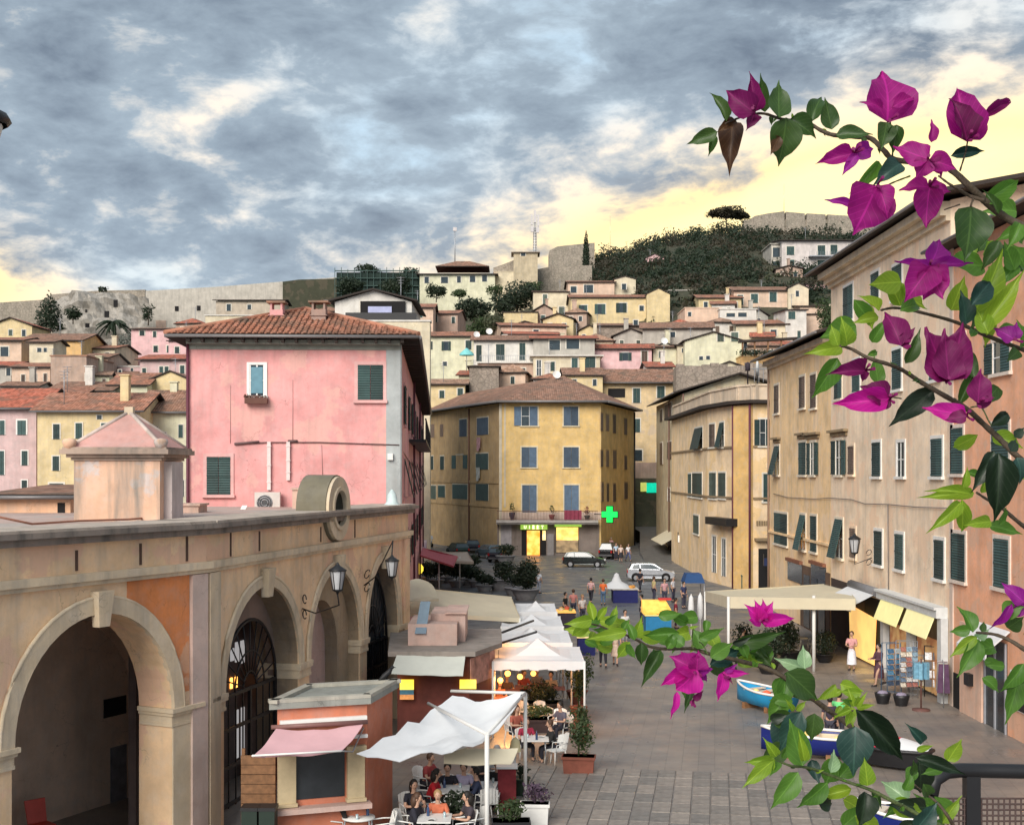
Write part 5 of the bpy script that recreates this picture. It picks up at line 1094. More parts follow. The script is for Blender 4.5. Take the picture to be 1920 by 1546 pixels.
house('yellow gabled house beside the pink house corner', 276, 362, 716, 790, 142, C_YEL, (gf, .2, 1.6, T1), W((318, 738, 328, 744), st='dark'))
house('mauve terrace house with four dark shuttered windows near the pink roof', 262, 362, 676, 740, 160, C_MAUVE, (g, .5, 1.4, T2), W((267, 690, 274, 705), (299, 687, 306, 702), (309, 687, 316, 702), (338, 685, 346, 700)), yaw=-4)
house('white sloping house wall with a wine roof left of the mauve terrace', 176, 236, 706, 740, 165, C_WHITE, (sh_, .3, 2.0, T1), W((222, 693, 228, 698), st='dark'))
house('small white cube house on the slope between the wine roofs', 222, 268, 688, 730, 172, C_MAUVE, ('flat', .1, 0, C_WHITE), W((245, 690, 250, 700), st='dark'))
house('light pink house with a stepped profile under the pale fort wall', 246, 316, 618, 670, 195, C_PINK, (g, .4, .9, T1), W((262, 620, 271, 629), (287, 621, 293, 632))+W((288, 648, 296, 660), (313, 648, 325, 661)))
house('pink lower annex with a sloping roof beside the stepped pink house', 316, 362, 640, 680, 192, C_PINK, (sh_, .3, 1.0, T1), W((328, 650, 336, 662)))
house('brown house with a small red roof below the palm', 152, 202, 672, 730, 168, C_BROWN, (g, .3, 1.3, T1), W((165, 685, 172, 692), st='dark'))
# behind the pink roof
house('cream gabled house with a deep loggia and lilac awning behind the pink roof', 628, 772, 566, 700, 128, C_WHITE, (gf, .6, 1.15, T0), W((676, 566, 684, 600), st='dark'), depth=12, chim=0)
_c = house('tall cream wall block right of the loggia house', 600, 806, 603, 760, 126, C_CREAM, ('flat', .1, 0, C_WHITE), [], depth=1.5)
E = _c['E'][0]; mb = MB(_c['root'].location); E.box(mb, 2.5, 9.5, E.hit(700, 603)[1], E.hit(700, 603)[1]+.9, -.1, 0.0); mb.build('terrace_rail', [IRON], _c['root'])
lg = thing('lilac_awning', 'lilac cloth drawn across the loggia behind the pink roof', 'awning', P(712, 586, 127.7)); c = lg.location; mb = MB(c); mb.box(c.x-1.15, c.x+1.2, 127.55, 127.6, c.z-.75, c.z+.6); mb.build('cloth', [mat('lilac_cloth', (.40, .42, .62), .8, .1, 2)], lg)
mb = MB(P(715, 590, 127.9)); p0, p1 = P(676, 602, 127.9), P(760, 565, 127.9); mb.box(p0.x, p1.x, 127.7, 127.9, p0.z, p1.z); tag(mb.build('loggia_opening', [DARK]), 'dark loggia opening of the cream gabled house', 'opening')
house('brown brick house with a red roof right of the loggia house', 806, 858, 590, 640, 205, C_BROWN, (g, .3, 1.5, T0), W((811, 590, 820, 604), (847, 594, 853, 606)), yaw=-6)
house('small red roofed house between loggia house and brick house', 770, 812, 578, 640, 198, C_PEACH, (g, .4, 1.6, T0), W((785, 585, 792, 595)))
house('pale yellow house with a white shuttered window and a small balcony', 804, 892, 632, 700, 190, C_LIME, (g, .5, 1.6, T0), W((828, 640, 845, 657), st='open')+W((873, 638, 884, 655), (808, 640, 811, 655))+W((830, 678, 838, 686), st='dark'))
house('white house with three tall green doors and a long balcony', 888, 1002, 640, 720, 185, C_WHITE, (g, .5, 1.7, T1), W((893, 647, 903, 677), (930, 645, 946, 675), (974, 643, 985, 675)), yaw=0)
_b = house('brown lower storey with one dark window under the white balcony house', 900, 1000, 681, 740, 182, C_BROWN, ('flat', .4, 0, C_WHITE), W((975, 690, 985, 704), st='dark'))
mb = MB(_b['root'].location); E = _b['E'][0]; z = _b['z1']+.16
for k in range(30): E.box(mb, k*E.L/30, k*E.L/30+.04, z, z+.9, .3, .33)
E.box(mb, 0, E.L, z+.9, z+.95, .28, .35); mb.build('balcony_rail', [METAL], _b['root'])
house('round-shouldered rubble tower house below the turquoise parasol', 880, 935, 688, 760, 172, RUB, ('pyr', .3, .8, T3), [])
house('low orange-roofed house just left of the yellow corner building roof', 800, 872, 722, 780, 170, C_YEL, (g, .5, 1.4, T3), W((824, 732, 833, 746), (858, 728, 868, 741)))
house('wide beige house with a dark verandah above green doors', 1000, 1125, 668, 730, 180, C_CREAM, ('flat', .5, 0, C_WHITE), W((1006, 675, 1015, 704), st='white')+W((1026, 678, 1040, 695), (1072, 671, 1083, 691), (1094, 669, 1116, 691), st='shut'))
_v = house('verandah storey under a wine roof with dark openings', 1000, 1115, 637, 668, 184, C_GREY, (g, .6, 1.3, T2), W((1030, 638, 1050, 656), (1062, 636, 1086, 654), st='dark'))
house('peach gabled cottage among the roofs under the yellow villa', 940, 1062, 612, 660, 208, C_PEACH, (g, .4, 1.4, T0), W((1000, 618, 1010, 628), st='dark'), yaw=8)
house('wine roofed house between the white balcony house and the verandah', 950, 1050, 628, 680, 200, C_CREAM, (g, .4, 1.3, T2), [], yaw=6)
house('yellow sloping garden wall house above the roofs', 944, 1008, 586, 620, 225, C_YEL, (sh_, .2, 1.0, C_YEL), [])
house('yellow villa with three paired windows and a plain yellow gable end', 1070, 1212, 559, 620, 226, C_YEL, (g, .4, 1.6, T0), W((1085, 572, 1101, 590), (1115, 570, 1135, 589), (1155, 568, 1175, 586), st='half', c='g')+W((1199, 573, 1207, 583), st='dark'), depth=10)
house('blank yellow gable block on the right of the yellow villa', 1213, 1256, 552, 625, 224, C_YEL, (gf, .1, 1.4, T1), [], depth=12)
house('upper peach villa storey with a terracotta roof behind the yellow villa', 1065, 1152, 530, 570, 240, C_PEACH, (g, .4, 1.2, T0), W((1070, 537, 1081, 549), (1095, 534, 1112, 549), (1166, 532, 1174, 543), st='dark'))
house('cream end block beside the upper peach villa', 1152, 1192, 524, 570, 241, C_CREAM, (gf, .2, .8, T0), W((1166, 533, 1174, 543), st='dark'))
house('old cream house with one tall window left of the yellow villa', 1000, 1066, 548, 620, 236, C_CREAM, (g, .3, 1.0, T1), W((1018, 552, 1026, 570), (1048, 575, 1058, 592), c='y'))
house('pinkish white house with a red roof and dark shutters in mid slope', 1104, 1222, 656, 715, 186, C_PINK, (g, .5, 1.6, T2), W((1161, 661, 1184, 676), st='open')+W((1203, 658, 1214, 686), c='n'), yaw=-5, fm=C_WHITE)
house('grey-green gable end of the pinkish white house', 1222, 1272, 655, 715, 188, pl('sage_plaster', (.50, .49, .40)), (gf, .2, 1.4, T2), [])
house('rubble walled house with a brown roof above the red one', 1120, 1215, 612, 650, 198, RUB, (g, .4, 1.2, T1), W((1188, 600, 1196, 612), st='dark'))
house('long brown roof house in the middle of the slope', 1205, 1335, 618, 660, 192, C_GREY, (g, .5, 2.0, T1), W((1255, 622, 1266, 632), st='dark'), yaw=-6)
house('cream gabled house with two arched windows over the rubble wall', 1284, 1392, 640, 700, 182, C_LIME, (gf, .3, 1.8, T1), W((1345, 625, 1357, 640), (1371, 623, 1384, 640), st='shut', c='y')+W((1311, 668, 1318, 675), (1324, 667, 1331, 674), st='dark'))
house('deep yellow block under the dark pergola', 1390, 1452, 668, 720, 178, C_ORANGE, ('flat', .1, 0, C_YEL), W((1395, 640, 1400, 652), st='dark'))
house('peach low house with a stepped end wall', 1284, 1352, 578, 620, 208, C_PEACH, ('flat', .1, 0, C_PEACH), W((1290, 585, 1296, 593), st='dark'))
house('white roof-top room with two wide dark windows', 1350, 1418, 580, 620, 206, C_WHITE, ('flat', .15, 0, C_WHITE), W((1362, 587, 1378, 594), (1384, 586, 1400, 594), st='dark'))
house('terracotta roofed cream house behind the pergola', 1380, 1475, 610, 660, 196, C_CREAM, (g, .5, 1.6, T0), W((1445, 618, 1456, 630), st='dark'), yaw=-5)
house('tall pale house with one high square window right of the pergola', 1473, 1512, 582, 680, 195, C_WHITE, ('shed', .3, .8, T0), W((1478, 584, 1491, 598), (1495, 620, 1501, 635)))
house('peach slab house at the right of the tall pale house', 1512, 1545, 590, 680, 199, C_PEACH, (sh_, .3, .8, T0), [])
house('peach villa with three green doors and a wide terracotta roof', 1376, 1478, 546, 590, 228, C_PEACH, (g, .5, 1.8, T1), W((1383, 553, 1393, 572), (1408, 551, 1421, 568), (1443, 548, 1456, 566), c='g'))
house('cream gable block attached to the peach villa', 1478, 1516, 541, 600, 227, C_CREAM, (gf, .2, 1.3, T1), W((1492, 545, 1498, 556), st='dark'))
house('bright pink cottage under the big villa', 1512, 1578, 533, 575, 240, C_PINK, (g, .3, .8, T2), W((1518, 540, 1524, 547), (1530, 540, 1537, 549), (1552, 538, 1558, 548), st='dark'))
house('red roofed annex below the pink cottage', 1500, 1570, 575, 620, 222, C_PEACH, (g, .4, .9, T2), [])
_v = house('large two-storey white villa with stacked balconies high on the right', 1466, 1625, 452, 535, 262, pl('villa_white', (.62, .56, .53)), (g, .8, 1.2, T2), W((1475, 462, 1489, 478), (1475, 487, 1489, 501), (1533, 460, 1547, 478), (1557, 459, 1570, 477), (1533, 488, 1547, 502), (1590, 458, 1606, 470)), depth=12)
mb = MB(_v['root'].location); E = _v['E'][0]; z = E.hit(1500, 481)[1]; E.box(mb, E.hit(1515, 480)[0], E.L, z-.2, z, 0, 1.5)
for k in range(24): a = E.hit(1515, 480)[0]+k*.45; E.box(mb, a, a+.05, z, z+.9, 1.4, 1.45)
mb.build('balcony', [METAL], _v['root'])
house('dark side block with balconies at the left of the large white villa', 1446, 1466, 458, 535, 264, C_GREY, ('flat', .3, 0, C_GREY), W((1449, 464, 1463, 482), (1449, 490, 1463, 510), st='dark'))
house('dull grey garden house with a broad flat roof among trees', 1255, 1345, 545, 590, 240, C_GREY, ('flat', .2, 0, C_GREY), W((1264, 555, 1274, 572), st='dark'))
house('pinkish ruin high in the wood', 1210, 1246, 485, 505, 285, C_PINK, (gf, .2, 1.4, T3), [], depth=5)
# rubble retaining wall above the side street
_c, z1, zb = from_px(1268, 1462, 688, 800, 166, 0, 3); bd = building('retaining_wall', 'big brown rubble wall rising behind the corner house terrace', 'wall', _c, 0, z1, RUB)
mb = MB(bd['root'].location); E = bd['E'][0]; zt = z1
for k in range(12): a = k*E.L/12; E.box(mb, a, a+E.L/12*.96, zt, zt+R(.1, .6), -.6, 0)
mb.build('ragged_top', [RUB], bd['root'])
# pergola and parasol
pg = thing('pergola', 'dark wooden pergola terrace full of plants over the yellow block', 'pergola', P(1440, 668, 177)); c = pg.location; k_ = 177/F
for px in (1392, 1415, 1440, 1465, 1488):
    mb = MB(c); q = P(px, 668, 177); mb.box(q.x-.1, q.x+.1, 176.9, 177.1, q.z, q.z+2.3); mb.build('post', [WOOD], pg)
mb = MB(c); a, b = P(1386, 640, 177), P(1494, 634, 177); mb.hexa([(a.x, 176.6, a.z-.15), (b.x, 176.6, b.z-.15), (b.x, 178, b.z-.15), (a.x, 178, a.z-.15), (a.x, 176.6, a.z+.15), (b.x, 176.6, b.z+.15), (b.x, 178, b.z+.15), (a.x, 178, a.z+.15)]); mb.build('top_beam', [EAVE], pg)
mb = MB(c); crown_mb(mb, [(P(x, 661, 176.6), (1.1, .5, .5)) for x in (1395, 1410, 1425, 1440, 1455, 1470, 1484)], 900, .16); mb.build('plants', [LF_D], pg)
q = P(875, 683, 171); tp = thing('parasol', 'turquoise parasol on a terrace below the white balcony house', 'parasol', q); mb = MB(q); mb.lathe(q, [(1.0, 1.2), (.9, 1.5), (.05, 2.2)], 10); mb.build('canopy', [mat('turquoise_cloth', (.20, .55, .55), .8)], tp); mb = MB(q); mb.tube([q+Vector((0, 0, -1)), q+Vector((0, 0, 2.2))], .05, 6); mb.build('pole', [METAL], tp)
for i, (px, py, D, lab) in enumerate(((1043, 703, 150, 'white satellite dish above the yellow building roof'), (893, 628, 188, 'satellite dish on the ridge left of the white balcony house'), (917, 622, 190, 'small dish right of another on the same ridge'), (1245, 640, 176, 'dish on the sage gable roof'))):
    q = P(px, py, D); t_ = thing('satellite_dish', lab, 'satellite dish', q, 0, 'satellite dishes on the roofs'); mb = MB(q); mb.lathe(q, [(.02, 0), (.3, .08), (.5, .22)], 10); m_ = mb.build('dish', [WHITEP], t_); m_.rotation_euler = (math.radians(70), 0, R(-.5, .5)); mb = MB(q); mb.tube([q, q+Vector((0, .1, -2))], .04, 5); mb.build('mast', [METAL], t_)
# ---------------------------------------------------------------- more roofs filling the slope between
random.seed(21); pass; cols = [C_CREAM, C_YEL, C_PEACH, C_GREY, C_BROWN, C_WHITE, C_LIME]; desc = {C_CREAM.name: 'cream', C_YEL.name: 'yellow', C_PEACH.name: 'peach', C_GREY.name: 'grey', C_BROWN.name: 'brown', C_WHITE.name: 'off-white', C_LIME.name: 'pale lime'}
fills = [(-20, 60, 612, 205), (105, 165, 690, 158), (160, 215, 655, 185), (330, 400, 640, 200), (860, 905, 705, 176), (935, 985, 700, 176), (1000, 1060, 712, 170), (1060, 1130, 705, 170), (1130, 1200, 700, 186), (1090, 1150, 640, 192), (1150, 1215, 632, 194), (1225, 1290, 652, 186), (1255, 1300, 610, 205), (1330, 1385, 605, 200), (1310, 1390, 560, 226), (1400, 1460, 650, 186), (1455, 1500, 648, 188), (1500, 1560, 640, 190), (1450, 1520, 690, 172), (1510, 1600, 700, 172), (1215, 1262, 690, 178), (1018, 1075, 600, 215), (1000, 1040, 585, 228), (1545, 1640, 600, 215), (1600, 1700, 560, 230)]
near_of = ['at the far left edge', 'behind the peach block', 'under the palm', 'just behind the pink house eave', 'under the round tower', 'below the white balcony', 'below the wide beige house', 'left of the side street roofs', 'over the side street', 'below the yellow villa', 'below the yellow gable block', 'left of the cream gabled house', 'below the grey garden house', 'left of the roof-top room', 'above the stepped peach house', 'under the peach villa', 'next to the tall pale house', 'between tall pale house and eaves', 'behind the pergola wall', 'behind the apricot house', 'beside the rubble wall', 'left under the yellow villa', 'by the yellow garden wall', 'behind the tall right eave', 'high behind the tall right eave']
for i, (x0, x1, ye, D) in enumerate(fills):
    m_ = cols[(i*3+1) % 7]; ws = []
    wn = max(1, int((x1-x0)/26))
    for k in range(wn): xx = x0+(k+.5)*(x1-x0)/wn+R(-3, 3); ws.append((0, xx-3.5, ye+6, xx+3.5, ye+6+R(10, 15), random.choice(['dark', 'shut', 'shut']), random.choice('gny')))
    nm = {'clay_tiles': 'terracotta', 'brown_clay_tiles': 'brown', 'red_clay_tiles': 'wine red', 'pale_clay_tiles': 'pale tile'}; tm = TILE[(i*5+2) % 4]
    house('%s house with a %s roof %s' % (desc[m_.name], nm[tm.name], near_of[i]), x0, x1, ye, ye+60, D, m_, (random.choice([g, g, gf, hp]), .4, R(1.2, 1.9), tm), ws, yaw=R(-8, 8), depth=R(7, 10), chim=random.choice([0, 1, 1]))
near2 = ['left edge, second row', 'left slope under the orange gable', 'left slope beside the olive', 'under the pale curtain wall', 'behind the loggia house', 'below the crest villa', 'right of the broad evergreen', 'above the white balcony house', 'beside the verandah storey', 'under the old cream house', 'over the wine roofed house', 'in the middle of the slope', 'under the long brown roof', 'left of the peach villa', 'right of the roof-top room', 'below the terracotta roofed cream house', 'above the pergola', 'beneath the large white villa', 'next to the pink cottage', 'right above the rubble wall']
f2 = [(0, 70, 726, 140), (100, 150, 745, 132), (165, 205, 705, 152), (330, 372, 608, 224), (590, 640, 585, 215), (790, 830, 590, 222), (905, 950, 655, 196), (960, 1010, 612, 214), (1085, 1125, 622, 200), (1030, 1075, 650, 190), (1060, 1100, 588, 222), (1150, 1195, 610, 206), (1270, 1320, 648, 184), (1335, 1378, 572, 222), (1405, 1440, 592, 212), (1410, 1450, 634, 192), (1440, 1478, 620, 197), (1455, 1505, 505, 252), (1565, 1620, 545, 240), (1340, 1395, 690, 170)]
for i, (x0, x1, ye, D) in enumerate(f2):
    m_ = cols[(i*5+3) % 7]; ws = []; wn = max(1, int((x1-x0)/20))
    for k in range(wn): xx = x0+(k+.5)*(x1-x0)/wn+R(-2, 2); ws.append((0, xx-3, ye+5, xx+3, ye+5+R(8, 12), random.choice(['dark', 'shut', 'shut']), random.choice('gny')))
    tm = TILE[(i*3+1) % 4]; house('small %s house with a %s roof, %s' % (desc[m_.name], nm[tm.name], near2[i]), x0, x1, ye, ye+50, D, m_, (random.choice([g, gf, hp, sh_]), .35, R(.9, 1.6), tm), ws, yaw=R(-14, 14), depth=R(5, 8), chim=random.choice([0, 1]))
# ---------------------------------------------------------------- fortress, villa, tower and masts on the crest
def wallpoly(name, label, pts, yb, D, th, m, cat='wall'):
    """wall whose top follows pixel points"""
    A = P(pts[0][0], pts[0][1], D); root = thing(name, label, cat, (A.x, A.y, 0)); mb = MB(root.location)
    for (x0, y0), (x1, y1) in zip(pts, pts[1:]):
        a, b, c, d = P(x0, yb, D), P(x1, yb, D), P(x1, y1, D), P(x0, y0, D); t = Vector((0, th, 0)); dn = Vector((0, 0, -25)); mb.hexa([a+dn, b+dn, b+t+dn, a+t+dn, d, c, c+t, d+t])
    mb.build('wall', [m], root); return root
def holes(root, D, rects, nm='opening'):
    for x0, y0, x1, y1 in rects:
        a, b = P(x0, y1, D), P(x1, y0, D); mb = MB(root.location); mb.box(a.x, b.x, D-.12, D-.02, a.z, b.z); mb.build(nm, [DARK], root)
r_ = wallpoly('fortress_wall', 'long brown fortress wall on the left skyline', [(-260, 575), (0, 567), (80, 562), (96, 552), (180, 545), (272, 543)], 640, 292, 4, FORT)
r_ = wallpoly('fortress_wall', 'long pale plastered fortress curtain wall rising to the right', [(273, 545), (400, 538), (540, 527), (640, 519)], 625, 288, 4, plaster('pale_fort_plaster', (.50, .46, .40), .4)); holes(r_, 288, [(328, 574, 335, 583), (369, 573, 376, 582), (344, 603, 349, 609), (330, 603, 334, 609), (282, 577, 285, 581)])
mb = MB(r_.location); q = P(302, 605, 288); mb.box(q.x-1.1, q.x+1.1, 287.8, 287.98, q.z-1.5, q.z+.5); mb.lathe(q, [(0, 0), (0, 0)], 4); mb.build('arch_door', [C_BROWN], r_)
wallpoly('fortress_bank', 'sloping brown earth bank at the right end of the pale curtain wall', [(530, 528), (560, 524), (640, 522), (660, 530)], 600, 285, 6, HILLM, 'bank')
# crag below the wall
cr = thing('rock_crag', 'grey rock crag with dark hollows below the fortress wall', 'rock', P(190, 640, 272)); mb = MB(cr.location); n, m_ = 26, 14; vs = []
for j in range(m_+1):
    for i in range(n+1):
        px = 105+175*i/n; py = 545+(28*abs(i/n-.55)+110*j/m_); p = P(px, py, 280-9*j/m_); d = 2.2*mn.noise(p*.16)+1.0*mn.noise(p*.5); vs.append(p+Vector((0, -d*1.6-1.5, d*.5)))
mb.add(vs, [(j*(n+1)+i, (j+1)*(n+1)+i, (j+1)*(n+1)+i+1, j*(n+1)+i+1) for j in range(m_) for i in range(n)]); mb.build('crag', [plaster('grey_crag', (.36, .33, .29), .7, (.22, .20, .17))], cr)
holes(cr, 268, [(196, 583, 205, 595), (213, 562, 221, 576), (160, 580, 164, 586), (160, 606, 168, 614)], 'hollow')
house('fort guard house with a brown roof over the pale curtain wall', 405, 528, 564, 610, 250, pl('guard_house_plaster', (.50, .42, .33)), (g, .6, .9, T1), W((425, 570, 433, 583), (464, 571, 471, 580), st='dark'), depth=8)
house('pale parapet house just above the pink house roof', 385, 520, 592, 640, 215, C_CREAM, ('flat', .2, 0, C_WHITE), [])
# scaffolded green block
sc = thing('scaffold_block', 'dark green netted scaffolding block on the skyline left of the cream villa', 'scaffold', P(710, 552, 272)); c = sc.location; a, b = P(628, 555, 272), P(786, 506, 272)
mb = MB(c); mb.box(a.x+.3, b.x-.3, 272.2, 280, a.z-8, b.z-.5); mb.build('netted_core', [mat('dark_net', (.015, .03, .025), .9, .4, .8)], sc)
for k in range(14): mb = MB(c); x = a.x+(b.x-a.x)*k/13; mb.box(x-.06, x+.06, 271.8, 271.92, a.z-6, b.z+R(0, .6)); mb.build('standard', [mat('green_pipe', (.03, .07, .06), .6)], sc)
for k in range(4): mb = MB(c); z = b.z-.2-k*1.6; mb.box(a.x, b.x, 271.7, 272.1, z-.08, z+.08); mb.build('walkway', [mat('green_pipe', (.03, .07, .06), .6)], sc)
v_ = house('cream crest villa with a two-step hipped roof and five dark windows', 787, 928, 515, 556, 270, C_LIME, (hp, .7, 1.6, T2), W((796, 519, 804, 531), (827, 519, 840, 531), (857, 518, 864, 530), (881, 517, 891, 529), (904, 516, 913, 528), st='dark'), depth=14)
add_roof(v_, [(P(820, 500, 276).x, 274), (P(915, 500, 276).x, 274), (P(915, 500, 276).x, 282), (P(820, 500, 276).x, 282)], P(860, 503, 276).z, hp, .3, 1.7, T1, gut=False)
house('small cream annex joined to the right of the crest villa', 926, 966, 510, 556, 272, C_CREAM, ('flat', .1, 0, C_CREAM), [], depth=6)
tw = house('square cream stone watch tower on the crest', 963, 1008, 474, 560, 268, plaster('tower_stone', (.52, .43, .29), .4), ('flat', .5, 0, plaster('tower_top', (.30, .24, .18), .5)), W((977, 473, 985, 480), st='dark'), depth=5, name='watch_tower', cat='tower', group=None)
wallpoly('stone_wall', 'ruined wall with a dark top between the villa annex and the tower', [(925, 502), (945, 495), (965, 487)], 560, 274, 3, FORT)
wallpoly('bastion', 'grey stone bastion on the crest beside the cypress', [(1030, 470), (1045, 462), (1092, 457), (1115, 455)], 515, 300, 8, FORT, 'bastion')
wallpoly('stone_wall', 'low wall running from the tower to the bastion', [(1006, 505), (1030, 500), (1110, 497)], 540, 276, 2, FORT)
def mast(label, px, y0, y1, D, r, boxes=(), m=METAL):
    a, b = P(px, y1, D), P(px, y0, D); t = thing('radio_mast', label, 'mast', a, 0, None); mb = MB(a); mb.tube([a, b], [r*1.5, r*.6], 6)
    mb.build('pole', [m], t)
    if r > .1:
        mb = MB(a)
        for k in range(22):
            z0, z1 = a.z+(b.z-a.z)*k/22*.8, a.z+(b.z-a.z)*(k+1)/22*.8; s = .55*(1-k/30); mb.tube([(a.x-s, D, z0), (a.x+s, D, z1)], .05, 4); mb.tube([(a.x+s, D, z0), (a.x-s, D, z1)], .05, 4)
        mb.tube([(a.x-.6, D, a.z), (a.x-.25, D, a.z+(b.z-a.z)*.8)], .07, 4); mb.tube([(a.x+.6, D, a.z), (a.x+.25, D, a.z+(b.z-a.z)*.8)], .07, 4)
        mb.build('lattice', [m], t)
    for dx, dy, w_, h in boxes:
        q = P(px+dx, y0+dy, D); mb = MB(a); mb.box(q.x-w_/2, q.x+w_/2, D-.3, D+.1, q.z-h/2, q.z+h/2); mb.build('antenna', [mat('pale_antenna', (.55, .52, .52), .6)], t)
    return t
mast('thin red and white mast rising behind the crest villa', 853, 426, 500, 280, .09, ((0, 4, .8, .8),))
mast('lattice telecom mast with panel antennas beside the watch tower', 1003, 398, 545, 272, .14, ((-6, 14, .35, 2.2), (0, 8, .5, 2.6), (6, 16, .35, 2.4), (-5, 32, .6, 1.2), (5, 33, .6, 1.2)))
mast('hair-thin mast on the fort wall above the wood', 1470, 345, 402, 330, .05); mast('hair-thin mast against the sunset left of the wood', 1144, 405, 470, 320, .04)
fw = wallpoly('fortress_wall', 'ruined fortress wall with broken merlons on the right skyline', [(1395, 418), (1415, 405), (1440, 400), (1471, 396)], 445, 326, 3, FORT)
for x0, x1, y0, y1 in ((1474, 1509, 397, 400), (1513, 1548, 400, 402), (1552, 1600, 402, 405), (1604, 1720, 404, 408)):
    mb = MB(fw.location); a, b, c, d = P(x0, 450, 326), P(x1, 450, 326), P(x1, y1, 326), P(x0, y0, 326); t = Vector((0, 3, 0)); dn = Vector((0, 0, -10)); mb.hexa([a+dn, b+dn, b+t+dn, a+t+dn, d, c, c+t, d+t]); mb.build('merlon', [FORT], fw)
    mb = MB(fw.location)
a, b = P(1395, 412, 326.5), P(1720, 470, 326.5); mb = MB(fw.location); mb.box(a.x, b.x, 326.4, 328, b.z-10, a.z); mb.build('curtain', [FORT], fw)
# ---------------------------------------------------------------- trees and woods
def ptree(label, px, yb, h, w_, D, **k): q = P(px, yb, D); return tree(label, q.x, q.y, q.z, h, w_, **k)
ptree('dark conical cypress against the left fortress wall', 92, 622, 8.2, 6.0, 262, lm=LF_D, kind='cone', n=1500, s=.32, trunk=.1)
ptree('dark rounded bush under the crag', 137, 603, 3.6, 4.2, 262, lm=LF_D, n=500, s=.3)
ptree('small bush growing on top of the left fortress wall', 193, 551, 1.9, 2.6, 290, lm=LF_D, n=200, s=.28)
ptree('dark tree in front of the scaffold left half', 655, 560, 4.6, 7, 262, lm=LF_D, n=1500, s=.3); ptree('dark tree in front of the scaffold right half', 745, 560, 4.8, 8, 262, lm=LF_D, n=1600, s=.3)
ptree('palm tree with drooping fronds below the crag', 212, 650, 5.2, 5.8, 210, lm=LF_D, kind='palm', tr=.05)
ptree('silvery grey olive beside the palm', 243, 672, 4.2, 5.2, 205, lm=LF_G, n=900, s=.22)
ptree('dark shrub at the foot of the pale curtain wall', 278, 606, 4.2, 3.0, 270, lm=LF_D, n=300, s=.3)
ptree('slim black cypress standing alone beside the bastion', 1099, 502, 8.6, 1.7, 288, lm=LF_D, kind='cone', n=1300, s=.25, trunk=.05)
ptree('dark oak under the crest villa left of its lawn', 818, 562, 3.3, 5.2, 258, lm=LF_D, n=800, s=.28)
ptree('low hedge tree before the crest villa', 862, 560, 2.2, 4.4, 258, lm=LF_M, n=500, s=.25); ptree('rounded bush at the right foot of the crest villa', 928, 556, 2.6, 4.2, 258, lm=LF_M, n=500, s=.25)
ptree('broad dark evergreen above the yellow and white houses', 888, 605, 5.0, 8.4, 236, lm=LF_D, n=2200, s=.3); ptree('second dark evergreen right behind the broad one', 908, 640, 4.6, 6.6, 220, lm=LF_M, n=1200, s=.28)
ptree('dark slope tree below the watch tower', 970, 588, 6.8, 8.0, 244, lm=LF_D, n=2200, s=.3); ptree('low dark tree left under the tower', 945, 598, 5.0, 6.0, 240, lm=LF_D, n=1200, s=.3); ptree('olive green tree between tower and old cream house', 1000, 566, 4.5, 4.6, 250, lm=LF_M, n=900, s=.28)
ptree('small garden tree among the terraces below the broad evergreen', 925, 622, 3.2, 4.2, 214, lm=LF_O, n=500, s=.24)
ptree('green tree between the two villa groups', 1385, 600, 4.6, 6.0, 236, lm=LF_M, n=1200, s=.28); ptree('tall dark tree squeezed against the big right-hand house', 1560, 650, 8.0, 5.2, 185, lm=LF_M, n=2200, s=.25)
ptree('garden tree in front of the large white villa', 1530, 530, 4.2, 5.6, 250, lm=LF_D, n=900, s=.28); ptree('dark tree on the scaffold block roof', 690, 520, 3.2, 6.0, 284, lm=LF_D, n=700, s=.3); ptree('dark tree right of the scaffolding', 768, 528, 3.4, 4.5, 276, lm=LF_D, n=500, s=.3)
ptree('umbrella pine crowning the wooded hill', 1362, 430, 5.4, 11.0, 318, kind='pine', lm=LF_B, n=2200, s=.35)
ptree('small umbrella pine right of the crowning pine', 1392, 426, 4.0, 5.0, 318, kind='pine', lm=LF_B, n=700, s=.35)
random.seed(5)
mb = MB(P(1300, 500, 290)); nb = MB(P(1300, 500, 290)); sk = [(1108, 470), (1140, 448), (1165, 440), (1200, 436), (1240, 430), (1290, 420), (1330, 412), (1400, 418), (1450, 422), (1600, 425), (1700, 430)]
def sky_y(px):
    for (a, b), (c, d) in zip(sk, sk[1:]):
        if px <= c: return b+(d-b)*max(0, (px-a)/(c-a))
    return 430
k = 0
while k < 620:
    px = R(1105, 1720); D = 322-92*random.random()**.9; v = (322-D)/92
    if px > 1400 and random.random() < .45: continue
    X0 = (px-HX)/F*D; z = hill_h(X0, D)-R(.2, .8); r = R(1.3, 3.3)*(1.15-.4*v)
    crown_mb((mb, mb, nb)[k % 3], [((X0, D, z+r*.3), (r, r, r*R(.6, .9)))], 110, .36); k += 1
tag(mb.build('woodland', [LF_D]), 'dark evergreen wood covering the hilltop right of the cypress', 'wood', kind='stuff'); tag(nb.build('scrubland', [LF_B]), 'brown-green scrub mixed through the hilltop wood', 'scrub', kind='stuff')
mb = MB(P(400, 600, 240)); k = 0
while k < 230:
    px = R(-100, 1500); D = R(185, 300); X0 = (px-HX)/F*D; z = hill_h(X0, D); r = R(.7, 1.6); crown_mb(mb, [((X0, D, z+r*.2), (r, r, r*.7))], 70, .3); k += 1
tag(mb.build('garden_scrub', [LF_O]), 'olive green garden scrub between the hillside houses', 'scrub', kind='stuff')
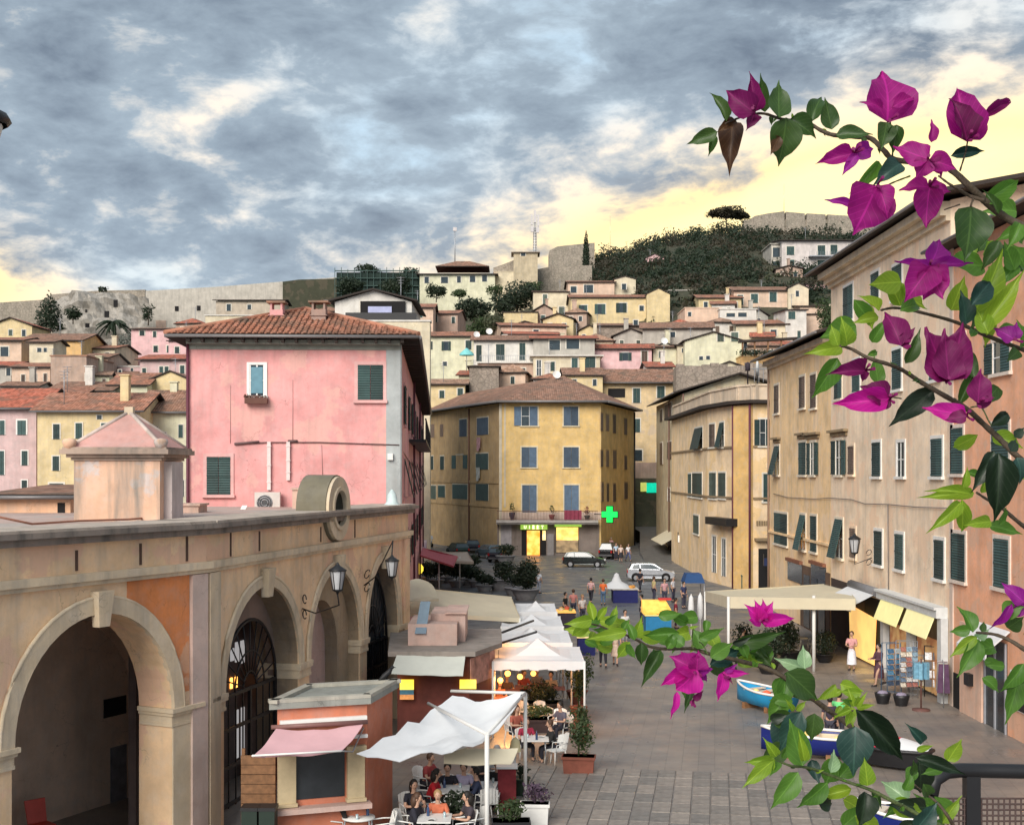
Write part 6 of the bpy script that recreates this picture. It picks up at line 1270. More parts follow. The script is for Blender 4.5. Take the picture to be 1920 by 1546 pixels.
# ---------------------------------------------------------------- people
SKIN = mat('skin', (.50, .30, .21), .6, .08, 8); HAIRS = {'k': mat('black_hair', (.015, .012, .010), .6), 'b': mat('brown_hair', (.07, .035, .02), .6), 'g': mat('grey_hair', (.35, .33, .31), .7), 'y': mat('fair_hair', (.30, .19, .09), .6)}
CL = {}
def cloth(c):
    k = 'cloth_%02d_%02d_%02d' % tuple(int(q*99) for q in c)
    return mat(k, c, .9, .22, 6)
def stripes(nm, a, b):
    M = mat(nm, a, .9, 0); nt = M.node_tree; N = nt.nodes; L = nt.links; tc = N.new('ShaderNodeTexCoord'); wv = N.new('ShaderNodeTexWave'); wv.bands_direction = 'Z'; wv.inputs['Scale'].default_value = 2.4; L.new(tc.outputs['Object'], wv.inputs[0])
    r = N.new('ShaderNodeValToRGB'); r.color_ramp.interpolation = 'CONSTANT'; L.new(wv.outputs[0], r.inputs[0]); r.color_ramp.elements[0].color = (*a, 1); r.color_ramp.elements[1].position = .5; r.color_ramp.elements[1].color = (*b, 1); L.new(r.outputs[0], N['Principled BSDF'].inputs['Base Color']); return M
def skin_obj(name, V, Eg, rad, m, par, sub=1, root=0):
    me = bpy.data.meshes.new(name); me.from_pydata(V, Eg, []); o = bpy.data.objects.new(name, me); COL.objects.link(o); o.parent = par; me.materials.append(m)
    md = o.modifiers.new('skin', 'SKIN'); md.use_smooth_shade = True
    lay = me.skin_vertices[0].data if me.skin_vertices else None
    if lay is None:
        me.attributes  # skin layer is created with the modifier
        bpy.context.view_layer.objects.active = o; o.select_set(True); bpy.ops.mesh.customdata_skin_add(); lay = me.skin_vertices[0].data
    for i, r in enumerate(rad): lay[i].radius = (r, r) if not isinstance(r, tuple) else r; lay[i].use_root = (i == root)
    s = o.modifiers.new('sub', 'SUBSURF'); s.levels = sub; s.render_levels = sub
    return o
_hand = None
def hand_mesh():
    global _hand
    if _hand: return _hand
    b = MB(); b.hexa([(-.036, -.012, -.09), (.036, -.012, -.09), (.036, .012, -.09), (-.036, .012, -.09), (-.03, -.014, 0), (.03, -.014, 0), (.03, .014, 0), (-.03, .014, 0)])
    for i, (x, l) in enumerate(((-.028, .066), (-.009, .076), (.009, .072), (.028, .055))): b.tube([(x, 0, -.085), (x*1.05, -.012, -.085-l*.5), (x*1.08, -.034, -.085-l*.92)], [.0095, .0085, .006], 5)
    b.tube([(-.034, 0, -.03), (-.058, -.012, -.062), (-.058, -.026, -.092)], [.011, .0105, .007], 5)
    _hand = b.mesh('hand', [SKIN]); return _hand
def person(label, x, y, rz=0, pose='stand', h=1.7, top=(.5, .5, .5), bottom=(.05, .06, .1), hair='k', skirt=False, z=0, group=None, long_hair=False, arms='down', sleeves=False, lean=0.0):
    s = h/1.7; root = thing('person', label, 'person', (x, y, z), rz, group); root.scale = (s, s, s)
    sit = pose == 'sit'; zp = .52 if sit else .93; fy = -.0; walk = .22 if pose == 'walk' else 0
    ln = -lean
    pel = (0, .0, zp); wst = (0, ln*.15, zp+.17); ch = (0, ln*.3, zp+.36); nk = (0, ln*.42, zp+.52); hd0 = (0, ln*.46-.01, zp+.60); hd1 = (0, ln*.5-.02, zp+.70); 
    V = [pel, wst, ch, nk, hd0, hd1]; Rr = [.125, .115, .135, .055, .06, .07]; Eg = [(0, 1), (1, 2), (2, 3), (3, 4), (4, 5)]
    arm = {}
    for sx in (-1, 1):
        sh = (sx*.185, ln*.36, zp+.46)
        if arms == 'down': el, wr = (sx*.25, ln*.2+.03, zp+.18), (sx*.26, ln*.2-.07, zp-.06)
        elif arms == 'front': el, wr = (sx*.24, ln*.3-.08, zp+.2), (sx*.12, ln*.3-.36, zp+.22)
        elif arms == 'table': el, wr = (sx*.27, ln*.3-.12, zp+.22), (sx*.14, ln*.3-.40, zp+.26)
        elif arms == 'hips': el, wr = (sx*.36, ln*.2+.05, zp+.2), (sx*.18, ln*.2-.08, zp+.08)
        else: el, wr = ((sx*.25, .03, zp+.18), (sx*.26, -.07, zp-.06)) if sx < 0 else ((.33, -.2, zp+.30), (.36, -.42, zp+.42))
        b = len(V); V += [sh, el, wr]; Rr += [.058, .045, .028]; Eg += [(2, b), (b, b+1), (b+1, b+2)]; arm[sx] = (sh, el, wr)
    legs = {}
    for sx in (-1, 1):
        w_ = walk*sx
        if sit: hp_, kn, an, ft = (sx*.1, 0, zp), (sx*.12, -.44, zp-.02), (sx*.12, -.42, .09), (sx*.12, -.56, .045)
        else: hp_, kn, an, ft = (sx*.09, 0, zp-.06), (sx*.1, -.03-w_*.7, .50), (sx*.1, .02-w_*1.2+(.1 if w_ < 0 else 0), .09+(.05 if w_ < 0 else 0)), (sx*.11, -.14-w_*1.2+(.1 if w_ < 0 else 0), .045)
        b = len(V); V += [hp_, kn, an, ft]; Rr += [.095, .058, .038, .04]; Eg += [(0, b), (b, b+1), (b+1, b+2), (b+2, b+3)]; legs[sx] = (hp_, kn, an, ft)
    skin_obj('body', V, Eg, Rr, SKIN, root)
    hx, hy_, hz = hd1
    mb = MB(); mb.ball((hx, hy_, hz+.02), .098, 12, sq=(.86, 1.0, 1.18)); mb.tube([(hx, hy_-.09, hz+.02), (hx, hy_-.118, hz-.02), (hx, hy_-.09, hz-.028)], [.008, .014, .009], 5)
    for sx in (-1, 1): mb.ball((hx+sx*.086, hy_+.005, hz), .024, 6, sq=(.4, 1, 1.2))
    mb.build('head', [SKIN], root)
    mb = MB()
    for sx in (-1, 1): mb.ball((hx+sx*.032, hy_-.088, hz+.03), .011, 6, sq=(1.2, .6, .7))
    mb.box(hx-.024, hx+.024, hy_-.094, hy_-.086, hz-.058, hz-.05); mb.build('eyes_and_mouth', [mat('dark_features', (.06, .02, .02), .6)], root)['kind'] = 'stuff'
    mb = MB(); mb.ball((hx, hy_+.022, hz+.048), .112, 12, sq=(.92, 1.0, 1.08))
    if long_hair: mb.tube([(hx, hy_+.06, hz+.06), (hx, hy_+.1, hz-.08), (hx, hy_+.11, hz-.26)], [.1, .1, .05], 8)
    # keep the face clear
    mb.v = [Vector((v.x, max(v.y, hy_-.062) if v.z < hz+.075+.0 else v.y, v.z)) for v in mb.v]; mb.build('hair', [HAIRS[hair]], root)
    top_m = top if not isinstance(top, tuple) else cloth(top); bot_m = cloth(bottom)
    V2 = [(0, 0, zp-.04), wst, ch, (0, ln*.41, zp+.49)]; R2 = [.143, .133, .152, .075]; E2_ = [(0, 1), (1, 2), (2, 3)]
    for sx in (-1, 1):
        sh, el, wr = [Vector(q) for q in arm[sx]]; b = len(V2); e2 = sh.lerp(el, .75) if not sleeves else el; V2 += [tuple(sh), tuple(e2)]; R2 += [.075, .062]; E2_ += [(2, b), (b, b+1)]
        if sleeves: V2.append(tuple(el.lerp(wr, .85))); R2.append(.045); E2_.append((b+1, b+2))
    skin_obj('top', V2, E2_, R2, top_m, root)
    if skirt:
        mb = MB(); n = 14
        if sit: skin_obj('skirt', [(0, 0, zp)]+[legs[s_][0] for s_ in (-1, 1)]+[legs[s_][1] for s_ in (-1, 1)], [(0, 1), (0, 2), (1, 3), (2, 4)], [.14, .12, .12, .09, .09], bot_m, root)
        else:
            mb.lathe((0, 0, 0), [(.13, zp+.06), (.175, zp-.1), (.2, zp-.3), (.22, zp-.48 if skirt is True else skirt)], n); mb.build('skirt', [bot_m], root)
    else:
        V3 = [(0, 0, zp)]; R3 = [.138]; E3 = []
        for sx in (-1, 1):
            hp_, kn, an, ft = legs[sx]; b = len(V3); V3 += [hp_, kn, tuple(Vector(kn).lerp(Vector(an), .85))]; R3 += [.108, .075, .058]; E3 += [(0, b), (b, b+1), (b+1, b+2)]
        skin_obj('trousers', V3, E3, R3, bot_m, root)
    for sx in (-1, 1):
        _, el, wr = [Vector(q) for q in arm[sx]]; d = (wr-el).normalized(); o = part('hand', hand_mesh(), root, loc=wr); o.rotation_euler = d.to_track_quat('-Z', 'Y').to_euler(); o.scale = (sx*-1.0, 1, 1)
        mb = MB(); a, f = Vector(legs[sx][2]), Vector(legs[sx][3]); mb.tube([(a.x, a.y+.05, .05+a.z-.09), (a.x, a.y-.05, .055+a.z-.09), (f.x, f.y-.05, max(.035, f.z-.01))], [.045, .055, .035], 7); mb.build('shoe', [cloth((.05, .04, .04))], root)
    return root
def at(px, py): D = GD(py); return (px-HX)/F*D, D
def pp(label, px, py, **k): x, y = at(px, py); return person(label, x, y, **k)
PI = math.pi
pp('person in a red and white striped top walking across the square', 1108, 1131, rz=PI*.9, pose='walk', top=stripes('red_white_stripes', (.55, .05, .06), (.7, .68, .66)), bottom=(.03, .03, .04), hair='k')
pp('person in an orange top and jeans seen from behind near the navy stall', 1131, 1134, rz=PI, top=(.75, .16, .04), bottom=(.10, .17, .28), hair='b')
pp('person in a white shirt walking beyond the dark car', 1178, 1052, rz=.5, pose='walk', top=(.72, .72, .76), bottom=(.10, .12, .25), hair='k')
pp('person in a pale blue shirt at the back of the group by the dark van', 1155, 1050, rz=.2, top=(.42, .55, .68), bottom=(.04, .04, .06), hair='b')
pp('person in a pink top in the group under the pharmacy cross', 1146, 1037, rz=-.4, top=(.62, .36, .38), bottom=(.07, .09, .14), hair='g')
pp('person in a white and red top standing by the pharmacy window', 1134, 1036, rz=.3, top=(.68, .5, .5), bottom=(.12, .12, .2), hair='k')
pp('person in a light top with a dark skirt right of the blue shirt', 1164, 1053, rz=.1, top=(.66, .55, .5), bottom=(.03, .03, .04), hair='k', skirt=True)
pp('person in a white top carrying a bag up the side street', 1206, 992, rz=PI, pose='walk', top=(.7, .7, .72), bottom=(.05, .05, .06), hair='k')
pp('person in a white top beside the big dark topiary', 1010, 1112, rz=PI*.8, top=(.66, .70, .76), bottom=(.30, .33, .40), hair='g')
pp('person in a purple-blue top and black shorts walking away below the first branch', 1131, 1251, rz=PI, pose='walk', top=(.24, .20, .45), bottom=(.02, .02, .03), hair='k')
pp('person in a beige dress walking beside the one in black shorts', 1154, 1247, rz=PI*.95, pose='walk', top=(.58, .44, .34), bottom=(.56, .43, .34), hair='b', skirt=True)
pp('person with black hair and a white top left of the blue stall', 1172, 1206, rz=.3, top=(.68, .68, .68), bottom=(.3, .3, .34), hair='k')
pp('person in dark clothes at the left end of the blue stall', 1203, 1170, rz=-PI/2, top=(.03, .03, .04), bottom=(.03, .03, .05), hair='k')
pp('person in dark red clothes behind the blue stall', 1267, 1178, rz=PI/2, top=(.20, .02, .04), bottom=(.05, .03, .05), hair='k')
pp('person in black walking past the awning edge', 1200, 1110, rz=PI*.8, pose='walk', top=(.02, .02, .025), bottom=(.03, .03, .04), hair='k')
pp('person in a pink sleeveless top and long white skirt by the dark shopfront', 1597, 1256, rz=-.5, top=(.60, .30, .30), bottom=(.72, .72, .78), hair='b', skirt=.28, arms='front')
pp('person in a dark plum dress bending towards the postcard racks', 1648, 1285, rz=-1.2, pose='walk', top=(.10, .045, .06), bottom=(.09, .04, .055), hair='k', skirt=.35, arms='front', sleeves=True)
pp('person in a dark jacket behind the clothes rack near the salmon pillar', 1768, 1302, rz=-1.3, top=(.07, .04, .07), bottom=(.4, .35, .22), hair='g')
pp('person in a bright green shirt seen over the second boat', 1573, 1396, rz=PI*.85, top=(.16, .62, .22), bottom=(.05, .05, .07), hair='k')
pp('person in dark clothes left of the one in bright green', 1556, 1400, rz=PI*.9, top=(.04, .03, .05), bottom=(.05, .05, .07), hair='k', h=1.6)
pp('person in a pale top leaning over the blue boat', 1463, 1366, rz=PI*.6, top=(.62, .56, .60), bottom=(.06, .05, .06), hair='k', lean=.5, arms='front')
for i, (px, py, c, hh, lab) in enumerate(((1060, 1165, (.02, .02, .02), 'k', 'person in black by the lit goods right of the white canopies'), (1075, 1158, (.55, .22, .2), 'b', 'person in a coral top behind the lit goods'), (1092, 1170, (.66, .62, .6), 'y', 'person in a pale top at the tip of the first branch'), (1226, 1128, (.5, .42, .2), 'b', 'person in a mustard top at the far end of the blue stall'),
    (1246, 1133, (.55, .3, .32), 'k', 'person in a dusty pink top among the shoppers beyond the blue stall'), (1282, 1140, (.04, .05, .12), 'k', 'person in navy close to the blue gazebo'), (1262, 1128, (.62, .60, .62), 'g', 'grey haired person in white among the shoppers beyond the stall'))):
    pp(lab, px, py, rz=R(-1, 4), top=c, bottom=(.05, .05, .08), hair=hh)
# ---------------------------------------------------------------- cars
TYRE = mat('tyre_rubber', (.012, .012, .013), .85); RIM = mat('alloy_rim', (.42, .43, .45), .35, metal=.7); CG = mat('car_glass', (.05, .07, .08), .08, .2, 2, spec=.9); REDL = mat('red_lens', (.35, .01, .01), .2, 0)
def car(label, px, py, rz, col, kind='hatch', L_=3.95, xy=None, group='cars parked round the square'):
    x, y = xy or at(px, py); root = thing('parked_car', label, 'car', (x, y, 0), rz, group); P_ = mat('car_paint_%02d%02d%02d' % tuple(int(c*99) for c in col), col, .22, .05, 3, metal=.35, spec=.7)
    k = L_/3.95; tall = .22 if kind == 'van' else 0
    # side profile: lower body (belt) and roof, front at +x
    bel = [(-1.95, .55), (-1.97, .85), (-1.88, .98), (-1.0, 1.0), (.55, .98), (1.25, .88), (1.80, .74), (1.96, .55), (1.94, .32), (1.60, .24), (-1.7, .24), (-1.94, .34)]
    def ext(mb, prof, hw0, hw1, mi=0):
        n = len(prof); vs = []
        for s in (-1, 1):
            for (a, z) in prof: w_ = hw0 if z < .9 else hw1; tp = 1-.10*max(0, abs(a)/1.97-.75)*4; vs.append((a*k, s*w_*tp, z))
        mb.add(vs, [tuple(range(n)), tuple(range(2*n-1, n-1, -1))]+[(i, n+i, n+(i+1) % n, (i+1) % n) for i in range(n)], mi)
    mb = MB(); ext(mb, bel, .82, .78); b = mb.build('body', [P_], root); bv = b.modifiers.new('bev', 'BEVEL'); bv.width = .05; bv.segments = 2; bv.limit_method = 'ANGLE'
    roof = [(-1.82, .97), (-1.55, 1.42+tall), (-1.1, 1.47+tall), (.0, 1.46+tall), (.35, 1.40+tall), (1.05, .95)]
    mb = MB(); n = len(roof); vs = []
    for s in (-1, 1):
        for a, z in roof: w_ = .77-.17*max(0, z-.97)/.45; vs.append((a*k, s*w_, z))
    mb.add(vs, [tuple(range(n)), tuple(range(2*n-1, n-1, -1))]+[(i, n+i, n+(i+1) % n, (i+1) % n) for i in range(n-1)]); c = mb.build('cabin', [P_], root)
    def side(u, z): w_ = .77-.17*max(0, z-.97)/.45; return w_+.004
    for s in (-1, 1):
        for q in ([(-1.58, 1.02), (-1.42, 1.34+tall), (-.95, 1.38+tall), (-.92, 1.02)], [(-.84, 1.02), (-.86, 1.38+tall), (.0, 1.38+tall), (.2, 1.33+tall), (.78, 1.02)]):
            mb = MB(); vs = [(a*k, s*side(a, z), z) for a, z in q]; n = len(vs); mb.add(vs+[(v[0], v[1]-s*.02, v[2]) for v in vs], [tuple(range(n)), tuple(range(2*n-1, n-1, -1))]+[(i, n+i, n+(i+1) % n, (i+1) % n) for i in range(n)]); mb.build('side_window', [CG], root)
    for (a, z, a2, z2, nm) in ((.42, 1.37+tall, 1.0, .99, 'windscreen'), (-1.60, 1.38+tall, -1.80, 1.02, 'rear_window')):
        sg = 1 if a > 0 else -1; w0, w1 = side(0, z)-.07, side(0, z2)-.05; mb = MB(); mb.hexa([(a2*k+sg*.015, -w1, z2), (a2*k+sg*.015, w1, z2), (a2*k-.02*sg, w1, z2), (a2*k-.02*sg, -w1, z2), (a*k+sg*.015, -w0, z), (a*k+sg*.015, w0, z), (a*k-sg*.02, w0, z), (a*k-sg*.02, -w0, z)]); mb.build(nm, [CG], root)
    for s in (-1, 1):
        mb = MB(); mb.box(1.78*k, 1.93*k, s*.52-.14, s*.52+.14, .62, .75); mb.build('headlight', [mat('headlight_lens', (.6, .62, .64), .1, 0)], root)
        mb = MB(); mb.box(-1.975*k, -1.9*k, s*.66-.08, s*.66+.08, .68, .92); mb.build('tail_light', [REDL], root)
        mb = MB(); mb.box(.72*k, .86*k, s*.80, s*.95, .98, 1.08) if s > 0 else mb.box(.72*k, .86*k, -.95, -.80, .98, 1.08); mb.build('mirror', [P_], root)
        mb = MB(); mb.box(-.9*k, 1.1*k, s*.825-.008, s*.825+.008, .5, .54); mb.build('side_moulding', [TYRE], root)
    mb = MB(); mb.box(1.88*k, 2.0*k, -.72, .72, .32, .48); mb.build('bumper', [mat('grey_plastic', (.08, .08, .085), .6)], root); mb = MB(); mb.box(-2.0*k, -1.9*k, -.72, .72, .34, .52); mb.build('bumper', [mat('grey_plastic', (.08, .08, .085), .6)], root)
    mb = MB(); mb.box(1.985*k, 2.01*k, -.22, .22, .37, .46); mb.build('number_plate', [WHITEP], root)
    for a in (-1.25, 1.22):
        for s in (-1, 1):
            wl = MB(); ys = (s*.70, s*.85)
            wl.tube([(a*k, ys[0], .30), (a*k, ys[1], .30)], .30, 16); w_ = wl.build('wheel', [TYRE], root)
            wl = MB(); wl.tube([(a*k, ys[1]-.01*s, .30), (a*k, ys[1]+.012*s, .30)], .19, 12); wl.build('rim', [RIM], w_)
            wl = MB(); wl.tube([(a*k, s*.60, .34), (a*k, s*.826, .34)], .37, 16); wl.build('wheel_arch', [TYRE], root)
    return root
car('silver hatchback parked sideways in front of the side street', 1220, 1088, -.06, (.48, .50, .54))
car('black car parked beside the lit pharmacy window', 1096, 1062, -.12, (.015, .022, .022), L_=4.1)
car('black van standing behind the group of people under the green cross', 1146, 1046, 1.2, (.012, .012, .014), 'van', 4.3)
car('blue-grey car parked before the dull ochre wing', 917, 1046, 2.0, (.10, .15, .19), L_=4.0)
car('black car between the ochre wing and the dark hedges', 884, 1035, 1.7, (.02, .022, .035), L_=4.0)
car('dark green car left of the black one at the ochre wing', 858, 1042, 1.9, (.02, .045, .04), L_=4.0)
car('dark grey car furthest back along the pink house side', 838, 1018, 1.6, (.04, .045, .05), L_=4.0)
car('black car with a pale windscreen near the topiaries', 938, 1052, 1.3, (.02, .02, .03), L_=3.9)
def scooter(label, px, py, rz, col):
    x, y = at(px, py); t = thing('parked_scooter', label, 'scooter', (x, y, 0), rz, 'scooters parked along the left side'); m_ = mat('scooter_%02d' % int(col[0]*99), col, .3, .05)
    mb = MB(); mb.tube([(-.6, 0, .5), (-.3, 0, .62), (0, 0, .35), (.4, 0, .34), (.52, 0, .8)], [.12, .17, .1, .1, .13], 8); mb.build('body', [m_], t)
    mb = MB(); mb.box(-.62, .02, -.13, .13, .70, .80); mb.build('seat', [TYRE], t)
    for a in (-.55, .62): mb = MB(); mb.tube([(a, -.06, .24), (a, .06, .24)], .24, 14); mb.build('wheel', [TYRE], t)
    mb = MB(); mb.tube([(.62, 0, .24), (.48, 0, 1.0)], .035, 6); mb.tube([(.46, -.32, 1.05), (.48, 0, 1.0), (.46, .32, 1.05)], .022, 6); mb.build('handlebar', [METAL], t)
    mb = MB(); mb.hexa([(.56, -.2, .98), (.56, .2, .98), (.54, .2, .98), (.54, -.2, .98), (.46, -.16, 1.4), (.46, .16, 1.4), (.44, .16, 1.4), (.44, -.16, 1.4)]); mb.build('windshield', [mat('clear_shield', (.5, .52, .55), .2, 0)], t)
scooter('white scooter nearest the pink house downpipe', 806, 1026, 1.2, (.55, .55, .56)); scooter('grey scooter behind the white one', 815, 1012, 1.3, (.25, .26, .28)); scooter('black scooter beside the arcade end', 792, 1040, 1.0, (.03, .03, .04)); scooter('pale blue scooter furthest up the pink house side', 824, 1003, 1.4, (.35, .42, .48))
# ---------------------------------------------------------------- sheets of canvas
def sheet(mb, a, b, c, d, sag=.2, nu=12, nv=8, wr=.03, mi=0):
    """canvas between four corners, two-sided with a little thickness"""
    vs = []
    for j in range(nv+1):
        for i in range(nu+1):
            u, v = i/nu, j/nv; p = (a*(1-u)+b*u)*(1-v)+(d*(1-u)+c*u)*v; s = sag*4*u*(1-u)*.5+sag*4*v*(1-v)*.5
            vs.append(p+Vector((0, 0, -s+wr*mn.noise(Vector((p.x*1.7, p.y*1.7, 3))))))
    n = len(vs); t = Vector((0, 0, -.012)); fs = [(j*(nu+1)+i, j*(nu+1)+i+1, (j+1)*(nu+1)+i+1, (j+1)*(nu+1)+i) for j in range(nv) for i in range(nu)]
    mb.add(vs, fs, mi, True); mb.add([v+t for v in vs], [f[::-1] for f in fs], mi, True)
def awn(label, name, corners, m, sag, posts=(), val=0, group=None, wr=.04):
    c0 = corners[0]; t = thing(name, label, 'canopy' if 'canopy' in name else 'awning', (c0.x, c0.y, 0), 0, group); mb = MB(t.location); sheet(mb, *corners, sag=sag, wr=wr); mb.build('canvas', [m], t)
    if val:
        mb = MB(t.location); q = corners+[corners[0]]
        for a, b in list(zip(q, q[1:])):
            n = 8
            for k in range(n):
                p0, p1 = a.lerp(b, k/n), a.lerp(b, (k+1)/n); e = Vector((0, 0, -val)); mb.hexa([p0+e, p1+e, p1+e+Vector((.01, .01, 0)), p0+e+Vector((.01, .01, 0)), p0, p1, p1+Vector((.01, .01, 0)), p0+Vector((.01, .01, 0))])
        mb.build('valance', [m], t)
    for (a, b, r) in posts: mb = MB(t.location); mb.tube([a, b], r, 8); mb.build('post', [mat('white_post', (.66, .66, .64), .5, .05)], t)
    return t
V = Vector
# big sail canopy in the foreground
s0, s1, s2, s3 = P(848, 1300, 34.3), P(978, 1304, 33.8), P(905, 1392, 31.2), P(668, 1412, 29.8)
p1b, p2b = PZ(985, 1299, 3.1), PZ(913, 1376, 3.0)
sl = awn('white sail canopy slung from a pale post frame over the nearest tables', 'sail_canopy', [s3, s2, s1, s0], CANVAS, .34, [(V((p1b.x, p1b.y, 0)), p1b, .05), (V((p2b.x, p2b.y, 0)), p2b, .055), (p1b, P(846, 1295, 35.4), .045), (p2b, P(803, 1318, 34.2), .045), (p2b, p1b, .04)], 0, wr=.22)
awn('white side flap hung below the sail canopy', 'hanging_canopy', [P(832, 1430, 31.4), P(958, 1432, 31.8), P(972, 1402, 32.4), P(833, 1398, 32)], CREAM, .05)
# four white canopies of the restaurant
def tent(label, px0, px1, py, ze, D, rise=.95, dep=3.6, m=CANVAS):
    x0, x1 = X(px0, D), X(px1, D); t = thing('restaurant_canopy', label, 'canopy', ((x0+x1)/2, D, 0), 0, 'white canopies of the restaurant'); o = t.location; mb = MB(o); z0 = ze; ap = V(((x0+x1)/2, D+dep/2, ze+rise)); c = [V((x0, D, z0)), V((x1, D, z0)), V((x1, D+dep, z0)), V((x0, D+dep, z0))]
    for i in range(4):
        a, b = c[i], c[(i+1) % 4]; n = 10
        for k in range(n):
            p0, p1 = a.lerp(b, k/n), a.lerp(b, (k+1)/n)
            for j in range(4):
                f0, f1 = j/4, (j+1)/4; g_ = lambda p, f: p.lerp(ap, f)+V((0, 0, -.22*math.sin(math.pi*f)))
                if j < 3: mb.quad(g_(p0, f0), g_(p1, f0), g_(p1, f1), g_(p0, f1))
                else: mb.add([g_(p0, f0), g_(p1, f0), ap], [(0, 1, 2)])
            vl = .30+.04*math.sin(k*math.pi/1.0+.5); mb.quad(p0+V((0, 0, -.30)), p1+V((0, 0, -.27 if k % 2 else -.33)), p1, p0)
    mb.build('canvas', [m], t)
    for p in c: mb = MB(o); mb.tube([V((p.x, p.y, 0)), p], .04, 6); mb.build('pole', [mat('white_post', (.66, .66, .64), .5, .05)], t)
    return t
tent('nearest and largest white canopy of the restaurant with amber lights beneath', 924, 1096, 1245, 2.6, 43.4, .55)
tent('second white canopy from the front, behind the largest', 922, 1072, 1, 2.7, 47.4, .34); tent('third white canopy, next to the tile roofed kiosk light', 940, 1056, 1, 2.8, 51.6, .3); tent('furthest white canopy of the restaurant row', 968, 1044, 1, 2.9, 56, .3)
for px, py, px2, py2, lab in ((930, 1208, 1006, 1184, 'nearest dark canopy strut'), (942, 1185, 1000, 1163, 'furthest dark canopy strut')):
    mb = MB(P(px, py, 45)); mb.tube([P(px, py, 46.5), P(px2, py2, 45.4 if py > 1200 else 50)], .045, 6); tag(mb.build('canopy_strut', [IRON]), 'black strut propping the white canopies, ' + lab, 'strut')
# cream awnings
e0 = [P(768, 1147, 51), P(975, 1158, 53.2), P(958, 1118, 59.5), P(770, 1100, 56)]
awn('long cream awning reaching out from the arcade end', 'long_awning', e0, CREAM, .12, [(V((e0[1].x-.1, e0[1].y, 0)), e0[1], .04), (V((e0[2].x-.1, e0[2].y, 0)), e0[2], .04)], .18)
awn('short rounded cream awning at the arcade corner', 'small_awning', [P(766, 1128, 49.5), P(822, 1122, 51.5), P(808, 1094, 54), P(767, 1088, 52)], CREAM, -.25, (), .1)
f0, f1, f2, f3 = P(1366, 1118, 57.5), P(1604, 1122, 57.8), P(1580, 1092, 70), P(1322, 1108, 66)
awn('very long cream awning in front of the apricot house', 'long_awning', [f0, f1, f2, f3], CREAM, .12, [(V((f0.x, f0.y, 0)), f0, .07), (V((X(1526, 58), 58, 0)), V((X(1526, 58), 58, f0.z)), .08), (V((f3.x, f3.y, 0)), f3, .05)], .52)
rp = [P(788, 1040, 92), P(850, 1060, 87), P(858, 1042, 96), P(792, 1026, 98)]
awn('dusty red market parasol canopy on the far left', 'red_canopy', [rp[0], rp[1], rp[2], rp[3]], mat('dusty_red_canvas', (.52, .13, .15), .85, .15), .2, [(V((rp[1].x-1.2, 91, 0)), V((rp[1].x-1.2, 91, 2.5)), .05)], .12)
awn('beige parasol canopy behind the dusty red one', 'beige_canopy', [P(830, 1050, 93), P(888, 1052, 93), P(876, 1034, 102), P(826, 1034, 102)], mat('beige_canvas', (.48, .42, .34), .85), .15, [(V((X(862, 97), 97, 0)), V((X(862, 97), 97, 2.6)), .05)], .2)
awn('pinkish white parasol canopy nearest the pink house side', 'pale_canopy', [P(776, 1030, 110), P(800, 1032, 110), P(800, 1012, 120), P(778, 1010, 120)], mat('pinkish_canvas', (.62, .50, .52), .85), .1, [(V((X(790, 114), 114, 0)), V((X(790, 114), 114, 2.9)), .05)], .2)
lamp1 = thing('lit_market_stall', 'yellow lit stall under the dusty red parasol', 'stall', (X(782, 98), 98, 0)); mb = MB(lamp1.location); mb.box(X(774, 98), X(796, 98), 98, 99.5, 0, .9); mb.build('counter', [WOOD], lamp1); mb = MB(lamp1.location); mb.ball((X(783, 98), 98.2, 1.6), .45, 8, sq=(1, .4, 1)); mb.build('lamp_glow', [YEL], lamp1)
# ---------------------------------------------------------------- kiosks
TC = plaster('terracotta_kiosk', (.62, .22, .13), .25); CRM = mat('cream_pillar', (.52, .42, .26), .7)
EK = Edge((X(520, 30.2), 30.2), (X(688, 30.9), 30.9)); kc = [EK.A, EK.B, EK.B+Vector((.42, 2.1)), EK.A+Vector((.42, 2.1))]
k1 = building('kiosk', 'terracotta kiosk with a flat grey roof and a pink awning', 'kiosk', kc, 0, 3.42, TC); kr = k1['root']; o = kr.location; E = k1['E'][0]
g_ = grow(kc, .12); mb = MB(o); q = [V((p.x, p.y, 3.43)) for p in g_]; mb.add(q+[p+V((0, 0, .14)) for p in q], [(3, 2, 1, 0), (4, 5, 6, 7)]+[(i, (i+1) % 4, 4+(i+1) % 4, 4+i) for i in range(4)]); mb.build('roof', [plaster('grey_roof_felt', (.30, .31, .28), .5)], kr)
for i in range(4):
    e = Edge(g_[i], g_[(i+1) % 4]); mb = MB(o); e.box(mb, 0, e.L, 3.575, 3.66, -.2, 0); mb.build('roof_kerb', [plaster('kiosk_kerb', (.42, .40, .34), .5)], kr)
mb = MB(o); E.box(mb, .05, E.L-.02, 3.05, 3.15, 0, .12); E.box(mb, .0, E.L, 2.62, 2.7, 0, .1); mb.build('fascia_band', [WHITEP], kr)
mb = MB(o); E.box(mb, .38, E.L-.55, 1.25, 2.6, 0, .03); mb.build('counter_window', [DKW], kr)
for a in (.0, E.L-.5): mb = MB(o); E.box(mb, a, a+.42, 1.2, 2.35, .0, .14); E.box(mb, a-.03, a+.45, 1.12, 1.2, 0, .2); E.box(mb, a-.03, a+.45, 2.35, 2.45, 0, .2); mb.build('pillar', [CRM], kr)
mb = MB(o); E.box(mb, -.05, E.L+.05, .98, 1.1, 0, .35); mb.build('counter', [plaster('pink_counter', (.60, .42, .36), .2)], kr)
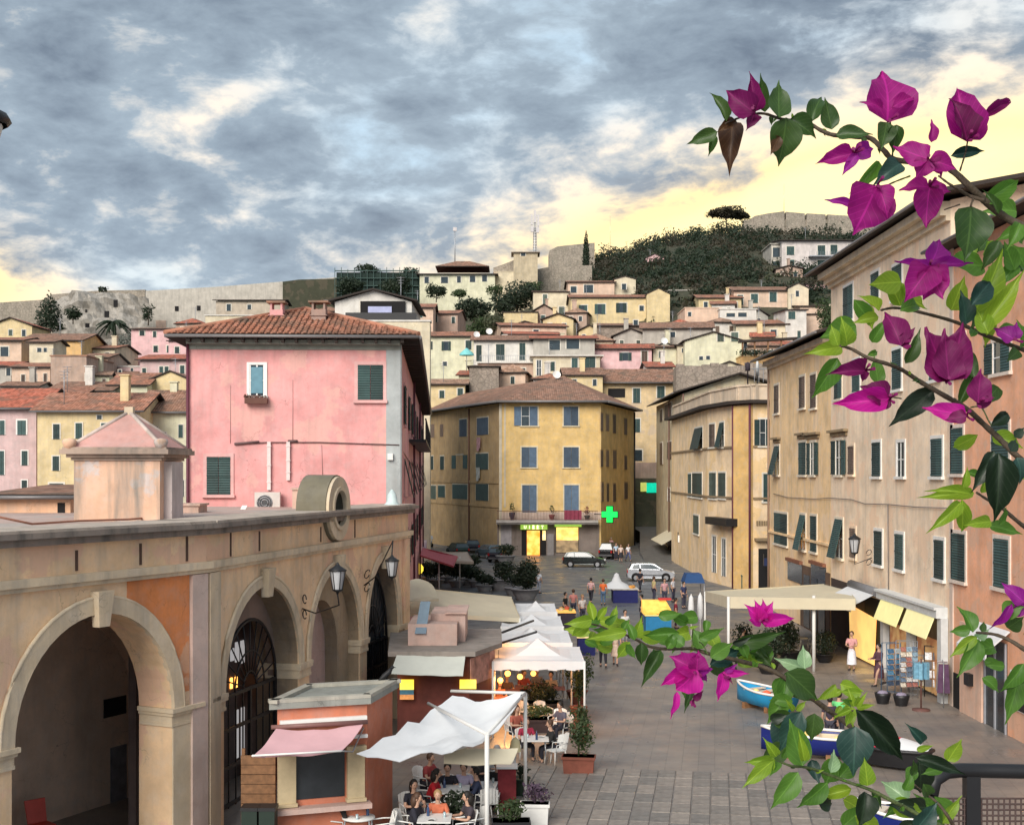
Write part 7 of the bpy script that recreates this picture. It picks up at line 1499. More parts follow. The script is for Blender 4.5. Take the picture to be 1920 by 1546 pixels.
ak = thing('kiosk_awning', 'faded pink roll-out awning of the terracotta kiosk', 'awning', E.pt(1, 3, .2)); a, b = E.pt(-.05, 2.98, .16), E.pt(E.L-.12, 2.98, .16); c, d = P(640, 1407, 29.0), P(473, 1416, 28.6); mb = MB(ak.location); sheet(mb, d, c, b, a, sag=.14, wr=.05); mb.build('canvas', [mat('pink_canvas', (.72, .44, .47), .85, .06, 2, .1, 3, trans=.1)], ak)
mb = MB(ak.location); mb.tube([a+V((-.12, 0, .04)), b+V((.1, 0, .04))], .055, 8); mb.build('roller', [mat('brown_roller', (.20, .10, .09), .5)], ak); mb = MB(ak.location); mb.tube([c, d], .025, 6); mb.build('front_bar', [WHITEP], ak)
for p, q_ in ((a, d), (b, c)): mb = MB(ak.location); mb.tube([p+V((0, 0, -.1)), p.lerp(q_, .5)+V((0, 0, -.35)), q_], .02, 5); mb.build('arm', [METAL], ak)
bd_ = thing('crow_shape', 'dark bird perched on the far right corner of the kiosk roof', 'bird', V((g_[2].x-.3, g_[2].y-.2, 3.6))); q = bd_.location; mb = MB(q); mb.tube([q+V((-.2, -.1, .06)), q+V((-.08, 0, .14)), q+V((.06, .02, .26)), q+V((.12, .02, .36))], [.02, .08, .07, .035], 8); mb.ball(q+V((.14, .02, .38)), .045, 8); mb.tube([q+V((.17, .02, .38)), q+V((.23, .02, .37))], [.018, .004], 5); mb.tube([q+V((0, 0, .12)), q+V((0, 0, 0))], .012, 4); mb.build('body', [mat('black_feathers', (.01, .01, .012), .6)], bd_)
wp = thing('wooden_screen', 'brown slatted wooden screen left of the terracotta kiosk', 'screen', V((X(485, 30.6), 30.6, 0))); o = wp.location; a0, a1 = X(450, 30.4), X(519, 30.7)
for k in range(9): mb = MB(o); z = .2+k*.23; mb.box(a0, a1, 30.5+.01*(k % 2), 30.56, z, z+.215); mb.build('board', [WOOD], wp)
for x in (a0, a1-.08): mb = MB(o); mb.box(x, x+.08, 30.57, 30.66, 0, 2.4); mb.build('post', [WOOD], wp)
for i, px in enumerate((470, 503)): x, y = X(px, 29.6), 29.6; t = thing('dark_bin', ('left' if i == 0 else 'right')+' dark rubbish bin below the wooden screen', 'bin', (x, y, 0), 0, None); mb = MB(t.location); mb.box(x-.18, x+.18, y-.2, y+.2, 0, 1.22); mb.build('bin', [mat('bin_green', (.015, .03, .022), .6)], t); mb = MB(t.location); mb.box(x-.2, x+.2, y-.22, y+.22, 1.22, 1.3); mb.build('lid', [IRON], t)
# restaurant pavilion with the stone roof
K2 = [(X(745, 42), 42), (X(880, 42), 42), (X(925, 44), 44), (X(925, 47.5), 47.5), (X(748, 47.5), 47.5)]
k2 = building('restaurant_pavilion', 'restaurant pavilion with a worn grey roof slab and dark red walls', 'pavilion', K2, 0, 2.98, mat('dark_red_walls', (.14, .035, .025), .7, .3, 2)); kr = k2['root']; o = kr.location; E = k2['E'][0]
add_roof(k2, [Vector(p) for p in K2], 3.0, 'flat', .3, 0, plaster('stone_roof', (.30, .26, .23), .5))
mb = MB(o); x0, x1 = X(764, 43), X(856, 43); mb.box(x0, x1, 43.2, 46.0, 3.16, 3.88); mb.build('roof_box', [plaster('pink_roof_box', (.60, .42, .36), .3)], kr)
mb = MB(o); mb.box(x0+.7, x1+.25, 44.2, 46.6, 3.161, 4.12); mb.box(x0+1.2, x1+.3, 44.1, 46.7, 4.12, 4.17); mb.build('roof_box', [plaster('pink_roof_box', (.60, .42, .36), .3)], kr)
q = P(795, 1150, 43.6); bp_ = thing('notice_sheet', 'slate blue board leaning on the pavilion roof box', 'panel', q); mb = MB(q); mb.hexa([q+V(v) for v in ((-.28, -.5, -.62), (.10, -.5, -.62), (.10, -.45, -.62), (-.28, -.45, -.62), (-.12, .0, .42), (.22, .0, .42), (.22, .05, .42), (-.12, .05, .42))]); mb.build('panel', [mat('slate_blue_panel', (.10, .17, .24), .4)], bp_)
aw2 = awn('pale canvas awning on the front of the restaurant pavilion', 'pavilion_awning', [P(731, 1262, 40.6), P(868, 1266, 40.6), P(873, 1222, 41.9), P(746, 1220, 41.9)], mat('pale_green_canvas', (.62, .64, .58), .85, .06, 2, .1, 3, trans=.1), .05)
for (x0_, y0_, x1_, y1_, lab, m_) in ((750, 1273, 776, 1310, 'yellow and blue lit poster on the pavilion front', YEL), (862, 1273, 893, 1290, 'yellow lit box at the right of the pavilion front', YEL)):
    a, b = P(x0_, y1_, 41.8), P(x1_, y0_, 41.8); t = thing('lit_poster', lab, 'poster', a); mb = MB(a); mb.box(a.x, b.x, 41.72, 41.8, (a.z+b.z)/2 if x0_ < 800 else a.z, b.z); mb.build('lit_panel', [m_], t)
    if x0_ < 800: mb = MB(a); mb.box(a.x, b.x, 41.72, 41.8, a.z, (a.z+b.z)/2-.16); mb.build('lower_panel', [mat('orange_poster', (.6, .25, .08), .6, .5, 6, emit=.25)], t); mb = MB(a); mb.box(a.x, b.x, 41.71, 41.81, (a.z+b.z)/2-.158, (a.z+b.z)/2-.002); mb.build('blue_band', [mat('blue_band', (.1, .3, .42), .5)], t)
mb = MB(o); E2k = k2['E'][1]; E2k.box(mb, 0, E2k.L, 2.0, 2.9, .02, .06); mb.build('poster_band', [mat('faded_posters', (.42, .22, .18), .7, .6, 2.2)], kr)
# warm bulbs strung under the canopies
for i, (px, py, D) in enumerate(((935, 1245, 44.2), (952, 1262, 46), (975, 1268, 48), (915, 1262, 44.6), (938, 1275, 47), (1000, 1262, 50))):
    q = P(px, py, D); t = thing('warm_lamp', ('amber lamp under the white canopies, ' + ['at the front left edge', 'just inside the front edge', 'deeper inside on the left', 'beside the pavilion posters', 'low behind the first post', 'deepest of all'][i]), 'lamp', q, 0, 'amber lamps of the restaurant'); mb = MB(q); mb.ball(q, .16 if i in (0, 3) else .11, 8); mb.build('bulb', [WARM], t); mb = MB(q); mb.tube([q, q+V((0, 0, .5))], .01, 4); mb.build('cord', [IRON], t)
for q in (P(950, 1262, 46.5), P(930, 1270, 44.5)):
    ld = bpy.data.lights.new('lamp_light', 'POINT'); ld.energy = 60; ld.color = (1, .48, .16); ld.shadow_soft_size = .2; lo = bpy.data.objects.new('lamp_light', ld); lo.location = q; COL.objects.link(lo)
# ---------------------------------------------------------------- planters
TERR = mat('terracotta_pot', (.22, .07, .045), .8, .25, 3); GP = mat('grey_pot', (.30, .30, .31), .8, .2, 3)
def planter(label, px, py, w_, h, m, kind='box', ph=.6, lm=LF_M, n=260, dep=None, pw=None, s=.07, xy=None, group=None, blobs=None):
    x, y = xy or at(px, py); t = thing('planter', label, 'planter', (x, y, 0), R(-.15, .15), group); mb = MB(); d = dep or w_*.5
    if kind == 'box': mb.hexa([(-w_*.46, -d*.46, 0), (w_*.46, -d*.46, 0), (w_*.46, d*.46, 0), (-w_*.46, d*.46, 0), (-w_/2, -d/2, h), (w_/2, -d/2, h), (w_/2, d/2, h), (-w_/2, d/2, h)]); mb.box(-w_/2-.03, w_/2+.03, -d/2-.03, d/2+.03, h-.08, h)
    else: mb.lathe((0, 0, 0), [(w_*.3, 0), (w_*.42, h*.5), (w_*.5, h*.93), (w_*.54, h*.94), (w_*.54, h), (w_*.46, h), (.01, h*.93)], 14)
    mb.build('pot', [m], t); mb = MB(); pw = pw or w_
    bl = blobs or [((R(-.2, .2)*pw, R(-.1, .1), h+ph*R(.35, .7)), (pw*R(.28, .45), pw*R(.25, .35), ph*R(.35, .5))) for _ in range(4)]
    crown_mb(mb, bl, n, s); mb.tube([(0, 0, h*.8), (0, 0, h+ph*.6)], .03, 5); mb.build('plant', [lm], t); return t
planter('long terracotta planter with a dense bushy plant near the drain cover', 1085, 1447, .95, .5, TERR, ph=1.1, lm=LF_M, n=900, pw=.8, s=.055)
planter('terracotta pot with bright sprigs behind the bushy planter', 1088, 1392, .62, .62, TERR, 'round', .6, LF_M, 350, s=.06)
planter('terracotta pot with tall climbing plant under the big canopy corner', 1085, 1352, .6, .55, TERR, 'round', 1.3, LF_M, 600, s=.06)
planter('dark trough with low leaves between restaurant chairs', 1010, 1370, 1.3, .45, mat('dark_trough', (.05, .03, .03), .8), ph=.5, lm=LF_M, n=420, s=.06)
planter('dark tub at the foot of the sail canopy post', 975, 1490, .55, .5, mat('dark_tub', (.03, .05, .03), .8), 'round', .35, LF_D, 200, s=.05)
planter('white square planter with purple-black foliage by the foreground slabs', 1003, 1548, .7, .6, WHITEP, ph=.5, lm=mat('purple_leaves', (.08, .05, .08), .7), n=300, pw=.8, s=.06)
planter('black pot with a shrub at the centre bottom edge', 845, 1565, .8, .6, IRON, 'round', .7, LF_D, 500, s=.06, xy=(X(850, 31.4), 31.4))
planter('grassy trough at the bottom edge beside the sail canopy post', 955, 1580, .9, .45, IRON, ph=.55, lm=LF_M, n=500, s=.05, xy=(X(958, 31.5), 31.5))
planter('round grey bowl planter with a leafy bush in the middle of the square', 940, 1106, 2.3, .9, GP, 'round', 1.4, LF_D, 700, pw=2.2, s=.13)
planter('tall dark topiary bush in a grey tub beside the bowl planter', 985, 1124, 2.0, .8, GP, 'round', 2.2, LF_D, 1800, pw=2.1, s=.12)
planter('low bush between the topiary and the bowl planter', 962, 1116, 1.3, .6, GP, 'round', 1.0, LF_D, 500, pw=1.4, s=.11)
planter('grey tub in front of the shop with a squat dark bush', 948, 1056, 1.9, .8, GP, 'round', 1.1, LF_D, 400, pw=2.2, s=.14)
for i, (px, py, h) in enumerate(((800, 1095, 2.2), (818, 1098, 2.4), (838, 1092, 2.0), (856, 1100, 2.3), (875, 1096, 2.1), (893, 1100, 1.8), (868, 1075, 2.0), (888, 1070, 1.7), (908, 1108, 1.2))):
    planter('dark hedge tub number beside the market: '.replace(' number', '')+['leftmost under the red canopy', 'second from the arcade end', 'third, under the red edge', 'in front of the beige canopy post', 'right of the beige canopy post', 'rightmost tall one', 'behind the beige canopy', 'nearest the blue-grey car', 'low one at the open end'][i], px, py, 1.3, .5, GP, 'round', h*.62, LF_D, 700, pw=1.7, s=.12, group='dark hedge tubs beside the left market')
planter('leafy shrub screen under the right edge of the largest canopy', 1082, 1318, .8, .5, TERR, 'round', 1.5, LF_M, 900, pw=1.2, s=.07)
planter('low dark hedge between the pavilion and the second canopy', 1012, 1335, 1.6, .4, IRON, ph=.8, lm=LF_D, n=900, pw=1.6, s=.06)
planter('clipped round dark bush in a pot by the awning post', 1546, 1241, .9, .4, IRON, 'round', 1.0, LF_D, 900, pw=1.1, s=.06, blobs=[((0, 0, .95), (.58, .58, .58))])
planter('big dark potted shrub under the left end of the long awning', 1440, 1262, 1.0, .5, IRON, 'round', 1.7, LF_D, 900, pw=1.8, s=.09); planter('dark potted shrub behind the tall one under the long awning', 1480, 1240, 1.0, .5, IRON, 'round', 1.4, LF_D, 700, pw=1.6, s=.09); planter('dark shrub in shade at the far post of the long awning', 1395, 1225, .8, .5, IRON, 'round', 1.2, LF_D, 400, pw=1.2, s=.08)
# ---------------------------------------------------------------- tables, chairs, diners
PLA = mat('white_plastic', (.70, .70, .68), .45, .04)
def chair_proto():
    t = thing('garden_chair', 'x', 'chair', (0, 0, 0), 0, 'white plastic chairs at the restaurant tables')
    mb = MB(); mb.box(-.23, .23, -.22, .23, .42, .45); mb.build('seat', [PLA], t)
    mb = MB(); n = 6
    for k in range(n):
        a0, a1 = -.24+.48*k/n, -.24+.48*(k+1)/n; f = lambda a: .23+.05-.9*a*a; mb.hexa([(a0, f(a0), .45), (a1-.012, f(a1), .45), (a1-.012, f(a1)+.02, .45), (a0, f(a0)+.02, .45), (a0, f(a0)+.09, .88-a0*a0), (a1-.012, f(a1)+.09, .88-a1*a1), (a1-.012, f(a1)+.11, .88-a1*a1), (a0, f(a0)+.11, .88-a0*a0)])
    mb.build('backrest', [PLA], t)
    for sx in (-1, 1):
        for sy in (-1, 1): mb = MB(); mb.tube([(sx*.21, sy*.2, .43), (sx*.25, sy*.25, 0)], [.022, .016], 6); mb.build('leg', [PLA], t)
        mb = MB(); mb.tube([(sx*.25, -.2, .45), (sx*.27, -.18, .64), (sx*.27, .1, .66), (sx*.24, .3, .66)], .018, 6); mb.build('armrest', [PLA], t)
    return t
CH = [None]
def chair(label, x, y, rz):
    if CH[0] is None: c = chair_proto(); CH[0] = c; c.location = (x, y, 0); c.rotation_euler = (0, 0, rz); c['label'] = label; return c
    return dup(CH[0], (x, y, 0), rz, label)
def table(label, x, y, w_=.85, m=PLA, round_=False, rz=0, cloth_=False):
    t = thing('dining_table', label, 'table', (x, y, 0), rz, 'restaurant tables'); mb = MB()
    if round_: mb.lathe((0, 0, 0), [(.01, .74), (w_/2, .74), (w_/2, .71), (.01, .71)], 20)
    else: mb.box(-w_/2, w_/2, -w_/2, w_/2, .71, .74)
    mb.build('tabletop', [m], t)
    for sx in (-1, 1):
        for sy in (-1, 1): mb = MB(); mb.tube([(sx*w_*.36, sy*w_*.36, .71), (sx*w_*.4, sy*w_*.4, 0)], .02, 6); mb.build('leg', [METAL], t)
    return t
def ware(x, y, where, z=.74, k=3):
    for i in range(k):
        wh = where if k <= 3 or i < 3 else where+', far side' if math.sin(i*2.1+x) > math.sin((i-3)*2.1+x) else where+', near side'
        if k > 3 and i < 3 and i+3 < k: wh = where+(', far side' if math.sin(i*2.1+x) > math.sin((i+3)*2.1+x) else ', near side')
        where_, where0 = wh, where
        a = i*2.1+x; px_, py_ = x+.24*math.cos(a), y+.24*math.sin(a)
        mb = MB((px_, py_, z))
        if i % 3 == 0: mb.lathe((px_, py_, z), [(.01, .004), (.08, .004), (.12, .02), (.125, .02), (.09, 0)], 14); tag(mb.build('plate', [PLA]), 'white plate on '+where_, 'plate', 'plates on the tables')
        elif i % 3 == 1: mb.lathe((px_, py_, z), [(.03, 0), (.035, .12), (.03, .12), (.028, .01)], 10); tag(mb.build('drinking_glass', [mat('pale_glassware', (.35, .45, .48), .1, 0, spec=.8)]), 'drinking glass on '+where_, 'glass', 'glasses on the tables')
        else: mb.lathe((px_, py_, z), [(.038, 0), (.038, .17), (.015, .22), (.014, .28), (.0, .28)], 10); tag(mb.build('bottle', [mat('dark_bottle', (.03, .06, .14), .15, 0, spec=.7)]), 'dark blue bottle on '+where_, 'bottle', 'bottles on the tables')
T_ = lambda px, py, D: (X(px, D), D)
def P74(px, py, z=.74): q = PZ(px, py, z); return q.x, q.y
tx, ty = P74(672, 1530); table('round white table at the terracotta kiosk front', tx, ty, .8, round_=True); ware(tx, ty, 'the round kiosk table')
person('person with long dark hair in black seated at the round kiosk table', tx-.45, ty+.15, 1.5, 'sit', top=(.015, .015, .02), bottom=(.03, .03, .04), hair='k', long_hair=True, arms='table', lean=.25, sleeves=True, z=-.07)
chair('white chair of the person in black at the kiosk table', tx-.52, ty+.15, 1.5-PI+PI); chair('empty beige-white chair right of the round kiosk table', tx+.55, ty-.1, -1.3)
tx, ty = P74(848, 1478); table('white table with bottles where the diner in red sits', tx, ty, .9); ware(tx, ty, 'the table of the diner in red', k=6)
person('diner in a bright red cardigan leaning over the table', tx-.62, ty-.1, 1.4, 'sit', top=(.50, .02, .03), bottom=(.03, .03, .04), hair='k', long_hair=True, arms='table', lean=.45, sleeves=True, z=-.07); chair('white chair under the diner in red', tx-.68, ty-.1, 1.4)
person('diner in black facing the camera behind the bottle table', tx-.15, ty+.62, 0, 'sit', top=(.02, .02, .03), bottom=(.03, .03, .04), hair='k', arms='table', lean=.2, z=-.07); chair('white chair at the far side of the bottle table, left', tx-.15, ty+.7, 0)
person('diner in a lilac top behind the bottle table on the right', tx+.3, ty+.68, -.2, 'sit', top=(.35, .32, .45), bottom=(.03, .03, .04), hair='k', arms='table', lean=.2, z=-.07); chair('white chair at the far side of the bottle table, right', tx+.3, ty+.76, -.2)
person('diner in dark blue at the right of the bottle table', tx+.72, ty+.05, -1.5, 'sit', top=(.03, .04, .08), bottom=(.03, .03, .04), hair='k', arms='table', lean=.2, z=-.07, sleeves=True); chair('white chair under the diner in dark blue', tx+.78, ty+.05, -1.5); chair('cream chair in front of the bottle table', tx+.1, ty-.68, PI)
tx, ty = P74(815, 1532); table('nearest white table at the bottom edge under the sail canopy', tx, ty, .8); ware(tx, ty, 'the nearest table at the bottom edge', k=5)
person('diner with red-brown hair in black at the nearest table', tx-.55, ty+.2, 1.3, 'sit', top=(.02, .02, .025), bottom=(.03, .03, .04), hair='b', long_hair=True, arms='table', lean=.25, sleeves=True, z=-.07); chair('white chair under the diner with red-brown hair', tx-.62, ty+.2, 1.3)
person('diner in an orange-red top on the far side of the nearest table', tx+.05, ty+.6, 0, 'sit', top=(.50, .14, .07), bottom=(.03, .03, .04), hair='y', arms='table', lean=.3, z=-.07); chair('white chair at the far side of the nearest table', tx+.05, ty+.68, 0)
chair('cream chair pulled to the right of the nearest table', tx+.65, ty+.1, -1.4)
tx, ty = P74(925, 1470); table('small table left of the wine red cloth by the second post', tx, ty, .75); ware(tx, ty, 'the small table by the second post', k=3)
person('diner in black at the small table by the second post', tx+.1, ty+.58, 0, 'sit', top=(.015, .015, .02), bottom=(.02, .02, .03), hair='k', arms='table', lean=.2, z=-.07); chair('white chair at the small table by the second post', tx+.1, ty+.66, 0); chair('white chair with its back to the camera by the second post', tx-.1, ty-.6, PI)
rc = thing('draped_stand', 'wine red cloth hung over a stand beside the second post', 'stand', (X(952, 33.6), 33.6, 0)); mb = MB(rc.location); x = rc.location.x; mb.box(x-.26, x+.22, 33.5, 33.9, .12, 1.25); mb.build('cloth', [mat('wine_cloth', (.16, .02, .025), .9, .3, 5)], rc); mb = MB(rc.location); mb.box(x-.3, x+.26, 33.45, 33.95, 1.25, 1.3); mb.build('top', [PLA], rc)
fl_ = thing('floor_lamp', 'patio lamp with a cream shade between the two canopy posts', 'lamp', (X(966, 34.2), 34.2, 0)); x = fl_.location.x; mb = MB(fl_.location); mb.tube([(x, 34.2, 0), (x, 34.2, 1.6)], .02, 6); mb.build('stem', [METAL], fl_); mb = MB(fl_.location); mb.lathe((x, 34.2, 1.55), [(.16, 0), (.12, .28), (.05, .36), (.01, .37)], 12); mb.build('shade', [mat('cream_shade', (.62, .54, .32), .7, .05)], fl_); mb = MB(fl_.location); mb.lathe((x, 34.2, 0), [(.17, 0), (.17, .04), (.01, .05)], 12); mb.build('base', [METAL], fl_)
for i, (px, py, rz, who) in enumerate(((1012, 1385, 1.2, 'crimson'), (1032, 1378, -1.4, 'black'))):
    pass
tx, ty = P74(1003, 1383); table('white table left of the white chairs near the planters', tx, ty, .85); ware(tx, ty, 'the table near the planters', k=4)
person('diner in crimson at the table near the planters', tx-.3, ty+.58, .3, 'sit', top=(.28, .02, .05), bottom=(.03, .03, .04), hair='b', arms='table', lean=.3, z=-.07); chair('white chair under the diner in crimson', tx-.3, ty+.66, .3)
person('diner in black at the right of the table near the planters', tx+.62, ty+.1, -1.4, 'sit', top=(.015, .015, .02), bottom=(.02, .02, .03), hair='b', arms='table', lean=.3, sleeves=True, z=-.07); chair('white chair under the diner in black near the planters', tx+.68, ty+.1, -1.4)
cx, cy_ = at(1042, 1432); chair('empty white armchair standing out beside the long terracotta planter', cx, cy_, -.9)
cx, cy_ = at(1045, 1378); chair('empty white chair behind the standing out armchair', cx, cy_, -.4); cx, cy_ = at(1020, 1362); chair('empty white chair at the foliage trough', cx, cy_, .5); cx, cy_ = at(990, 1356); chair('empty white chair left of the foliage trough', cx, cy_, 2.5)
for i, (px, py, rz) in enumerate(((955, 1330, .3), (985, 1322, 2.5), (1012, 1318, .2), (1040, 1325, -1), (940, 1345, 1.2))):
    cx, cy_ = at(px, py); table('dark table in the shade of the big canopy, ' + ['leftmost in front', 'second from the left', 'middle back', 'rightmost by the climbing plant', 'left by the pavilion'][i], cx, cy_, .8, mat('dark_cloth_table', (.25, .10, .08), .8, .3)); person('diner in the shade of the big canopy, in ' + ['brown', 'dull red', 'grey', 'black and beige', 'rust'][i], cx-.1, cy_+.6, rz*.2, 'sit', top=[(.12, .07, .05), (.25, .05, .04), (.2, .19, .2), (.3, .24, .18), (.3, .1, .04)][i], bottom=(.03, .03, .04), hair='kbgkb'[i], arms='table', lean=.2, z=-.07, group=None)
for i, (px, py, c, hh, rz, w_) in enumerate(((772, 1500, (.02, .02, .03), 'k', .5, 'a black jacket left of the bottle table'), (800, 1448, (.30, .05, .05), 'b', 1.0, 'a brick red top behind the first table row'), (905, 1440, (.04, .04, .05), 'k', -.5, 'charcoal beyond the bottle table'), (938, 1432, (.45, .40, .36), 'g', -.9, 'beige near the cream lamp'), (885, 1525, (.05, .04, .05), 'k', -1.2, 'dark plum right of the nearest table'), (1055, 1345, (.1, .09, .12), 'k', -.8, 'slate grey by the climbing plant'), (965, 1352, (.35, .10, .07), 'b', .6, 'rust red behind the canopy post'))):
    x, y = P74(px, py); person('diner in ' + w_, x, y, rz, 'sit', top=c, bottom=(.02, .02, .03), hair=hh, arms='table', lean=.25, z=-.07, long_hair=i % 2 == 0); chair('white chair under the diner in ' + w_, x, y+.06, rz)
# bits in the first arch bay
rch = thing('red_chair', 'red plastic chair inside the first big arch', 'chair', Edge(E1.pt(0, 0, -3.4)[:2], E1.pt(1, 0, -3.4)[:2]).pt(Edge(E1.pt(0, 0, -3.4)[:2], E1.pt(1, 0, -3.4)[:2]).hit(78, HY)[0], 0), .8)
RP = mat('red_plastic', (.48, .05, .03), .4); mb = MB(); mb.box(-.25, .25, -.24, .24, .42, .46); mb.build('seat', [RP], rch); mb = MB(); mb.hexa([(-.24, .22, .46), (.24, .22, .46), (.24, .26, .46), (-.24, .26, .46), (-.26, .36, 1.0), (.26, .36, 1.0), (.26, .4, 1.0), (-.26, .4, 1.0)]); mb.build('backrest', [RP], rch)
for sx in (-1, 1):
    for sy in (-1, 1): mb = MB(); mb.tube([(sx*.22, sy*.2, .43), (sx*.25, sy*.24, 0)], .02, 6); mb.build('leg', [RP], rch)
# ---------------------------------------------------------------- stalls and boats
def stall(label, px0, px1, py, h, m, goods, dep=1.3, cloth_top=None, rz=0):
    D = GD(py); x0, x1 = X(px0, D), X(px1, D); t = thing('market_stall', label, 'stall', ((x0+x1)/2, D, 0)); o = t.location; mb = MB(o); mb.box(x0, x1, D, D+dep, 0, h); mb.build('counter', [m], t)
    mb = MB(o); mb.box(x0-.06, x1+.06, D-.06, D+dep+.06, h+.002, h+.06); mb.build('top', [cloth_top or WHITEP], t)
    for i in range(goods):
        gx, gy = R(x0+.15, x1-.15), R(D+.1, D+dep-.1); mb = MB(o); s = R(.08, .16); c = random.choice([(.6, .5, .2), (.5, .1, .06), (.7, .62, .4), (.2, .3, .12), (.65, .3, .06)])
        mb.lathe((gx, gy, h+.06), [(s, 0), (s*1.15, s*.6), (s*.8, s*1.1), (.01, s*1.3)], 8); mb.build('goods', [mat('goods_%02d%02d' % (int(c[0]*99), int(c[1]*99)), c, .6)], t)
    return t
BLU = mat('blue_stall_paint', (.02, .20, .42), .5, .12); NAV = mat('navy_cloth', (.015, .02, .12), .8, .2)
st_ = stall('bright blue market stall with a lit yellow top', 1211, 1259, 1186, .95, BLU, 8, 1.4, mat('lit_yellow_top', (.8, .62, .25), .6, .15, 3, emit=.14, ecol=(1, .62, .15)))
mb = MB(st_.location); x, y, z = st_.location; mb.hexa([(x-.85, y+.1, 1.05), (x+.85, y+.1, 1.05), (x+.85, y+1.3, 1.05), (x-.85, y+1.3, 1.05), (x-.85, y+.9, 1.75), (x+.5, y+.9, 1.75), (x+.5, y+1.3, 1.75), (x-.85, y+1.3, 1.75)]); mb.build('goods_rack', [shopmat('lit_goods', (.7, .35, .06), (1, .68, .15), 2.5, .3)], st_)
mb = MB(st_.location); mb.box(x+.1, x+.8, y+.7, y+1.25, 1.76, 1.86); mb.build('red_tray', [mat('red_tray', (.55, .04, .04), .6)], st_)
stall('navy draped stall heaped with pale goods behind the orange top person', 1150, 1196, 1130, .9, NAV, 12, 1.8, mat('pale_heap', (.6, .56, .5), .9, .3, 5))
hp_ = thing('cloth_heap', 'white cloth heap peaked on the navy draped stall', 'cloth', (X(1156, 89), 89, .97)); mb = MB(hp_.location); x = hp_.location.x; mb.lathe((x, 89, .97), [(1.0, 0), (.75, .25), (.35, .45), (.2, .8), (.16, .95), (.0, 1.05)], 10); mb.build('heap', [CANVAS], hp_)
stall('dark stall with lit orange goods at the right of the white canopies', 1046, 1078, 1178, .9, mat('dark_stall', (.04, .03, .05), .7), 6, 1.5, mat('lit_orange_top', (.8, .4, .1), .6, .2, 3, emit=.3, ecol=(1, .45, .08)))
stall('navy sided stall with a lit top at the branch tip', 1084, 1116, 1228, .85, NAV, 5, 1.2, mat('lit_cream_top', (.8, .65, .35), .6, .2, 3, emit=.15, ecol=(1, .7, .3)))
gz = thing('blue_gazebo', 'small dark blue market gazebo left of the long awning', 'gazebo', (X(1302, 86), 86, 0)); o = gz.location; x0, x1 = X(1283, 86), X(1322, 86)
mb = MB(o); mb.hexa([(x0, 86, 1.55), (x1, 86, 1.55), (x1, 87.8, 1.55), (x0, 87.8, 1.55), (x0+.2, 86.2, 2.15), (x1-.2, 86.2, 2.15), (x1-.2, 87.6, 2.15), (x0+.2, 87.6, 2.15)]); mb.build('canopy', [mat('deep_blue_canvas', (.02, .07, .20), .8, .1)], gz)
for x in (x0+.05, x1-.05):
    for y in (86.05, 87.7): mb = MB(o); mb.tube([(x, y, 0), (x, y, 1.6)], .03, 6); mb.build('pole', [METAL], gz)
for i, (px, py) in enumerate(((1296, 1196), (1313, 1192))):
    x, y = at(px, py); t = thing('folded_parasol', ('left' if i == 0 else 'right')+' one of two folded white parasols before the blue gazebo', 'parasol', (x, y, 0), 0, None); mb = MB(t.location); mb.lathe((x, y, 0), [(.06, .9), (.16, 1.1), (.17, 1.7), (.12, 2.2), (.03, 2.35)], 10); mb.build('folded_canopy', [CANVAS], t); mb = MB(t.location); mb.tube([(x, y, 0), (x, y, 2.4)], .025, 6); mb.build('pole', [WHITEP], t); mb = MB(t.location); mb.lathe((x, y, 0), [(.28, 0), (.28, .08), (.03, .1)], 12); mb.build('base', [WHITEP], t)
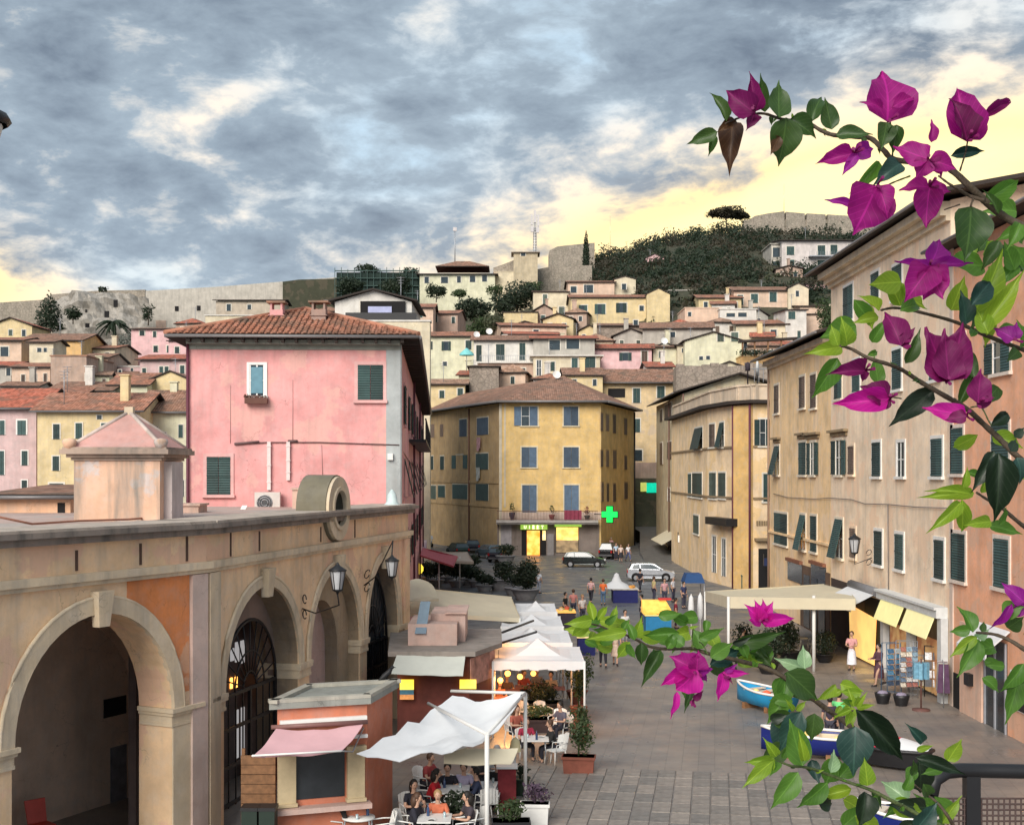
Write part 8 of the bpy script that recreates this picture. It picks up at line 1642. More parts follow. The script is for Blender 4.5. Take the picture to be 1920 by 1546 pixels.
def boat(label, x, y, rz, L_, W_, hull, deck, H_=.75, goods=0, z=.0):
    t = thing('display_boat', label, 'boat', (x, y, z), rz, 'small boats used as market counters'); n = 14; mb = MB(); rows = []
    for i in range(n+1):
        u = i/n; w_ = W_/2*(math.sin(math.pi*min(1, (1-u)*.62+.0))**.55 if u < 1 else 0); w_ = W_/2*(1-u**3.0)*(.82+.18*min(1, u*3)); sh = .22*u*u+.05*(1-u)**2; a = -L_/2+L_*u
        rows.append([V((a, -w_, H_+sh)), V((a, -w_*.93, H_*.55+sh)), V((a, -w_*.6, .12)), V((a, 0, .0+.15*u**4)), V((a, w_*.6, .12)), V((a, w_*.93, H_*.55+sh)), V((a, w_, H_+sh))])
    vs = [p for r in rows for p in r]; mb.add(vs, [(i*7+j, (i+1)*7+j, (i+1)*7+j+1, i*7+j+1) for i in range(n) for j in range(6)]+[(0, 1, 2, 3, 4, 5, 6)], 0, True); mb.build('hull', [hull], t)
    mb = MB()
    for s in (0, 6): mb.tube([r[s]+V((0, 0, .02)) for r in rows], .045, 6)
    mb.build('gunwale', [WHITEP], t)
    mb = MB(); vs = [];
    for r in rows: vs += [r[0]*.0+V((r[0].x, r[0].y*.94, H_-.05)), V((r[0].x, -r[0].y*.94, H_-.05))]
    mb.add(vs, [(i*2, i*2+1, i*2+3, i*2+2) for i in range(n)]); mb.build('deck', [deck], t)
    for u in (.2, .45, .68): i = int(u*n); w_ = abs(rows[i][0].y); mb = MB(); mb.box(rows[i][0].x-.12, rows[i][0].x+.12, -w_*.93, w_*.93, H_+.02, H_+.06); mb.build('thwart', [mat('pale_thwart', (.62, .55, .45), .6)], t)
    for k in range(goods):
        u = R(.1, .75); i = int(u*n); w_ = abs(rows[i][0].y)*.8; c = random.choice([(.65, .12, .05), (.8, .6, .2), (.7, .6, .5), (.75, .35, .08)]); mb = MB(); s = R(.08, .15); mb.lathe((rows[i][0].x, R(-w_, w_), H_-.02), [(s, 0), (s*1.1, s*.7), (.01, s*1.2)], 8); mb.build('goods', [mat('lit_goods_%02d' % int(c[1]*99), c, .6, .1, 3, emit=.08)], t)
    for a in (-.6, .6): mb = MB(); mb.box(a-.08, a+.08, -W_*.3, W_*.3, -z, .14); mb.build('cradle', [WOOD], t)
    return t
x, y = at(1425, 1335); boat('bright blue boat with a white deck in the middle of the square', x+.2, y+.6, math.radians(122), 2.8, 1.35, mat('azure_hull', (.02, .28, .55), .4, .12, 2), mat('white_deck', (.66, .56, .50), .6, .15, 4), .62, 3, .08)
x, y = at(1530, 1430); boat('navy boat with a white rim and lit goods behind the dark leaves', x, y+.9, math.radians(165), 3.0, 1.6, mat('navy_hull', (.01, .02, .16), .4, .15, 2), mat('lit_white_deck', (.75, .62, .42), .6, .2, 3, emit=.08, ecol=(1, .8, .5)), .62, 14, .05)
x, y = at(1665, 1572); boat('navy and white boat at the bottom edge under the branches', x+.1, y-.1, math.radians(150), 2.2, 1.3, mat('navy_hull', (.01, .02, .16), .4, .15, 2), mat('white_deck', (.66, .56, .50), .6, .15, 4), .6, 3, .05)
# red and white covered ride-on kart shape behind the dark leaves
x, y = at(1668, 1440); rb = thing('covered_boat', 'dark rimmed boat shell with a red and white cover behind the big dark leaf', 'boat', (x, y+.3, .0), math.radians(-38)); n = 12; mb = MB(); vs = []
for i in range(n+1):
    u = i/n; w_ = .62*math.sin(math.pi*(.08+.84*u))**.6; a = -1.35+2.7*u
    for j in range(7): q = -1+2*j/6; vs.append(V((a, w_*q, .62+.34*(1-q*q)*math.sin(math.pi*(.1+.8*u)))))
mb.add(vs, [(i*7+j, (i+1)*7+j, (i+1)*7+j+1, i*7+j+1) for i in range(n) for j in range(6)], 0, True)
mb.m = [(0 if i//6 in (3, 4, 5, 6, 7) and i % 6 < 4 else 1) for i in range(len(mb.f))]; mb.build('cover', [mat('cherry_red_canvas', (.62, .02, .06), .5, .1), CANVAS], rb)
mb = MB(); ed = [vs[i*7] for i in range(n+1)]+[vs[i*7+6] for i in range(n, -1, -1)]; mb.tube(ed+[ed[0]], .06, 6); mb.build('rim', [IRON], rb); mb = MB(); b0 = [V((p.x*.9, p.y*.75, .1)) for p in ed]; k = len(ed); mb.add(ed+b0, [(i, (i+1) % k, k+(i+1) % k, k+i) for i in range(k)]+[tuple(range(2*k-1, k-1, -1))]); mb.build('hull', [IRON], rb)
# postcard and clothes racks
def rack(label, px, py, w_, h, cols_, rows_, m, cards, rz=0, cat='rack'):
    x, y = at(px, py); t = thing('display_rack', label, cat, (x, y, 0), rz); mb = MB()
    for sx in (-1, 1):
        for sy in (-1, 1): mb.tube([(sx*w_/2, sy*.22, 0), (sx*w_/2, sy*.16, h)], .018, 5)
    for z in (.12, h*.5, h): mb.box(-w_/2, w_/2, -.17, -.14, z-.012, z+.012); mb.box(-w_/2, w_/2, .14, .17, z-.012, z+.012)
    mb.build('frame', [m], t)
    for r in range(rows_):
        for c in range(cols_):
            mb = MB(); cw = w_/cols_*.86; zc = h*(.2+.72*r/rows_); xc = -w_/2+w_*(c+.5)/cols_; mb.hexa([(xc-cw/2, -.26, zc), (xc+cw/2, -.26, zc), (xc+cw/2, -.24, zc), (xc-cw/2, -.24, zc), (xc-cw/2, -.19, zc+h*.72/rows_*.8), (xc+cw/2, -.19, zc+h*.72/rows_*.8), (xc+cw/2, -.17, zc+h*.72/rows_*.8), (xc-cw/2, -.17, zc+h*.72/rows_*.8)]); k = random.choice(cards); mb.build('card_stack', [mat('card_%02d%02d%02d' % tuple(int(v*99) for v in k), k, .5, .5, 14)], t)
    return t
BC = [(.05, .12, .22), (.08, .2, .32), (.35, .4, .42), (.04, .06, .1)]; WC = [(.45, .45, .45), (.2, .3, .38), (.55, .5, .42), (.1, .14, .2), (.3, .12, .1)]
rack('tall blue postcard rack left of the grey one', 1671, 1302, .65, 2.1, 2, 7, mat('blue_frame', (.06, .12, .2), .5), BC, .3); rack('grey postcard rack with bent wire shelves', 1700, 1306, .75, 2.25, 3, 8, METAL, WC, .15); rack('low rack of pale leaflets at the wall', 1718, 1296, .6, 1.5, 3, 5, METAL, WC, -.2)
rack('black and white display tower beside the clothes', 1748, 1304, .6, 2.0, 2, 4, IRON, [(.55, .55, .58), (.06, .06, .07), (.6, .6, .62)], -.3)
x, y = at(1727, 1331); t = thing('spinner_stand', 'thin round-footed stand with a pale blue card carousel in front of the racks', 'stand', (x, y, 0)); mb = MB(); mb.lathe((0, 0, 0), [(.34, 0), (.34, .05), (.03, .08)], 12); mb.tube([(0, 0, 0), (0, 0, 1.95)], .03, 6); mb.build('stand', [mat('rust_stand', (.13, .06, .05), .6)], t)
for k in range(6): mb = MB(); a = k*PI/3; c_, s_ = math.cos(a), math.sin(a); mb.hexa([(c_*.1-s_*.12, s_*.1+c_*.12, 1.2), (c_*.3-s_*.12, s_*.3+c_*.12, 1.2), (c_*.3+s_*.02, s_*.3-c_*.02, 1.2), (c_*.1+s_*.02, s_*.1-c_*.02, 1.2), (c_*.1-s_*.12, s_*.1+c_*.12, 1.8), (c_*.3-s_*.12, s_*.3+c_*.12, 1.8), (c_*.3+s_*.02, s_*.3-c_*.02, 1.8), (c_*.1+s_*.02, s_*.1-c_*.02, 1.8)]); mb.build('card_pocket', [mat('pale_blue_cards', (.16, .34, .46), .5, .3, 9)], t)
x, y = at(1768, 1322); t = thing('clothes_rail', 'rail of pale and dark garments against the salmon pillar', 'clothes rail', (x, y, 0), 1.3); mb = MB()
for sx in (-.5, .5): mb.tube([(sx, 0, 0), (sx, 0, 1.7)], .02, 5)
mb.tube([(-.5, 0, 1.7), (.5, 0, 1.7)], .02, 5); mb.build('rail', [METAL], t)
for k in range(7): mb = MB(); a = -.42+k*.14; c = [(.1, .05, .1), (.55, .5, .35), (.5, .52, .55), (.05, .05, .06), (.45, .4, .4), (.2, .1, .12), (.6, .6, .6)][k]; mb.hexa([(a-.03, -.24, .55), (a+.03, -.24, .55), (a+.03, .24, .55), (a-.03, .24, .55), (a-.03, -.18, 1.66), (a+.03, -.18, 1.66), (a+.03, .18, 1.66), (a-.03, .18, 1.66)]); mb.build('garment', [cloth(c)], t)
for i, (px, py) in enumerate(((1655, 1318), (1690, 1322))):
    x, y = at(px, py); t = thing('goods_basket', ('left' if i == 0 else 'right')+' dark basket of goods on the ground before the postcard racks', 'basket', (x, y, 0), 0, None); mb = MB(); mb.lathe((0, 0, 0), [(.22, 0), (.3, .3), (.32, .42), (.28, .42), (.2, .3)], 12); mb.build('basket', [IRON], t); mb = MB(); mb.ball((0, 0, .4), .22, 8, sq=(1, 1, .5)); mb.build('goods', [mat('basket_goods', (.25, .22, .3), .7, .5, 12)], t)
# things in the shade below the long awning
for i, (px, py, D) in enumerate(((1415, 1215, 63), (1460, 1220, 62), (1500, 1215, 64))):
    xx, yy = X(px, D), D; table('cafe table in the shade of the very long awning, ' + ['left', 'middle', 'right'][i], xx, yy, .8, round_=True); chair('white chair at the ' + ['left', 'middle', 'right'][i] + ' cafe table under the very long awning', xx+.7, yy, -1.5); person('person at the ' + ['left', 'middle', 'right'][i] + ' cafe table under the very long awning', xx-.65, yy+.1, 1.5, 'sit', top=[(.05, .05, .06), (.3, .28, .3), (.12, .05, .05)][i], bottom=(.03, .03, .04), hair='kbg'[i], arms='table', lean=.2, z=-.07)
mb = MB(b3['root'].location); E = b3['E'][0]; E.box(mb, 9.2, E.L-.1, 0, 3.6, .0, .04); mb.build('dark_shopfront', [mat('shop_dark_brown', (.12, .075, .05), .7, .4, .9)], b3['root'])
for t_ in (10.2, 12.0, 13.8): mb = MB(b3['root'].location); E.box(mb, t_, t_+1.4, .1, 3.1, .045, .08); mb.build('shop_window', [DKW], b3['root'])
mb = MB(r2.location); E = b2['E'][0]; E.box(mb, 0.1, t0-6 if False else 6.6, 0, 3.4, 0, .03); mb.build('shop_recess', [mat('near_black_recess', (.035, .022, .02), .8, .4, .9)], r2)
# drains and small street things
for i, (px, py) in enumerate(((1084, 1460),)):
    x, y = at(px, py); mb = MB((x, y, 0)); mb.box(x-.3, x+.3, y-.22, y+.22, .002, .02)
    t = tag(mb.build('drain_cover', [mat('iron_cover', (.10, .10, .10), .6, .3)]), 'rusty drain cover beside the long terracotta planter', 'drain')
# green bin by the corner house
x, y = at(1402, 1104); t = thing('green_bin', 'dark green rubbish bin at the foot of the ochre bay', 'bin', (x, y, 0)); mb = MB(); mb.box(-.55, .55, -.4, .4, .1, 1.05); mb.build('tub', [mat('bin_teal', (.02, .09, .08), .5)], t); mb = MB(); mb.hexa([(-.6, -.45, 1.05), (.6, -.45, 1.05), (.6, .45, 1.05), (-.6, .45, 1.05), (-.5, -.2, 1.22), (.5, -.2, 1.22), (.5, .4, 1.22), (-.5, .4, 1.22)]); mb.build('lid', [mat('bin_teal', (.02, .09, .08), .5)], t)
# ---------------------------------------------------------------- bougainvillea in front of the lens and the terrace rail
random.seed(11)
def vein_mat(name, c0, c1, tr, rough=.45, tcol=None):
    M = bpy.data.materials.new(name); M.use_nodes = True; nt = M.node_tree; N = nt.nodes; L = nt.links; b = N['Principled BSDF']; b.inputs['Roughness'].default_value = rough; b.inputs['Specular IOR Level'].default_value = .45
    uv = N.new('ShaderNodeUVMap'); sp = N.new('ShaderNodeSeparateXYZ'); L.new(uv.outputs[0], sp.inputs[0])
    def m(op, a, c=None):
        n = N.new('ShaderNodeMath'); n.operation = op
        for i, v in enumerate((a, c)):
            if v is None: continue
            if isinstance(v, (int, float)): n.inputs[i].default_value = v
            else: L.new(v, n.inputs[i])
        return n.outputs[0]
    vv = m('ABSOLUTE', sp.outputs[1]); side = m('ABSOLUTE', m('SINE', m('MULTIPLY', m('SUBTRACT', sp.outputs[0], m('MULTIPLY', vv, .9)), 20)))
    vein = m('MAXIMUM', m('LESS_THAN', vv, .022), m('MULTIPLY', m('LESS_THAN', side, .16), .6))
    tc = N.new('ShaderNodeTexCoord'); n = N.new('ShaderNodeTexNoise'); n.inputs['Scale'].default_value = 5; n.inputs['Detail'].default_value = 5; L.new(tc.outputs['Object'], n.inputs[0])
    oi = N.new('ShaderNodeObjectInfo')
    r = N.new('ShaderNodeMix'); r.data_type = 'RGBA'; L.new(m('ADD', m('MULTIPLY', n.outputs[0], .6), m('MULTIPLY', oi.outputs['Random'], .45)), r.inputs[0]); r.inputs[6].default_value = (*c0, 1); r.inputs[7].default_value = (*c1, 1)
    r2 = N.new('ShaderNodeMix'); r2.data_type = 'RGBA'; L.new(m('MULTIPLY', vein, .45), r2.inputs[0]); L.new(r.outputs[2], r2.inputs[6]); r2.inputs[7].default_value = (*[min(1, q*1.8+.01) for q in c1], 1)
    L.new(r2.outputs[2], b.inputs['Base Color']); bp = N.new('ShaderNodeBump'); bp.inputs['Strength'].default_value = .35; bp.inputs['Distance'].default_value = .02; L.new(vein, bp.inputs['Height']); bp.invert = True; L.new(bp.outputs[0], b.inputs['Normal'])
    t = N.new('ShaderNodeBsdfTranslucent'); hs = N.new('ShaderNodeHueSaturation'); hs.inputs['Value'].default_value = 2.0; L.new(r2.outputs[2], hs.inputs['Color']); L.new(hs.outputs[0], t.inputs[0])
    mx = N.new('ShaderNodeMixShader'); mx.inputs[0].default_value = tr; L.new(b.outputs[0], mx.inputs[1]); L.new(t.outputs[0], mx.inputs[2]); L.new(mx.outputs[0], N['Material Output'].inputs[0]); return M
LM = {'d': vein_mat('leaf_dark_green', (.018, .055, .012), (.05, .10, .018), .28), 'g': vein_mat('leaf_green', (.05, .14, .018), (.10, .22, .03), .4), 'l': vein_mat('leaf_lime', (.13, .26, .02), (.26, .36, .03), .42), 't': vein_mat('leaf_teal', (.008, .032, .028), (.02, .060, .045), .12), 'k': vein_mat('leaf_black_green', (.005, .013, .007), (.012, .028, .010), .08), 'r': vein_mat('leaf_red_brown', (.05, .02, .012), (.09, .045, .015), .25), 'p': vein_mat('leaf_pale', (.16, .30, .14), (.32, .46, .26), .35, .3)}
BM = {'m': vein_mat('bract_magenta', (.22, .004, .13), (.36, .009, .21), .42, .6), 'v': vein_mat('bract_violet', (.18, .006, .16), (.29, .012, .26), .42, .6), 'w': vein_mat('bract_wine', (.09, .003, .05), (.19, .005, .10), .35, .6), 'h': vein_mat('bract_hot_pink', (.42, .006, .24), (.56, .015, .32), .45, .6)}
def leaf_meshes(kind):
    out = {}
    for key, M in (LM if kind == 'leaf' else BM).items():
        out[key] = []
        for vr in range(4):
            rows, half = 11, 3; vs = []; uvs = []; curl = [.28, .5, -.22, .7][vr]; fold = [.30, .55, .18, .42][vr]; asym = [0, .10, -.10, .04][vr]
            for i in range(rows):
                u = i/(rows-1)
                if kind == 'leaf': w_ = .5*(math.sin(math.pi*u**.64))**.92*(1-.12*u) if 0 < u < 1 else 0
                else: w_ = .56*(math.sin(math.pi*u**.58))**.66*(1-.22*u) if 0 < u < 1 else 0
                if u > .72: w_ = min(w_, (.5 if kind == 'leaf' else .62)*(1-u)*(1.05+(.98-u)*1.2))
                for j in range(-half, half+1):
                    v = j/half; wob = (.035 if kind == 'leaf' else .075)*math.sin(u*11+vr*2+v*3)*abs(v); x = u; y = w_*v+asym*u*(1-u); z = fold*w_*abs(v)**1.4+wob-curl*(u-.35)**2; vs.append((x, y, z)); uvs.append((u, w_*v))
            c = 2*half+1; fs = [(i*c+j, i*c+j+1, (i+1)*c+j+1, (i+1)*c+j) for i in range(rows-1) for j in range(c-1)]
            me = bpy.data.meshes.new(kind); me.from_pydata(vs, [], fs); me.materials.append(M); me.polygons.foreach_set('use_smooth', [True]*len(fs)); l = me.uv_layers.new(name='UVMap')
            for p in me.polygons:
                for li in p.loop_indices: l.data[li].uv = uvs[me.loops[li].vertex_index]
            me.update(); out[key].append(me)
    return out
LEAF, BRACT = leaf_meshes('leaf'), leaf_meshes('bract')
bg_ = thing('bougainvillea', 'bougainvillea sprays with magenta bracts and lime to dark leaves hanging in front of the view', 'flowering shrub', (.62, 1.6, 9.0)); BO = bg_.location
def blade(meshes, key, a, b, w_, parent, name, org=None, roll=None, tilt=.25):
    d = b-a; L_ = d.length; x = d.normalized(); n0 = Vector((R(-tilt, tilt), -1, R(-tilt, tilt)+.15)); n = (n0-x*n0.dot(x)).normalized(); 
    if random.random() < .5: pass
    y = n.cross(x); m = Matrix((x, y, n)).transposed().to_4x4(); o = bpy.data.objects.new(name, random.choice(meshes[key])); COL.objects.link(o); o.parent = parent
    o.matrix_local = Matrix.Translation(a-BO) @ m @ Matrix.Diagonal((L_, L_*w_*1.12, L_*.9, 1)); return o
class Z:
    """zoomed crop coordinates back to photo pixels"""
    def __init__(s, x, y, k): s.x, s.y, s.k = x, y, k
    def __call__(s, a, b, D): return P(s.x+a/s.k, s.y+b/s.k, D)
ZA, ZB, ZC, ZE, ZG = Z(1280, 100, 3), Z(1500, 440, 3.681), Z(1720, 780, 2.973), Z(1040, 1080, 3.692), Z(1340, 1180, 3.31)
def leaves(z, D, txt):
    for q in txt.split(';'):
        q = q.split()
        if not q: continue
        key = q[0]; a, b, c, d = map(float, q[1:5]); w_ = float(q[5]); D0_ = D+R(-.06, .06); A, B = z(a, b, D0_), z(c, d, D0_+R(-.022, .022)); blade(LEAF, key, A, B, w_, bg_, 'leaf')
        # petiole
        if random.random() < .0: pass
def flowers(z, D, txt):
    for q in txt.split('|'):
        hd, bs = q.split(':'); hd = hd.split(); cx, cy = float(hd[0]), float(hd[1]); D0_ = D+R(-.05, .02); c = z(cx, cy, D0_); f = bpy.data.objects.new('flower', None)
        mb = MB(BO)
        for k in range(3): a = R(0, 6.28); e = c+Vector((math.cos(a)*.006, -.012, math.sin(a)*.006)); mb.tube([c, c.lerp(e, .6), e+Vector((0, -.006, 0))], [.0015, .0013, .0022], 6)
        f = mb.build('flower', [BM['w']], bg_)
        for b in bs.split(';'):
            b = b.split()
            if not b: continue
            key = b[0]; v = list(map(float, b[1:])); ax, ay = (cx, cy) if len(v) == 3 else (v[3], v[4]); D1 = D0_+R(-.015, .012); o = blade(BRACT, key, z(ax, ay, D1), z(v[0], v[1], D1+R(-.02, .02)), v[2], bg_, 'bract', tilt=.3); o.parent = f
def stem(z, D, pts, r0, r1, m='stem_brown', name='branch'):
    p = [z(a, b, D+.012*math.sin(i*1.7)) for i, (a, b) in enumerate(pts)]; q = []
    for i in range(len(p)-1):
        p0, p1, p2, p3 = p[max(0, i-1)], p[i], p[i+1], p[min(len(p)-1, i+2)]
        for k in range(5):
            t = k/5; q.append(.5*((2*p1)+(p2-p0)*t+(2*p0-5*p1+4*p2-p3)*t*t+(3*p1-p0-3*p2+p3)*t**3))
    q.append(p[-1]); n = len(q); mb = MB(BO); mb.tube(q, [r0+(r1-r0)*i/(n-1)+.0002*math.sin(i*2.3) for i in range(n)], 8)
    cc = {'stem_brown': (.075, .055, .035), 'stem_green': (.08, .11, .035)}[m]; mb.build(name, [mat(m, cc, .7, .3, 60, .3, 200)], bg_)
stem(ZA, 1.62, [(1990, 1010), (1820, 925), (1700, 830), (1600, 735), (1510, 655), (1430, 620), (1200, 600), (1130, 545), (1060, 480), (970, 470), (850, 460), (780, 435), (700, 392), (560, 370), (460, 340), (380, 345), (300, 370), (240, 395)], .0052, .0010)
stem(ZA, 1.60, [(1700, 830), (1610, 800), (1560, 770), (1500, 735), (1440, 690)], .0026, .0012); stem(ZA, 1.6, [(1560, 850), (1470, 880)], .0010, .0008); stem(ZA, 1.6, [(1280, 690), (1200, 720), (1110, 760)], .0012, .0009, 'stem_green')
stem(ZA, 1.6, [(1560, 660), (1590, 560), (1605, 480)], .0012, .0010); stem(ZA, 1.62, [(1180, 600), (1180, 470), (1165, 380)], .0012, .0010, 'stem_green'); stem(ZA, 1.6, [(1620, 860), (1640, 800)], .0014, .0014)
leaves(ZA, 1.62, 'd 250 378 165 205 .36;d 195 440 20 512 .42;d 180 455 145 582 .34;r 280 375 258 655 .42;r 300 372 195 440 .40;d 540 368 533 162 .52;d 460 330 433 108 .30;d 722 378 788 212 .42;d 838 430 795 250 .56;d 585 362 545 640 .66;d 600 370 760 470 .6;r 545 468 490 575 .5;d 862 458 1070 448 .42;d 1150 385 1120 540 .62;d 1205 400 1180 570 .5;g 1112 605 948 790 .28;t 1232 612 1082 722 .5;t 1512 575 1712 543 .32;d 1625 858 1600 1172 .72;g 1690 840 1920 700 .35;g 1900 950 1830 1100 .5;d 1780 900 1700 760 .3')
flowers(ZA, 1.58, '405 335:w 240 200 .62;w 388 103 .36;w 218 256 .4;w 372 412 .55|1160 380:m 1150 62 .74;m 1328 226 .32 1180 300;m 1016 262 .34 1130 310|1605 485:w 1535 245 .62;m 1553 170 .58;m 1690 300 .62;w 1870 246 .22 1690 360|1385 600:m 1412 362 .34 1400 500;m 1182 530 .62;m 1545 645 .66;m 1310 700 .9;m 1470 690 .7|965 560:m 748 612 .42;v 1095 530 .55;v 895 690 .34 980 570|1095 742:m 965 1022 .82;v 800 820 .26 960 850;m 1160 900 .6|1390 748:m 1225 748 .52;m 1505 780 .62;m 1368 988 .58')
stem(ZB, 1.72, [(280, 765), (360, 790), (470, 850), (600, 890), (700, 930), (840, 1020), (980, 1100), (1150, 1200), (1260, 1300), (1380, 1410), (1470, 1500), (1600, 1620), (1750, 1760)], .0020, .0048)
stem(ZB, 1.78, [(560, 520), (640, 505), (740, 515), (850, 540), (1020, 585), (1130, 625), (1250, 680), (1400, 740), (1560, 800), (1700, 850)], .0016, .0036)
stem(ZB, 1.7, [(1180, 1190), (1250, 1190), (1300, 1280), (1320, 1310)], .001, .001, 'stem_green'); stem(ZB, 1.7, [(700, 1130), (640, 1120)], .001, .001)
leaves(ZB, 1.72, 'l 555 520 415 408 .45;l 545 565 365 600 .42;l 700 490 585 260 .55;g 700 515 858 470 .5;g 495 745 600 575 .42;l 262 765 215 620 .55;l 330 770 300 580 .5;l 300 770 55 812 .38;g 262 850 85 1135 .42;g 540 1030 505 835 .55;d 730 890 842 645 .34;g 470 830 555 800 .35;k 915 1080 600 1335 .34;l 1045 525 1145 285 .52;l 1190 570 1440 100 .36;l 1262 650 1560 235 .26;l 1300 680 1220 500 .6;l 1290 690 1345 480 .4;t 1150 620 1120 380 .55;t 1190 480 1340 300 .5;d 1100 1170 1225 895 .26;k 1325 1312 1465 1220 .4;g 1480 240 1400 40 .5;g 1560 230 1480 60 .6;d 1380 40 1250 250 .4;g 1546 780 1530 600 .5;k 1480 1400 1546 1330 .6;g 1180 700 1210 640 .4')
flowers(ZB, 1.68, '900 215:v 995 5 .52;v 645 188 .24;v 1200 188 .26;m 735 440 .70;m 985 450 .74;m 860 460 .7|700 760:w 590 505 .52;w 790 640 .5|1025 1010:w 850 640 .62;w 1125 600 .52;w 985 650 .55;w 900 930 .4|455 935:w 202 945 .38;w 430 1015 .6;w 300 890 .5|620 1130:h 222 1162 .38;w 420 1040 .7;w 500 1210 .6|1225 1165:w 1240 928 .66;w 1342 1120 .66|1150 1250:h 842 1195 .40;w 1000 1280 .6|1480 720:v 1338 640 .7;v 1500 600 .6')
stem(ZC, 1.66, [(330, 425), (400, 470), (460, 500), (540, 570), (640, 650)], .0016, .0030); stem(ZC, 1.6, [(330, 1205), (430, 1215), (520, 1250), (600, 1300), (700, 1350)], .0015, .0035)
leaves(ZC, 1.64, 'k 430 195 308 425 .36;k 455 205 440 600 .42;k 520 200 545 130 .5;t 560 230 590 380 .8;l 325 425 25 447 .22;l 310 430 60 400 .2;l 250 475 72 642 .28;l 250 470 252 665 .36;l 415 585 262 605 .34;l 255 400 285 280 .36;l 360 430 395 310 .4;g 395 605 595 655 .36;g 460 600 490 500 .4;g 315 1200 238 1040 .46;l 330 1225 175 1345 .34;g 345 1240 230 1455 .42;p 330 1235 400 1190 .5;d 360 1200 370 1140 .7;g 470 1090 600 1060 .8;d 500 1180 595 1120 .8;g 595 1380 470 1546 .4')
flowers(ZC, 1.58, '600 1040:v 470 925 .5;v 405 1198 .22 530 1050;v 500 1130 .5')
stem(ZE, 1.95, [(230, 325), (320, 345), (400, 380), (480, 400), (560, 435), (640, 480), (740, 500), (860, 500), (960, 500), (1050, 530), (1180, 560), (1300, 590), (1420, 620), (1560, 680), (1700, 780), (1860, 900), (1960, 970), (2080, 1060)], .0012, .0046)
stem(ZE, 1.93, [(960, 500), (950, 430), (960, 360)], .001, .0008, 'stem_green'); stem(ZE, 1.93, [(1060, 540), (1030, 480), (1000, 450)], .001, .0008, 'stem_green')
leaves(ZE, 1.93, 'l 262 300 75 332 .42;l 240 330 105 420 .4;l 270 300 238 155 .40;l 300 300 370 198 .38;l 395 320 432 195 .34;g 350 330 440 260 .4;l 500 385 205 442 .26;g 470 375 522 290 .5;l 560 425 605 285 .45;g 555 440 500 300 .4;g 860 390 600 410 .34;l 930 360 1000 345 .3;g 900 480 770 400 .55;g 780 500 850 380 .5;g 1030 500 950 350 .6;g 1000 430 1180 350 .34;d 602 460 598 625 .52;d 735 505 600 755 .34;d 690 510 640 730 .28;l 520 455 425 575 .42;g 490 470 560 570 .4;k 522 430 525 360 .4;g 1080 560 1240 455 .5;t 1080 610 1300 500 .42;d 1240 470 1610 388 .26;g 1290 470 1340 575 .6;l 1350 590 1300 500 .5;p 1745 640 1530 575 .4;p 1730 640 1715 480 .6;l 1520 640 1500 590 .5;d 1590 670 1835 885 .52;g 1600 680 1570 960 .42;g 1560 700 1540 900 .5;l 1670 930 1740 860 .4;l 1660 930 1600 850 .3;t 1620 960 1540 1240 .6;k 1230 470 1370 420 .3;g 960 760 880 860 .5;d 960 750 895 955 .22')
flowers(ZE, 1.88, '985 650:m 880 520 .95;m 1000 515 .9;m 800 545 .7;h 722 758 .34 930 640;h 805 992 .22 850 800;h 830 800 .8;v 1100 640 .6;v 1060 730 .5|1175 660:h 1350 675 .30;h 1130 870 .34;v 1270 610 .34;w 1230 740 .3|1430 310:h 1328 195 .55;h 1390 165 .5;h 1450 160 .5;h 1515 185 .5;h 1672 290 .34;h 1340 300 .6|960 855:w 1032 790 .45')
stem(ZG, 1.8, [(360, 815), (420, 825), (480, 845), (580, 855), (700, 895), (830, 945), (960, 990), (1080, 1050), (1200, 1110), (1300, 1165), (1400, 1215), (1500, 1270)], .0014, .0034, 'stem_green'); stem(ZG, 1.85, [(700, 500), (780, 530), (860, 500)], .002, .0012)
stem(ZG, 1.78, [(1240, 960), (1300, 1010), (1380, 1070), (1450, 1160), (1500, 1250)], .001, .003)
leaves(ZG, 1.8, 'd 450 262 655 445 .52;t 875 600 860 915 .68;k 885 500 1195 830 .36;l 865 480 828 358 .30;l 875 480 945 392 .28;l 880 485 995 465 .28;g 850 470 790 430 .3;l 850 490 740 540 .3;l 850 500 815 600 .34;l 830 480 780 520 .5;l 880 470 890 400 .3;t 540 510 392 770 .45;g 540 840 455 545 .50;l 560 820 525 630 .30;l 385 790 308 672 .42;l 370 800 182 828 .34;l 375 800 172 978 .32;g 385 810 350 905 .4;g 520 885 348 1120 .44;g 700 950 512 1115 .42;l 850 985 620 1040 .34;k 650 1080 750 1085 .6;l 950 970 930 795 .52;p 1205 1060 1035 930 .62;g 1180 1000 1230 880 .5;k 935 1005 905 1240 .6;l 1090 1075 1310 1140 .5;t 1250 1240 1390 1070 .6;l 1410 1200 1525 1025 .34;p 722 885 748 738 .5;k 1250 790 1575 900 .24;l 1255 745 1362 715 .34;l 1300 800 1395 865 .4;g 1240 860 1180 960 .6;d 1230 900 1230 800 .4;g 1900 235 1815 590 .38;d 1920 220 1780 400 .3;d 1300 960 1340 1060 .5;k 1130 1240 1280 1180 .5;g 420 800 470 700 .4;d 620 520 600 700 .6')
for k in range(46):
    x, y = R(1440, 1800), R(1290, 1570)
    if (x < 1560 and y > 1440) or (x > 1600 and y < 1370) or (1560 < x < 1700 and y < 1420): continue
    an = R(0, 6.28); l = R(34, 74); D = R(1.84, 1.95); blade(LEAF, random.choice('ggdlltk'), P(x, y, D), P(x+math.cos(an)*l, y+math.sin(an)*l, D+R(-.02, .02)), R(.36, .6), bg_, 'leaf')
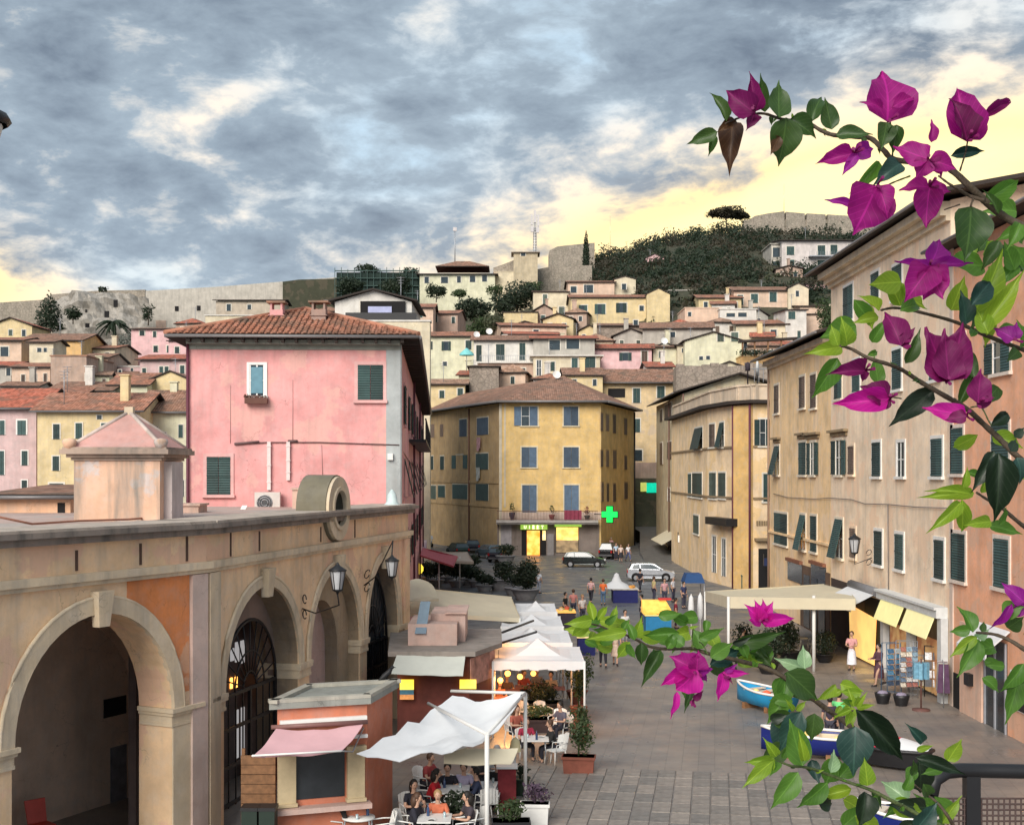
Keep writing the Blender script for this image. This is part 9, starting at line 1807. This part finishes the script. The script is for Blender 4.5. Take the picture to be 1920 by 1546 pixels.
for x0, x1, y0, y1, n_, D, ks in ((1800, 1930, 380, 620, 16, 1.74, 'gdlgd'), (1590, 1700, 520, 640, 5, 1.74, 'lg'), (1810, 1925, 640, 900, 8, 1.74, 'dgl'), (1800, 1925, 1130, 1280, 8, 1.68, 'glg'), (1085, 1330, 1150, 1220, 20, 1.97, 'lglg'), (1330, 1500, 1180, 1260, 9, 1.96, 'gdl'), (1560, 1640, 1280, 1340, 8, 1.84, 'll')):
    for k in range(n_): x, y = R(x0, x1), R(y0, y1); an = R(0, 6.28); l = R(38, 84 if y < 1000 else 62); blade(LEAF, random.choice(ks), P(x, y, D+R(0, .06)), P(x+math.cos(an)*l, y+abs(math.sin(an))*l*.9-12, D+R(0, .06)), R(.36, .58), bg_, 'leaf')
# small young leaves and thorns along the sprays
for z, D, pts in ((ZA, 1.62, [(460, 340), (700, 392), (850, 460), (1130, 545), (1510, 655)]), (ZB, 1.72, [(470, 850), (700, 930), (980, 1100), (1260, 1300)]), (ZE, 1.94, [(400, 380), (860, 500), (1180, 560), (1560, 680)]), (ZG, 1.8, [(480, 845), (700, 895), (960, 990), (1200, 1110)])):
    for (a, b), (c, d) in zip(pts, pts[1:]):
        for k in range(3):
            t = R(.1, .9); x, y = a+(c-a)*t, b+(d-b)*t; an = R(0, 6.28); l = R(30, 60); blade(LEAF, random.choice('gld'), z(x, y, D), z(x+math.cos(an)*l, y+math.sin(an)*l, D+R(-.01, .01)), R(.3, .5), bg_, 'leaf')
rl = thing('terrace_railing', 'black iron terrace railing with a mesh panel at the lower right corner', 'railing', P(1822, 1546, 2.9)); o = rl.location
mb = MB(o); mb.tube([P(1745, 1490, 2.86), P(1752, 1462, 2.87), P(1775, 1446, 2.88), P(1800, 1443, 2.9), P(1860, 1444, 2.9), P(1960, 1446, 2.9), P(2100, 1450, 2.92)], .0165, 10); mb.build('handrail', [IRON], rl)
mb = MB(o); mb.box(P(1810, 0, 2.9).x, P(1836, 0, 2.9).x, 2.89, 2.92, 8.0-.1, P(0, 1450, 2.9).z); mb.build('post', [IRON], rl)
mb = MB(o); mb.tube([P(1745, 1490, 2.86), P(1745, 1700, 2.86)], .010, 8); mb.build('baluster', [IRON], rl)
mb = MB(o)
for k in range(30): x = 1745+k*10.6; a, b = P(x, 1496, 2.9), P(x, 1640, 2.9); mb.tube([a, b], .0022, 4)
for k in range(14): y = 1496+k*10.6; a, b = P(1745, y, 2.9), P(2060, y, 2.9); mb.tube([a, b], .0022, 4)
mb.build('mesh_panel', [mat('rusty_mesh', (.08, .05, .045), .7)], rl)['kind'] = 'stuff'
